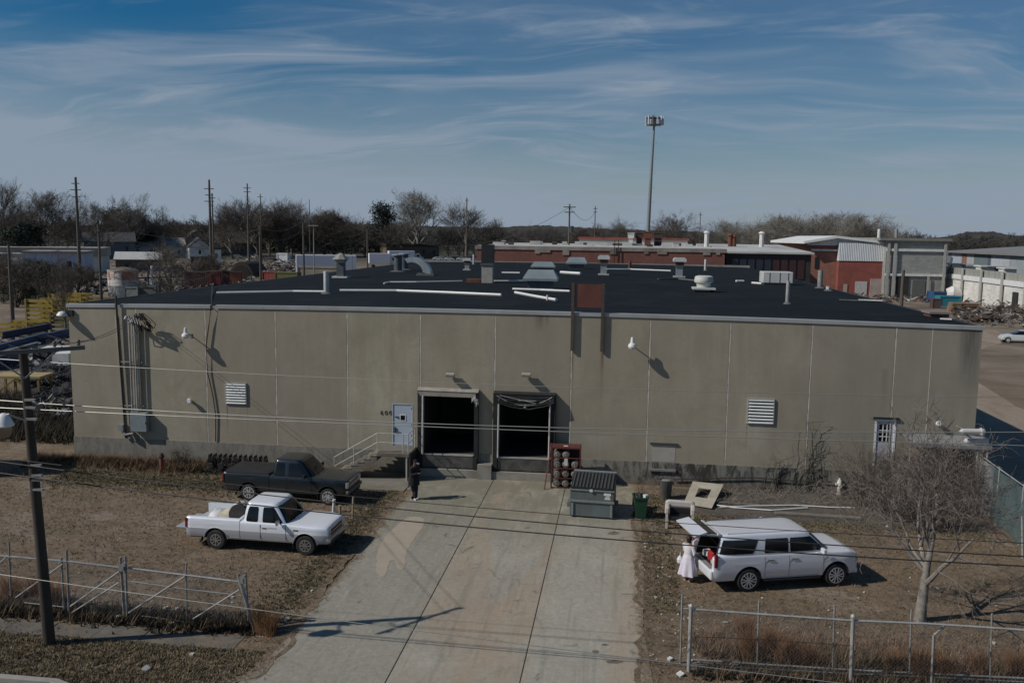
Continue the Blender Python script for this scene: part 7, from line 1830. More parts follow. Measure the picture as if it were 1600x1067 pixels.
# far-off woods: one mass of trees
def wood(name, label, span, n, seed, mat, hrange, kinds=(0, 2, 4)):
    rnd = random.Random(seed); m = MB()
    TRs = [gen_tree(200+i, 10, .22, .85, .15, 3, (9, 8, 7), .15, .045, (4, 3, 3, 3), wig=.15) for i in range(3)]
    WH = max(max(p[2] for p in B.v) for A, B in TRs)
    for _ in range(n):
        px, dist, h = span(rnd); P_ = AT(px, dist); s = h/WH; A, B = TRs[rnd.randrange(3)]; a = rnd.uniform(0, 6.28); ca_, sa_ = math.cos(a)*s*1.25, math.sin(a)*s*1.25
        for src in (A, B):
            k = len(m.v); m.v += [(P_.x+x*ca_-y*sa_, P_.y+x*sa_+y*ca_, z*s) for x, y, z in src.v]; m.f += [tuple(i+k for i in f) for f in src.f]
    o = m.build(name, mat); tag(o, label, 'wood', kind='stuff')
wm1 = bark('far_wood_brown', (.062, .055, .043)); wm2 = bark('far_wood_grey', (.070, .066, .056))
wood('far_wood', 'brown bare wood closing the view behind the roofs on the left', lambda r: (r.choice((r.uniform(-80, 620), r.uniform(330, 640))), r.uniform(520, 640), r.uniform(16, 22)), 200, 1, wm1, None)
wood('far_wood', 'low grey wood on the horizon behind the brick building', lambda r: (r.uniform(600, 1700), r.uniform(470, 700), r.uniform(12, 18)), 320, 2, wm2, None)
# hills
def hill(name, pts, dist, mat):
    m = MB(); n = len(pts)
    for (px, py) in pts:
        P_ = AT(px, dist); z = ZT(P_, py); B_ = AT(px, dist+500)
        m.v += [(P_.x*.86, P_.y*.86, -1), (P_.x*.95, P_.y*.95, z*.72), (P_.x, P_.y, z), (B_.x, B_.y, -1)]
    for i in range(n-1):
        for k in range(3): m.f.append((i*4+k, (i+1)*4+k, (i+1)*4+k+1, i*4+k+1))
    tag(m.build(name, mat, smooth=True), None, None, kind='structure')
def mat_hill():
    m, nt, b = _nt('wooded_hill'); p = geo_pos(nt)
    c = ramp(nt, noise(nt, p, .012, 8, .75, .4, (1, 1, 3)), [(.3, (.030, .030, .024)), (.5, (.050, .046, .036)), (.7, (.078, .068, .052))])
    nt.links.new(c, b.inputs['Base Color']); b.inputs['Roughness'].default_value = 1; bump(nt, b, noise(nt, p, .08, 6, .8), 1, 4); return m
HM = mat_hill()
def rough(pts, amp, step, seed):
    r = random.Random(seed); out = []
    for (x0_, y0__), (x1_, y1__) in zip(pts, pts[1:]):
        k = max(1, int((x1_-x0_)/step))
        for i in range(k): out.append((x0_+(x1_-x0_)*i/k, y0__+(y1__-y0__)*i/k+r.uniform(-amp, amp)))
    return out+[pts[-1]]
hill('hills', rough([(1380, 377), (1440, 373), (1480, 370), (1510, 362), (1550, 362), (1575, 367), (1600, 369), (1660, 370), (1760, 378)], .7, 3, 1), 900, HM)
hill('hills', rough([(-200, 352), (200, 352), (560, 350), (760, 356), (840, 352), (960, 358), (1100, 362), (1250, 364), (1400, 376)], .8, 4, 2), 1300, HM)
# ============================================================ BACKGROUND BUILDINGS
def WX(px, py, X):
    d = ray(px, py); return O + d*(X/d.x)
brick = mat_brick('red_brick', (.19, .064, .048), (.16, .12, .10), 1.0, .35)
brick2 = mat_brick('orange_brick', (.34, .135, .09), (.22, .17, .14), 1.0, .3)
redp = M('red_painted_wall', (.27, .080, .062), .85, 0, .18, .5, dirt=(.10, .04, .035), dirt_amt=.4)
blockw = mat_brick('concrete_block', (.30, .305, .28), (.25, .25, .235), .5, .3)
wroof = M('pale_roof', (.50, .50, .47), .8, 0, .15, .15, dirt=(.25, .23, .2), dirt_amt=.6)
wsheet = mat_corr('white_sheet', (.70, .72, .72), .35, .12)
dwin = M('dark_window_bay', (.014, .018, .024), .3, 0, .3, 1)
# --- long brick building behind the warehouse
YB1 = 150.0
a, b = WY(745, 384, YB1), WY(1133, 389, YB1); zt = (a.z+b.z)/2
t = T('brick_building', 'long low red brick building behind the warehouse with a pale flat roof', 'building', ((a.x+b.x)/2, YB1, 0))
MB().bb(a.x, b.x, YB1, YB1+60, 0, zt-.6).build('wall', brick, t, world=True)
MB().bb(a.x-.3, b.x+.3, YB1-.15, YB1+60, zt-.6, zt+.0).build('cornice', M('dirty_cornice', (.27, .245, .21), .9, 0, .35, .4, dirt=(.10, .08, .06), dirt_amt=.8), t, world=True)
MB().bb(a.x, b.x, YB1+.6, YB1+59, zt+.0, zt+.06).build('roof', wroof, t, world=True)
p, q = WY(905, 374, YB1+45), WY(1075, 374, YB1+45)
MB().bb(p.x, q.x, YB1+45, YB1+58, zt+.06, p.z).build('roof_monitor', wroof, t, world=True)
MB().bb(p.x-.3, q.x+.3, YB1+44.8, YB1+58.2, p.z, p.z+.5).build('monitor_eave', redp, t, world=True)
for x0, w in ((960, 1), (966, 1)):
    r = WY(x0, 400, YB1-.3); MB().bb(r.x-.06, r.x+.06, YB1-.35, YB1-.25, 3, zt+1.2).build('ladder_rail', M('ladder_red_dark', (.05, .015, .013), .8), t, world=True)
random.seed(31)
for k in range(9):
    r = WY(random.uniform(760, 1120), 400, YB1-.1); w = random.uniform(.5, 2.2)
    MB().bb(r.x, r.x+w, YB1-.14, YB1+.02, zt-.95-random.uniform(0, .5), zt-.62).build('peeling_flashing', M('dirty_cornice', (.27, .245, .21)), t, world=True)
for k in range(22):
    r = WY(760+17*k, 380, YB1+random.uniform(3, 35)); 
    MB().box((r.x, YB1+random.uniform(3, 40), zt+.3), (random.uniform(.8, 2.5), random.uniform(.8, 2), random.uniform(.4, .9))).build('roof_curb', wroof if k % 3 else M('roof_dark_box', (.08, .05, .045), .8), t, world=True)
# rooftop units
def roofbox(px0, px1, r0, r1, Y, mat, label, name='rooftop_unit', cat='rooftop unit'):
    p, q = WY(px0, r1, Y), WY(px1, r0, Y); o = MB().bb(p.x, q.x, Y, Y+2.2, p.z, q.z); o.bb(p.x-.1, q.x+.1, Y-.1, Y+2.3, q.z, q.z+.15)
    o.bb(p.x+.2, q.x-.2, Y+.2, Y+2, zt, p.z) if p.z > zt+.05 else None
    tag(o.build(name, mat), label, cat)
roofbox(981, 991, 365, 372, YB1+30, off_white, 'pale rooftop unit left of the mast foot on the brick building')
roofbox(993, 1005, 365, 372, YB1+32, M('roof_dark_box', (.08, .05, .045)), 'dark rooftop unit just left of the mast foot')
roofbox(1006, 1019, 363, 372, YB1+30, rusty, 'rust-red rooftop unit in front of the mast foot')
roofbox(1021, 1036, 365, 372, YB1+33, M('roof_dark_box', (.08, .05, .045)), 'dark red rooftop unit right of the mast foot')
# --- dark glazed wing
Y2 = 157.0; a, b = WY(1133, 393, Y2), WY(1268, 395, Y2); zt2 = (a.z+b.z)/2
t = T('workshop_wing', 'dark glazed wing with a pale roof joined to the right of the brick building', 'building', ((a.x+b.x)/2, Y2, 0))
MB().bb(a.x+.2, b.x, Y2, Y2+45, 0, zt2-.3).build('wall', M('dark_panel_wall', (.028, .024, .026), .7, 0, .4, .4), t, world=True)
for k in range(9):
    x = a.x+1.2+(b.x-a.x-2)*k/9; MB().bb(x, x+(b.x-a.x)/9*.68, Y2-.12, Y2-.001, zt2-4.6, zt2-1.2).build('window', M('blue_black_window', (.022, .030, .042), .25, 0, .3, .6) if k < 5 else M('red_black_window', (.045, .018, .018), .5), t, world=True)
rm = MB(); rm.slab([(a.x-.2, Y2-.6, zt2-.3), (b.x+.4, Y2-.6, zt2-.3), (b.x+.4, Y2+34, zt2+.75), (a.x-.2, Y2+34, zt2+.75)], .3); rm.build('roof', wroof, t, world=True)
for px, r0, r1 in ((1141, 368, 379), (1147, 370, 379), (1104, 364, 377), (1190, 365, 378)):
    p, q = WY(px, r1, Y2+22), WY(px, r0, Y2+22); tag(MB().cyl((p.x, p.y, zt2+.4), (p.x, p.y, q.z), .45, None, 8).cyl((p.x, p.y, q.z), (p.x, p.y, q.z+.4), .7, .4, 8).build('roof_stack', off_white if px > 1150 or px < 1120 else rusty), {1141: 'left one of two rusty stacks on the pale roof', 1147: 'right one of two rusty stacks on the pale roof', 1104: 'pale stack near the right end of the brick building', 1190: 'pale stack in the middle of the pale roof'}[px], 'stack')
# --- brick and white gabled warehouse
Y3 = 190.0
def B3(px, py, Y=Y3): return WY(px, py, Y)
xl, xm, xr_ = B3(1268, 420).x, B3(1310, 420).x, B3(1383, 420).x
t = T('gabled_warehouse', 'brick and white sheet warehouse with a low gable, left of the concrete block building', 'building', ((xl+xr_)/2, Y3, 0))
zt3 = B3(1290, 379).z; zr = B3(1383, 379).z
MB().bb(xl, xm, Y3+1.5, Y3+40, 0, zt3).build('left_brick_wall', brick2, t, world=True)
MB().bb(xl+.3, xm, Y3+1.3, Y3+1.49, B3(1290, 389).z, zt3-.1).build('red_band', redp, t, world=True)
MB().bb(xl, xm+.2, Y3+1.0, Y3+1.5, B3(1290, 392.5).z, B3(1290, 389.5).z).build('pale_string_course', off_white, t, world=True)
MB().bb(xm, xr_, Y3, Y3+40, 0, B3(1345, 408).z).build('lower_brick_wall', redp, t, world=True)
MB().bb(xm-.1, xr_, Y3-.15, Y3+40, B3(1345, 408).z, B3(1345, 380).z).build('white_upper_wall', wsheet, t, world=True)
g_ = MB(); pk = B3(1308, 368.5); l_, r_ = B3(1256, 377), B3(1388, 378)
g_.prism([(l_.x, l_.z-.5), (pk.x, pk.z-.5), (r_.x, r_.z-.5), (r_.x, r_.z), (pk.x, pk.z), (l_.x, l_.z)], Y3-.4, Y3+42); g_.build('gable_roof', M('bright_gable_white', (.72, .73, .70), .7, 0, .08, .3), t, world=True)
MB().prism([(l_.x+1, zt3-.6), (l_.x+1, l_.z-.5), (pk.x, pk.z-.52), (xr_, r_.z-.5), (xr_, zt3-.6)], Y3+1, Y3+1.4).build('gable_wall', wsheet, t, world=True)
p, q = B3(1335, 463), B3(1355, 440); dq = MB().bb(p.x, q.x, Y3-.12, Y3-.001, 0, q.z).build('roller_door', M('roller_door_white', (.46, .45, .43), .7), t, world=True)
p, q = B3(1317, 463), B3(1324, 444); MB().bb(p.x, q.x, Y3-.12, Y3-.001, 0, q.z).build('side_door', M('side_door_tan', (.38, .32, .28), .7), t, world=True)
p, q = B3(1275, 420), B3(1282, 402); MB().bb(p.x, q.x, Y3+1.38, Y3+1.499, p.z, q.z).build('window', dwin, t, world=True)
p, q = B3(1358, 462), B3(1380, 436); MB().bb(p.x, q.x, Y3-.5, Y3-.13, 0, q.z).build('boarded_bay', M('pink_grey_boards', (.36, .29, .27), .85, 0, .3, .6), t, world=True)
# --- concrete block building
xl4, xr4 = B3(1383, 420, 188).x, B3(1478, 420, 188).x; Y4 = 188.0; z4 = B3(1430, 376.5, Y4).z
t = T('block_building', 'tall grey concrete block building with two pale bands', 'building', ((xl4+xr4)/2, Y4, 0))
MB().bb(xl4, xr4, Y4, Y4+26, 0, z4).build('wall', blockw, t, world=True)
MB().bb(xl4-1.5, xr4+.6, Y4-.8, Y4+27, z4, z4+.55).build('roof_slab', M('roof_slab_grey', (.21, .205, .185), .9, 0, .2, .3), t, world=True)
for r0, r1 in ((389, 393), (428, 431.5)):
    MB().bb(xl4, xr4, Y4-.35, Y4-.001, B3(1430, r1, Y4).z, B3(1430, r0, Y4).z).build('pale_band', off_white, t, world=True)
for px, w in ((1384, .5), (1394, .6), (1472, .5), (1449, .4)):
    x = B3(px, 420, Y4).x; MB().bb(x, x+w, Y4-.5, Y4-.36, 0 if px != 1449 else 0, z4-.4 if px != 1449 else B3(1430, 432, Y4).z).build('pilaster', M('pilaster_grey', (.36, .36, .33), .9), t, world=True)
p, q = B3(1398, 465, Y4), B3(1420, 433, Y4); MB().bb(p.x, q.x, Y4-.2, Y4-.002, 0, q.z).build('open_bay', dark_void, t, world=True)
p, q = B3(1424, 465, Y4), B3(1446, 438, Y4); MB().bb(p.x, q.x, Y4-.12, Y4-.002, 0, q.z).build('grey_bay', M('grey_bay', (.11, .115, .11), .9), t, world=True)
p = G(1408, 479); zz_ = ZT(p, 422); tag(MB().cyl((p.x, p.y, 0), (p.x, p.y, zz_), .35, .28, 8).build('pole', wood_far), 'thick grey pole standing in front of the concrete block building', 'pole')
p, q = B3(1376, 372, Y4+20), B3(1376, 358, Y4+20)
for px, r1 in ((1374, 358), (1401, 358)):
    q = B3(px, r1, Y4+16); tag(MB().cyl((q.x, q.y, z4+.4), q, .35, None, 8).build('roof_stack', off_white if px < 1400 else galv_dull), 'short %s stack on the block building roof' % ('white' if px < 1400 else 'thin grey'), 'stack')
# --- long wall with piers on the right and the sheds behind it
XW = 66.86; A1, A2 = 125.0, 192.0
zw = ZT(G(1475, 466), 417); zbnd = ZT(G(1475, 466), 429.5); 
t = T('yard_wall', 'long whitewashed yard wall with concrete piers on the right', 'wall', (XW, 160, 0))
MB().bb(XW, XW+.5, A1, A2, 0, zbnd).build('white_lower_wall', mat_brick('whitewashed_block', (.66, .65, .61), (.56, .55, .51), .5, .25), t, world=True)
MB().bb(XW+.05, XW+.5, A1, A2, zbnd, zw).build('upper_wall', mat_corr('grey_upper_panels', (.30, .305, .27), 1.5, .15), t, world=True)
MB().bb(XW-.25, XW-.001, A1, A2, zbnd-.55, zbnd+.35).build('white_band', white_paint, t, world=True)
for k in range(8):
    y = A1+2+9.2*k; MB().bb(XW-.45, XW-.26, y, y+.8, 0, zw+.1).build('pier', M('pilaster_grey', (.36, .36, .33)), t, world=True)
p, q = WX(1583, 478, XW), WX(1592, 457, XW); MB().bb(XW-.3, XW-.002, min(p.y, q.y), max(p.y, q.y), .0, q.z).build('dark_doorway', dark_void, t, world=True)
XS = 80.0
t = T('grey_roofed_shed', 'wide grey-roofed shed behind the yard wall on the right', 'building', (XS, 170, 0))
zs_ = WX(1500, 393, XS).z; zr_ = WX(1560, 388, XS).z; ya_, yb_ = 120, WX(1482, 400, XS).y
MB().slab([(XS-1, ya_, zs_), (XS-1, yb_, zs_), (XS+26, yb_, zs_+2.1), (XS+26, ya_, zs_+2.1)], .35).build('roof', M('shed_roof_grey', (.22, .215, .205), .7, 0, .15, .1), t, world=True)
cols = [(.16, .18, .22), (.36, .42, .46), (.26, .13, .10), (.40, .40, .40), (.15, .19, .20), (.10, .12, .15), (.46, .48, .52), (.42, .45, .47), (.30, .34, .35)]
n = len(cols)
px_ = [1480, 1487, 1503, 1511, 1522, 1544, 1549, 1567, 1578, 1640]
for i, c in enumerate(cols):
    y1, y0 = WX(px_[i], 400, XS).y, WX(px_[i+1], 400, XS).y
    MB().bb(XS, XS+.5, max(ya_, min(y0, y1)), max(y0, y1), 0, zs_-.25).build('wall_panel', mat_corr('shed_sheet_%d' % i, c, 1.0, .12), t, world=True)
for k, (px, c) in enumerate(((1493, 1), (1515, 1), (1538, 1), (1560, 0), (1575, 1))):
    p = WX(px, 414, XW+4); tag(MB().box((p.x, p.y, zw-.6+.0), (2.2, 2.4, 2.0)).box((p.x, p.y, zw+.5), (2.6, 3.6, .25)).box((p.x, p.y, (zw-1.6)/2), (1.2, 1.2, zw-1.6)).build('roof_hopper', off_white if c else M('dark_hopper', (.06, .065, .075), .6)),
        ('nearest', 'second nearest', 'middle', 'second farthest', 'farthest')[4-k]+' white box with a dark flat lid behind the yard wall' if c else 'grey box with a flat lid behind the yard wall, second from the near end', 'box', 'boxes behind the yard wall')
p = WX(1479, 418, XW-.3); tag(MB().tube([(p.x, p.y, 1), (p.x, p.y, p.z-.4), (p.x, p.y-1.5, p.z+.6), (p.x, p.y-2.6, p.z+1.3), (p.x, p.y-2.6, p.z+2.2)], .22, 6).build('downpipe', white_paint), 'white bent downpipe where the yard wall meets the block building', 'pipe')
# --- yard on the right: bins, pallets, scrap
def scrap(name, label, region, n, smin, smax, zmax, cols, seed, flat=.5, thin=False):
    smin *= .5; smax *= .5; n = int(n*2.2); zmax *= .75
    rnd = random.Random(seed); m = MB()
    for _ in range(n):
        px, py = region(rnd); g_ = G(px, py); s = rnd.uniform(smin, smax)
        M_ = Matrix.Rotation(rnd.uniform(0, 3.1), 3, 'Z') @ Matrix.Rotation(rnd.uniform(-.6, .6), 3, 'X') @ Matrix.Rotation(rnd.uniform(-.6, .6), 3, 'Y')
        z = rnd.random()**2*zmax
        k = rnd.random()*(.5 if thin else 1)
        if thin: s *= 1.5
        if k < .45 and thin: m.box((g_.x, g_.y, z+s*.15), (s*rnd.uniform(1, 2.6), s*rnd.uniform(.03, .10), s*rnd.uniform(.03, .10)), M=M_)
        elif k < .45: m.box((g_.x, g_.y, z+s*.15), (s*rnd.uniform(1, 2.6), s*rnd.uniform(.08, .3), s*rnd.uniform(.08, .3)), M=M_)
        elif k < .75: m.box((g_.x, g_.y, z+s*.15), (s, s*rnd.uniform(.5, 1), s*rnd.uniform(.1, flat)), M=M_)
        else:
            d = M_ @ Vector((1, 0, 0)); c = Vector((g_.x, g_.y, z+s*.2)); m.cyl(c-d*s*.6, c+d*s*.6, s*rnd.uniform(.06, .25), None, 7)
    o = m.build(name, cols); tag(o, label, 'scrap', kind='stuff')
def scrap_mat(name, stops):
    m, nt, b = _nt(name); p = geo_pos(nt)
    v = N(nt, 'ShaderNodeTexVoronoi'); v.inputs['Scale'].default_value = .9; nt.links.new(p, v.inputs['Vector'])
    s_ = sxyz(nt, v.outputs['Color']); c = ramp(nt, s_[0], stops); nt.links.new(c, b.inputs['Base Color']); b.inputs['Roughness'].default_value = .75; return m
sm1 = scrap_mat('mixed_scrap', [(0, (.02, .02, .02)), (.3, (.07, .06, .05)), (.55, (.11, .075, .05)), (.85, (.15, .13, .11)), (.985, (.5, .49, .46))])
scrap('scrap_heap', 'dark heap of scrap along the foot of the yard wall', lambda r: (r.uniform(1495, 1610), r.uniform(484, 505)), 260, .6, 2.2, 1.8, sm1, 4, thin=True)
scrap('scrap_heap', 'mixed rubbish in front of the block building', lambda r: (r.uniform(1335, 1470), r.uniform(463, 473)), 110, .6, 2.0, 1.2, sm1, 5)
scrap('scrap_heap', 'scattered junk over the right-hand yard', lambda r: (r.uniform(1500, 1620), r.uniform(497, 512)), 60, .4, 1.3, .4, sm1, 6)
def crate(px, py, w, d, h, mat, label, name, cat, rz=.1, grp=None, z=0):
    g_ = G(px, py); m = MB().box((0, 0, h/2), (w, d, h)); e = .07*min(w, h)
    for x in (-w/2, w/2):
        for y in (-d/2, d/2): m.box((x, y, h/2), (e*1.6, e*1.6, h+.02))
    m.box((0, -d/2-.01, h-e), (w, e, e*1.5)); m.box((0, -d/2-.01, e), (w, e, e*1.5))
    o = m.build(name, mat); o.location = (g_.x, g_.y+d/2, z); o.rotation_euler[2] = rz; tag(o, label, cat, grp); return o
turq = M('turquoise_plastic', (.025, .21, .27), .5, 0, .15, .5); blup = M('blue_plastic', (.03, .085, .20), .5, 0, .2, .5)
crate(1483, 479, 3.6, 2.4, 1.9, turq, 'turquoise skip in the right-hand yard', 'skip', 'skip', .1)
crate(1466, 474, 2.4, 2.2, 2.2, blup, 'blue box just left of the turquoise skip', 'plastic_box', 'box', .2)
crate(1463, 482, 1.3, 1.3, 1.7, M('brown_barrel', (.09, .06, .05), .8), 'brown drum in front of the blue box', 'drum', 'drum', 0)
for k in range(7):
    crate(1507+k*.6, 492, 4.4, 2.2, .18, M('pallet_wood', (.26, .17, .105), .9, 0, .35, .8), ('lowest', 'second lowest', 'third', 'middle', 'fifth', 'second topmost', 'topmost')[k]+' pallet in the stack beside the scrap in the right-hand yard', 'pallet', 'pallet', .08*math.sin(k*2), 'pallets stacked in the right-hand yard', k*.28)
lo_ = lump(MB(), (0, 0, 0), (1.5, 1.3, 1.7), 8).build('white_bag', sackw, None, smooth=True); g_ = G(1489, 471); lo_.location = (g_.x, g_.y, 0); tag(lo_, 'large white bulk bag behind the turquoise skip', 'bag')
lo_ = lump(MB(), (0, 0, 0), (1.2, 1.2, 1.0), 9).build('white_bag', sackw, None, smooth=True); g_ = G(1473, 462); lo_.location = (g_.x, g_.y, 0); tag(lo_, 'smaller white bag left of the bulk bag', 'bag')

# ---------------------------------------------------------------- poles and the mast
def far_pole(px, yt, dist, label, r=.22, arms=(), mat=wood_far, name='power_pole', cat='utility pole', group=None, tilt=0, tf=False):
    P_ = AT(px, dist); z = ZT(P_, yt); t = T(name, label, cat, (P_.x, P_.y, 0), YAW, group)
    MB().cyl((0, 0, 0), (tilt, 0, z), r, r*.55, 8).build('pole', mat, t)
    for dz, w in arms: MB().bar((-w/2+tilt, -.2, z-dz), (w/2+tilt, -.2, z-dz), .16, .18).build('crossarm', mat, t)
    if tf: MB().cyl((.45, -.5, z-tf-1.3), (.45, -.5, z-tf), .42, None, 10).build('transformer', M('transformer_grey', (.05, .052, .055), .5), t)
    return t, Vector((P_.x, P_.y, z))
far_pole(122, 277, 205, 'tallest far pole at the left with three short arms', .42, ((1.3, 1.6), (2.6, 2.2), (4.0, 1.6)), group='far transmission poles')
far_pole(329, 281, 210, 'taller one of the twin far poles', .40, ((2.0, 2.2), (3.4, 1.8), (4.8, 2.2)), group='far transmission poles')
far_pole(333, 302, 235, 'shorter one of the twin far poles', .30, ((1.2, 1.8),), group='far transmission poles')
far_pole(388, 287, 250, 'far pole right of the twin poles', .32, ((1.2, 2.0), (2.2, 1.8)), group='far transmission poles')
far_pole(408, 303, 300, 'thin far pole above the middle wood', .26, ((1.0, 1.8),), group='far transmission poles')
far_pole(729, 309, 300, 'far pole in front of the tree right of the largest tree', .30, ((.9, 1.2),), group='far transmission poles')
far_pole(929, 322, 330, 'far pole between the transformer pole and the mast', .26, ((1.0, 1.6), (2.2, 1.4)), group='far transmission poles')
far_pole(1093, 332, 400, 'thin far pole right of the mast', .26, ((1.0, 1.6),), group='far transmission poles')
far_pole(484, 312, 330, 'thinnest far pole above the long white trailer', .2, (), group='far transmission poles')
tfp = far_pole(889, 319, 175, 'pole with a dark transformer behind the brick building', .26, ((.6, 2.4), (1.6, 2.0)), tf=4.3)[1]
p1_ = far_pole(474, 337, 165, 'wooden pole standing left of the long white trailer', .24, ((.5, 2.2), (3.2, .6)))[1]
p2_ = far_pole(574, 349, 190, 'wooden pole between the trailer and the white trucks', .22, ((.5, 2.0),))[1]
p3_ = far_pole(406, 352, 140, 'wooden pole at the left edge of the roof', .24, ((.6, .5),))[1]
p4_ = far_pole(154, 338, 135, 'pole in front of the grey roofs on the left', .24, ((.5, 1.4), (2, .6)))[1]
p5_ = far_pole(12, 382, 120, 'pole at the left edge in front of the white building', .26, ())[1]
tlp = far_pole(490, 351, 175, 'street lamp pole with two heads beside the wooden pole', .14, ((.2, 2.0),), galv_dull, 'street_lamp', 'street lamp')[1]
def far_wire(a, b, sag, r, label, group='far overhead wires'):
    pts = []
    for i in range(21):
        q = a.lerp(b, i/20); q.z -= 4*sag*(i/20)*(1-i/20); pts.append(q)
    tag(MB().tube(pts, r, 3).build('power_line', M('far_wire', (.07, .07, .07), .7)), label, 'wire', group)
for k in range(4):
    o_ = Vector((0, 0, -.5-1.3*k))
    far_wire(p1_+o_, p2_+Vector((0, 0, -.4-.9*k)), 1.6+.3*k, .035, ('topmost', 'second', 'third', 'lowest')[k]+' wire between the two poles beside the long white trailer')
for k in range(2): far_wire(p3_+Vector((0, 0, -.3-1.5*k)), p1_+Vector((0, 0, -.8-1.6*k)), 1.2, .035, ('upper', 'lower')[k]+' wire from the roof-edge pole to the trailer pole')
for k in range(2): far_wire(p4_+Vector((0, 0, -.4-1.6*k)), p3_+Vector((0, 0, -.5-.8*k)), 2.2, .035, ('upper', 'lower')[k]+' wire from the left roofs pole to the roof-edge pole')
for k in range(2): far_wire(p5_+Vector((0, 0, -.3-1.6*k)), p4_+Vector((0, 0, -1.2-1.2*k)), 2.0, .035, ('upper', 'lower')[k]+' wire from the left edge pole to the left roofs pole')
far_wire(p2_+Vector((0, 0, -.3)), tfp+Vector((0, 0, -.6)), 6, .04, 'long wire from the trailer poles to the transformer pole')
far_wire(tfp+Vector((0, 0, -.5)), AT(929, 330, ZT(AT(929, 330), 330)), 3, .05, 'wire from the transformer pole to the next far pole')
# cell mast
D_ = 255.0; P_ = AT(1010.5, D_); zt_ = ZT(P_, 184); k_ = D_/FPX
t = T('cell_mast', 'tall grey cell phone mast with a crown of white antennas', 'mast', (P_.x, P_.y, 0), YAW)
off = 6.0*k_
MB().cyl((0, 0, 0), (off*.55, 0, zt_*.62), .66, .46, 12).cyl((off*.55, 0, zt_*.62), (off, 0, zt_), .45, .30, 12).build('mast_tube', M('mast_galvanised', (.25, .265, .27), .5, .3, .08, .3), t, smooth=True)
for dz in (-.1, -2.0): MB().lathe((off, 0, zt_+dz), [(2.2, -.08), (2.3, 0), (2.2, .08)], 12).build('ring_platform', galv_dull, t)
for i in range(12):
    a = 6.283*i/12+.2; x, y = off+2.45*math.cos(a), 2.45*math.sin(a)
    MB().box((x, y, zt_-.9), (.42, .26, 2.5 if i % 3 else 1.9), rz=a).build('antenna', M('antenna_white', (.55, .57, .58), .5) if i % 4 else M('antenna_dark', (.09, .09, .09), .5), t)
MB().cyl((off, 0, zt_), (off, 0, zt_+1.2), .06).build('lightning_rod', galv_dull, t)
for i in range(9):
    z = zt_*(.12+.09*i); f_ = off*(z/zt_); MB().bar((f_+.75, -.3, z), (f_+1.05, -.3, z), .12).build('step_bolt', galv_dull, t)

# ---------------------------------------------------------------- left background
def house(px0, px1, yb, ywall, yroof, label, wallm, roofm, depth=9.0, ridge='x', name='house', base=None):
    a = G(px0, yb); b = G(px1, yb); W_ = (b-a).length; rz = math.atan2(b.y-a.y, b.x-a.x)
    zw_ = ZT(a, ywall); zr_ = ZT(a, yroof)
    t = T(name, label, 'building' if name != 'house' else 'house', (a.x, a.y, 0), rz)
    MB().bb(0, W_, 0, depth, 0, zw_).build('wall', wallm, t)
    m = MB()
    if ridge == 'x': m.prism([(-.5, zw_-.1), (depth/2, zr_), (depth+.5, zw_-.1), (depth+.5, zw_+.15), (depth/2, zr_+.25), (-.5, zw_+.15)], -.5, W_+.5, 'X')
    elif ridge == 'y': m.prism([(-.5, zw_-.1), (W_/2, zr_), (W_+.5, zw_-.1), (W_+.5, zw_+.15), (W_/2, zr_+.25), (-.5, zw_+.15)], -.5, depth+.5, 'Y')
    else: m.bb(-.4, W_+.4, -.4, depth+.4, zw_, zr_)
    m.build('roof', roofm, t)
    if ridge == 'y': MB().prism([(0, zw_), (W_/2, zr_-.1), (W_, zw_)], .0, .2, 'Y').build('gable', wallm, t)
    n = max(1, int(W_/5))
    for i in range(n):
        x = W_*(i+.5)/n; MB().bb(x-.5, x+.5, -.06, -.002, zw_*.38, zw_*.72).build('window', dwin, t)
    return t, W_, zw_
rg = M('grey_shingles', (.070, .072, .075), .9, 0, .2, .3); rb_ = M('brown_shingles', (.095, .080, .066), .9, 0, .2, .3); rt_ = M('tan_gravel_roof', (.33, .30, .26), .9, 0, .3, .2)
cw = M('cream_siding', (.52, .52, .48), .8, 0, .12, .4); gw = M('grey_siding', (.16, .17, .175), .8, 0, .15, .4); bw = mat_corr('pale_blue_sheet', (.34, .41, .52), .8, .1)
house(-20, 160, 428, 400, 386, 'long low building with a pale gravel roof behind the blue-sided one', cw, rt_, 14, 'flat', 'long_building')
house(38, 133, 438, 396, 392, 'blue-sided metal building at the left', bw, rt_, 10, 'flat', 'metal_building')
house(-30, 36, 434, 402, 396, 'white low building at the left edge', off_white, rt_, 10, 'flat', 'low_building')
house(132, 212, 404, 378, 363, 'grey-roofed house behind the white tank', gw, rg, 12)
house(205, 290, 402, 385, 372, 'wide low house with a tan roof among the bare trees', cw, rt_, 12)
house(296, 329, 404, 386, 372, 'white gabled house left of the brown-roofed ones', white_paint, rg, 12, 'y')
house(286, 330, 398, 378, 360, 'grey gabled house behind the white gable', gw, rg, 10, 'y')
house(332, 405, 400, 380, 362, 'brown-roofed house right of the white gable', gw, rb_, 12)
house(330, 346, 412, 390, 386, 'small white hut in front of the brown-roofed house', off_white, rg, 3, 'flat', 'hut')
house(604, 686, 404, 385, 381, 'low brown flat-roofed building above the white trucks', M('brown_render', (.13, .098, .066), .9, 0, .2, .3), M('dark_flat_roof', (.03, .03, .03), .9), 10, 'flat', 'brown_building')
house(181, 252, 424, 406, 395, 'shed with a pale patched roof behind the tank', M('shed_tan', (.22, .17, .12), .9), wroof, 8, 'x', 'shed')
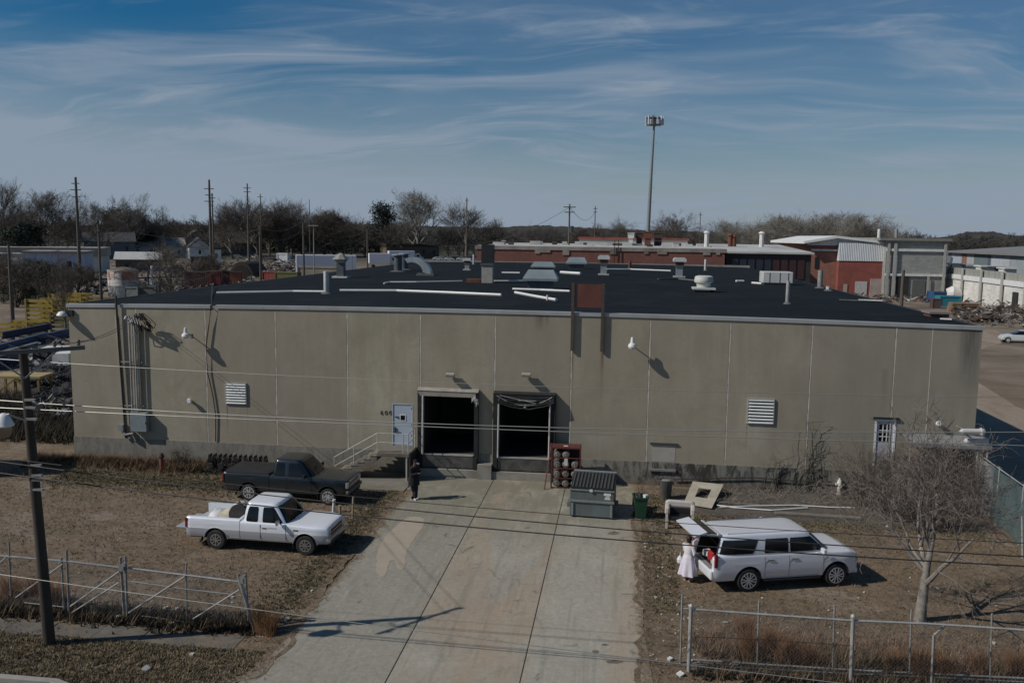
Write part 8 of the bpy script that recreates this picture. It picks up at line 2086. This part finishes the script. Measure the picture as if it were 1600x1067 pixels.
# tank
P_ = G(181, 470); zt_ = ZT(P_, 419); r_ = 21*(P_-O).length/FPX*.98
t = T('storage_tank', 'white storage tank with orange rust marks beside the left edge of the roof', 'tank', (P_.x, P_.y+r_, 0))
def mat_tank():
    m, nt, b = _nt('rust_marked_tank'); tcn = N(nt, 'ShaderNodeTexCoord'); p = tcn.outputs['Object']; s = sxyz(nt, p)
    c = ramp(nt, noise(nt, p, .5, 5, .6), [(.3, (.52, .51, .48)), (.7, (.66, .65, .61))])
    zn = nmath(nt, 'DIVIDE', s[2], zt_); band = nmath(nt, 'MULTIPLY', mrange(nt, zn, .60, .66), mrange(nt, zn, .92, .86))
    k = ramp(nt, noise(nt, p, 1.1, 3, .5, .6, (1.4, 1.4, .5)), [(.44, 0), (.50, .9)]); c = mixc(nt, nmath(nt, 'MULTIPLY', band, k), c, (.30, .10, .035))
    k = ramp(nt, noise(nt, p, .7, 6, .7, .3, (1.5, 1.5, .2), (3, 3, 3)), [(.5, 0), (.7, .7)]); c = mixc(nt, k, c, (.24, .12, .07))
    nt.links.new(c, b.inputs['Base Color']); b.inputs['Roughness'].default_value = .7; return m
MB().lathe((0, 0, 0), [(r_, 0), (r_, zt_*.45), (r_*1.01, zt_*.46), (r_, zt_*.47), (r_, zt_*.9), (r_*1.03, zt_*.91), (r_*1.03, zt_*.93)], 28).build('shell', mat_tank(), t, smooth=True)
MB().lathe((0, 0, zt_*.93), [(r_*1.03, 0), (r_*.6, zt_*.06), (.3, zt_*.09)], 28).build('roof', M('tank_roof', (.12, .085, .06), .9, 0, .4, .6, dirt=(.4, .38, .35), dirt_amt=.6), t)
crate(197, 470, 4.2, 3, 2.4, M('grey_green_cabinet', (.17, .19, .185), .7), 'grey green box at the foot of the white tank', 'equipment_box', 'box', 0)
# blue steel frames behind the roof edge
bs_ = M('blue_steel', (.022, .050, .105), .6, .1, .25, .5)
P1_, P2_ = G(214, 462), G(285, 458); t = T('storage_rack', 'blue steel racking frame between the tank and the red containers', 'racking', (P1_.x, P1_.y, 0), math.atan2(P2_.y-P1_.y, P2_.x-P1_.x)); L_ = (P2_-P1_).length; hf_ = ZT(P1_, 418)
for i in range(5): MB().bb(L_*i/4-.12, L_*i/4+.12, -.12, .12, 0, hf_).build('upright', bs_, t)
for z in (.35, .62, .95): MB().bb(.12, L_-.12, -.1, .1, hf_*z-.15, hf_*z+.15).build('beam', bs_, t)
MB().bb(L_*.3, L_*.3+.4, -.4, -.13, hf_*.1, hf_*1.05).build('white_post', off_white, t)
crate(228, 470, 3.2, 2, 2.6, M('green_crate', (.10, .12, .11), .7), 'dark green crate under the blue racking', 'crate', 'crate', .1)
# containers and hut
rc = [mat_corr('container_red', (.27, .062, .048), .35, .15), mat_corr('container_orange', (.36, .13, .07), .35, .15), mat_corr('container_dark_red', (.10, .030, .028), .35, .15)]
for k, (x0_, x1_, yb, yt, mi, lab) in enumerate(((288, 322, 452, 425, 2, 'dark red container, left one of the row by the roof edge'), (322, 346, 450, 424, 0, 'bright red container in the middle of the row by the roof edge'), (347, 358, 446, 424, 2, 'short dark red container right of the bright red one'), (358, 378, 444, 425, 1, 'orange container at the right end of the row by the roof edge'))):
    a, b = G(x0_, yb), G(x1_, yb); h_ = ZT(a, yt); t = T('shipping_container', lab, 'container', (a.x, a.y, 0), math.atan2(b.y-a.y, b.x-a.x), group='containers at the left of the roof'); L_ = (b-a).length
    MB().bb(0, L_, 0, 2.5, .15, h_).build('shell', rc[mi], t)
    for z in (.15, h_-.05): MB().bb(-.03, L_+.03, -.05, 2.55, z-.1, z+.08).build('frame_rail', rc[2], t)
    for x in (0, L_): MB().bb(x-.08, x+.08, -.08, -.051, .2, h_).build('corner_post', rc[2], t)
P_ = G(377, 436); h_ = ZT(P_, 409); w_ = 19*(P_-O).length/FPX
t = T('quonset_hut', 'dark rounded quonset hut behind the containers', 'hut', (P_.x, P_.y, 0))
pts = [(w_*math.cos(math.pi*i/12), h_*math.sin(math.pi*i/12)) for i in range(13)]
MB().prism(pts, 0, 9, 'Y').build('arched_shell', M('quonset_brown', (.032, .022, .018), .8, 0, .3, .5), t)
MB().prism([(p[0]*.8, p[1]*.8) for p in pts], -.1, -.01, 'Y').build('end_wall', M('quonset_end', (.018, .014, .012), .9), t)
# white trailer
a, b = G(463, 436), G(557, 436); a2 = Vector(a); h_ = ZT(a, 398.5); L_ = (b-a).length; zb_ = h_*.22
t = T('white_trailer', 'long white trailer parked behind the left edge of the roof', 'trailer', (a.x, a.y, 0), math.atan2(b.y-a.y, b.x-a.x))
MB().bb(0, L_, 0, 3, zb_, h_).build('box_body', M('trailer_white', (.80, .80, .82), .5, 0, .06, .3), t, bevel=.08)
MB().bb(L_*.93, L_*.935, -.03, -.001, zb_, h_).build('door_edge', galv_dull, t); MB().bb(0, L_, -.04, -.001, zb_, zb_+.15).build('bottom_rail', galv_dull, t)
for x in (L_*.82, L_*.9): MB().cyl((x, .1, .55), (x, 2.9, .55), .55, None, 14).build('wheel', tyre_m, t)
MB().bb(L_*.1, L_*.12, .3, 2.7, 0, zb_).build('landing_leg', black_steel, t)
crate(497, 439, 10.5, 1, 3.6, M('tan_hoarding', (.26, .22, .18), .9, 0, .3, .3), 'tan hoarding in front of the white trailer', 'hoarding', 'hoarding', 0)
# white box trucks
def box_truck(px0, px1, yb, yt, label):
    a, b = G(px0, yb), G(px1, yb); h_ = ZT(a, yt); L_ = (b-a).length; t = T('box_truck', label, 'truck', (a.x, a.y, 0), math.atan2(b.y-a.y, b.x-a.x), group='white box trucks behind the roof')
    MB().bb(0, L_*.74, 0, 2.5, h_*.3, h_).build('box_body', M('trailer_white', (.58, .58, .6)), t, bevel=.06)
    MB().prism([(L_*.76, h_*.2), (L_, h_*.2), (L_, h_*.48), (L_*.94, h_*.5), (L_*.88, h_*.78), (L_*.76, h_*.78)], .15, 2.35, 'Y').build('cab', M('truck_cab_white', (.55, .56, .58), .5), t, bevel=.05)
    MB().bb(L_*.80, L_*.88, .13, .149, h_*.5, h_*.7).build('cab_window', dwin, t)
    for x in (L_*.16, L_*.88): MB().cyl((x, .05, .5), (x, 2.45, .5), .5, None, 12).build('wheel', tyre_m, t)
box_truck(577, 622, 418, 396, 'nearer white box truck facing right behind the roof'); box_truck(608, 662, 411, 392, 'farther white box truck below the brown building')
# small parked cars far away
def far_car(px, yb, c, label, L_=4.6):
    P_ = G(px, yb); m = MB(); m.prism([(0, .3), (L_, .3), (L_, .75), (L_*.82, .9), (L_*.70, 1.4), (L_*.25, 1.42), (L_*.05, .95), (0, .9)], 0, 1.8, 'Y')
    t = T('parked_car', label, 'car', (P_.x, P_.y, 0), YAW, group='cars parked far behind the roof'); m.build('body', M('far_car_%s' % c, {'w': (.55, .56, .58), 'd': (.03, .03, .035), 's': (.28, .29, .30)}[c], .4), t, bevel=.08)
    MB().bb(L_*.28, L_*.70, -.01, -.001, .95, 1.3).build('side_windows', dwin, t)
    for x in (L_*.2, L_*.8): MB().cyl((x, -.02, .33), (x, 1.82, .33), .33, None, 10).build('wheel', tyre_m, t)
for px, yb, c, lab in ((676, 406.5, 'w', 'white car at the left end of the far row'), (684, 406, 's', 'silver car second in the far row'), (694, 407, 'w', 'white car third in the far row'), (704, 406.5, 'd', 'dark car fourth in the far row'), (713, 407, 'w', 'white car at the right end of the far row'), (722, 406, 'd', 'dark car beside the brick building end'),
    (432, 402, 'w', 'white car near the wooden pole at the roof edge'), (448, 412, 's', 'silver car left of the long white trailer'), (425, 415, 'w', 'white car above the red scrap'), (362, 403, 's', 'silver car below the brown-roofed house'), (388, 402, 'w', 'white car below the brown-roofed house, right one'), (440, 424, 'd', 'dark car near the green container')):
    far_car(px, yb, c, lab)
crate(447, 441, 5.4, 2.4, 2.4, M('olive_container', (.13, .13, .05), .8, 0, .2, .5), 'olive green container left of the long white trailer', 'container', 'container', 0)
crate(424, 440, 4.6, 2.4, 2.4, rc[0], 'red container left of the olive green one', 'container', 'container', 0)
crate(441, 409, 4.2, 3, 3.4, white_paint, 'white box near the pole at the roof edge', 'site_cabin', 'cabin', 0)
crate(307, 426, 3, 3, 4.6, black_steel, 'tall black box left of the white hut', 'equipment_box', 'box', 0); crate(319, 424, 2.2, 3, 4.4, M('dark_frame_box', (.03, .03, .032), .7), 'tall dark box beside the black one', 'equipment_box', 'box', 0)
sm2 = scrap_mat('yard_scrap', [(0, (.010, .010, .012)), (.4, (.022, .026, .030)), (.68, (.05, .052, .052)), (.88, (.085, .075, .065)), (.985, (.38, .38, .37))])
scrap('scrap_heap', 'jumble of machinery and parts in the yard beyond the roof edge', lambda r: (r.uniform(385, 470), r.uniform(404, 440)), 220, .8, 3.0, 1.8, sm1, 14)
scrap('scrap_heap', 'dark jumble around the tank and the containers', lambda r: (r.uniform(130, 400), r.uniform(440, 462)), 240, .6, 2.6, 1.2, sm2, 15)
scrap('scrap_heap', 'light odds and ends in the yard below the houses', lambda r: (r.uniform(120, 400), r.uniform(410, 432)), 200, .6, 2.6, 1.0, sm1, 16)
# ---------------------------------------------------------------- storage yard left of the warehouse
yel = M('yellow_steel', (.30, .215, .035), .6, .05, .25, 1, dirt=(.10, .07, .03), dirt_amt=.6); gry = M('grey_steel', (.15, .16, .16), .6, .2, .25, 1)
def frame_stack(px, yb, wpx, n, dz, mat, label, d=3.0, z0=0, rz=0.05):
    P_ = G(px, yb); w = wpx*(P_-O).length/FPX; t = T('frame_stack', label, 'steel frames', (P_.x-w/2, P_.y, 0), rz, group='yellow frames stacked left of the warehouse')
    for k in range(n):
        z = z0+.15+dz*k; m = MB()
        m.bb(0, w, 0, .12, z, z+dz*.62).bb(0, w, d-.12, d, z, z+dz*.62)
        for i in range(5): x = w*i/4; m.bb(x-.08, x+.08, .12, d-.12, z, z+dz*.3)
        m.build('frame', mat, t)
    for x in (.0, w): MB().bb(x-.1, x+.1, -.12, -.01, 0, z0+dz*n).build('upright', mat, t)
frame_stack(62, 505, 38, 5, .62, yel, 'yellow frame stack rising highest beside the green bush'); frame_stack(102, 497, 46, 6, .55, yel, 'yellow frame stack touching the warehouse corner'); frame_stack(18, 527, 44, 3, .55, yel, 'low yellow frame stack at the left edge'); frame_stack(98, 522, 34, 5, .5, M('olive_steel', (.12, .11, .05), .7), 'dull olive frame stack nearest the warehouse corner')
frame_stack(128, 480, 60, 2, .7, M('ochre_steel', (.24, .17, .06), .7), 'ochre frames on the ground behind the yellow stacks', 5)
P_ = G(25, 622); w = 62*(P_-O).length/FPX; t = T('work_table', 'yellow steel trestle table at the left edge below the blue girders', 'trestle table', (P_.x-w*.62, P_.y, 0), .15)
MB().bb(0, w*1.1, 0, 2.0, 1.35, 1.5).build('table_top', M('pale_yellow_boards', (.36, .28, .13), .8, 0, .2, 1), t)
for x in (.1, w*.55, w*1.05):
    for y in (.1, 1.9): MB().bb(x-.07, x+.07, y-.07, y+.07, 0, 1.35).build('leg', yel, t)
for a, b in ((.1, .55), (1.05, .55)): MB().bar((w*a, 0, .1), (w*b, 0, 1.3), .09).build('brace', yel, t)
gird = M('girder_blue', (.045, .085, .17), .55, .1, .2, .7, dirt=(.2, .22, .24), dirt_amt=.4); gird2 = M('girder_pale', (.17, .20, .22), .55, .1, .2, .7)
def girder(px0, y0, px1, y1, z, label, mat, h=.7):
    a, b = G(px0, y0), G(px1, y1); t = T('steel_girder', label, 'girder', (a.x, a.y, z), math.atan2(b.y-a.y, b.x-a.x), group='girders lying left of the warehouse'); L_ = (b-a).length
    MB().bb(0, L_, -.22, .22, h-.05, h).bb(0, L_, -.22, .22, 0, .05).bb(0, L_, -.03, .03, .05, h-.05).build('beam', mat, t)
    for i in range(3): MB().bb(L_*(.15+.35*i), L_*(.15+.35*i)+.2, -.35, .35, -z, -.001).build('sleeper', timber, t)
girder(-15, 566, 60, 545, .0, 'lowest pale blue girder at the left edge', gird2); girder(-10, 556, 72, 533, .25, 'blue girder above the pale one', gird); girder(20, 545, 108, 524, .1, 'long blue girder reaching the warehouse corner', gird); girder(-20, 580, 38, 568, .0, 'wide light blue girder next to the street pole top', gird, 1.1); girder(5, 540, 80, 524, .7, 'topmost dark blue girder', M('girder_dark', (.02, .03, .07), .6))
for px, yb, wpx, lab in ((88, 560, 32, 'white sheet lying on the girders'), (104, 577, 22, 'white box against the warehouse corner')):
    P_ = G(px, yb); w = wpx*(P_-O).length/FPX; tag(MB().box((P_.x, P_.y, 1.0), (w, 2.2, .12 if px == 88 else 1.0), rz=.2).box((P_.x, P_.y, .5), (w*.7, 1.2, .9)).build('sheet_stack' if px == 88 else 'site_box', off_white), lab, 'sheets' if px == 88 else 'box')
scrap('scrap_heap', 'tangle of dark metal scrap along the left side of the warehouse', lambda r: (r.uniform(40, 112), r.uniform(578, 660)), 520, .3, 1.4, .9, sm2, 24, thin=True)
scrap('scrap_heap', 'dark machinery parts around the blue girders', lambda r: (r.uniform(-10, 112), r.uniform(535, 575)), 90, .5, 1.6, .7, sm2, 25, thin=True)
tufts('dark_hedge', 5200, lambda r: (r.uniform(-46, -28.6), r.uniform(44, 56)), .3, 1.3, .05, dark, 'dark tangled undergrowth at the left of the warehouse', 'undergrowth', 61, 4)
# unseen trailer, added just outside the frame to cast shade into it
a = G(-48, 742); t = T('unseen_shade_trailer', 'unseen dark box trailer added off the left edge to shade the lot', 'trailer', (a.x-5.4, a.y-1.2, 0), .1)
MB().bb(0, 6.0, 0, 2.4, .8, 3.3).build('box_body', M('shade_trailer_dark', (.05, .05, .055), .6), t, bevel=.05)
for x in (1.2, 4.8): MB().cyl((x, .05, .45), (x, 2.35, .45), .45, None, 14).build('wheel', tyre_m, t)
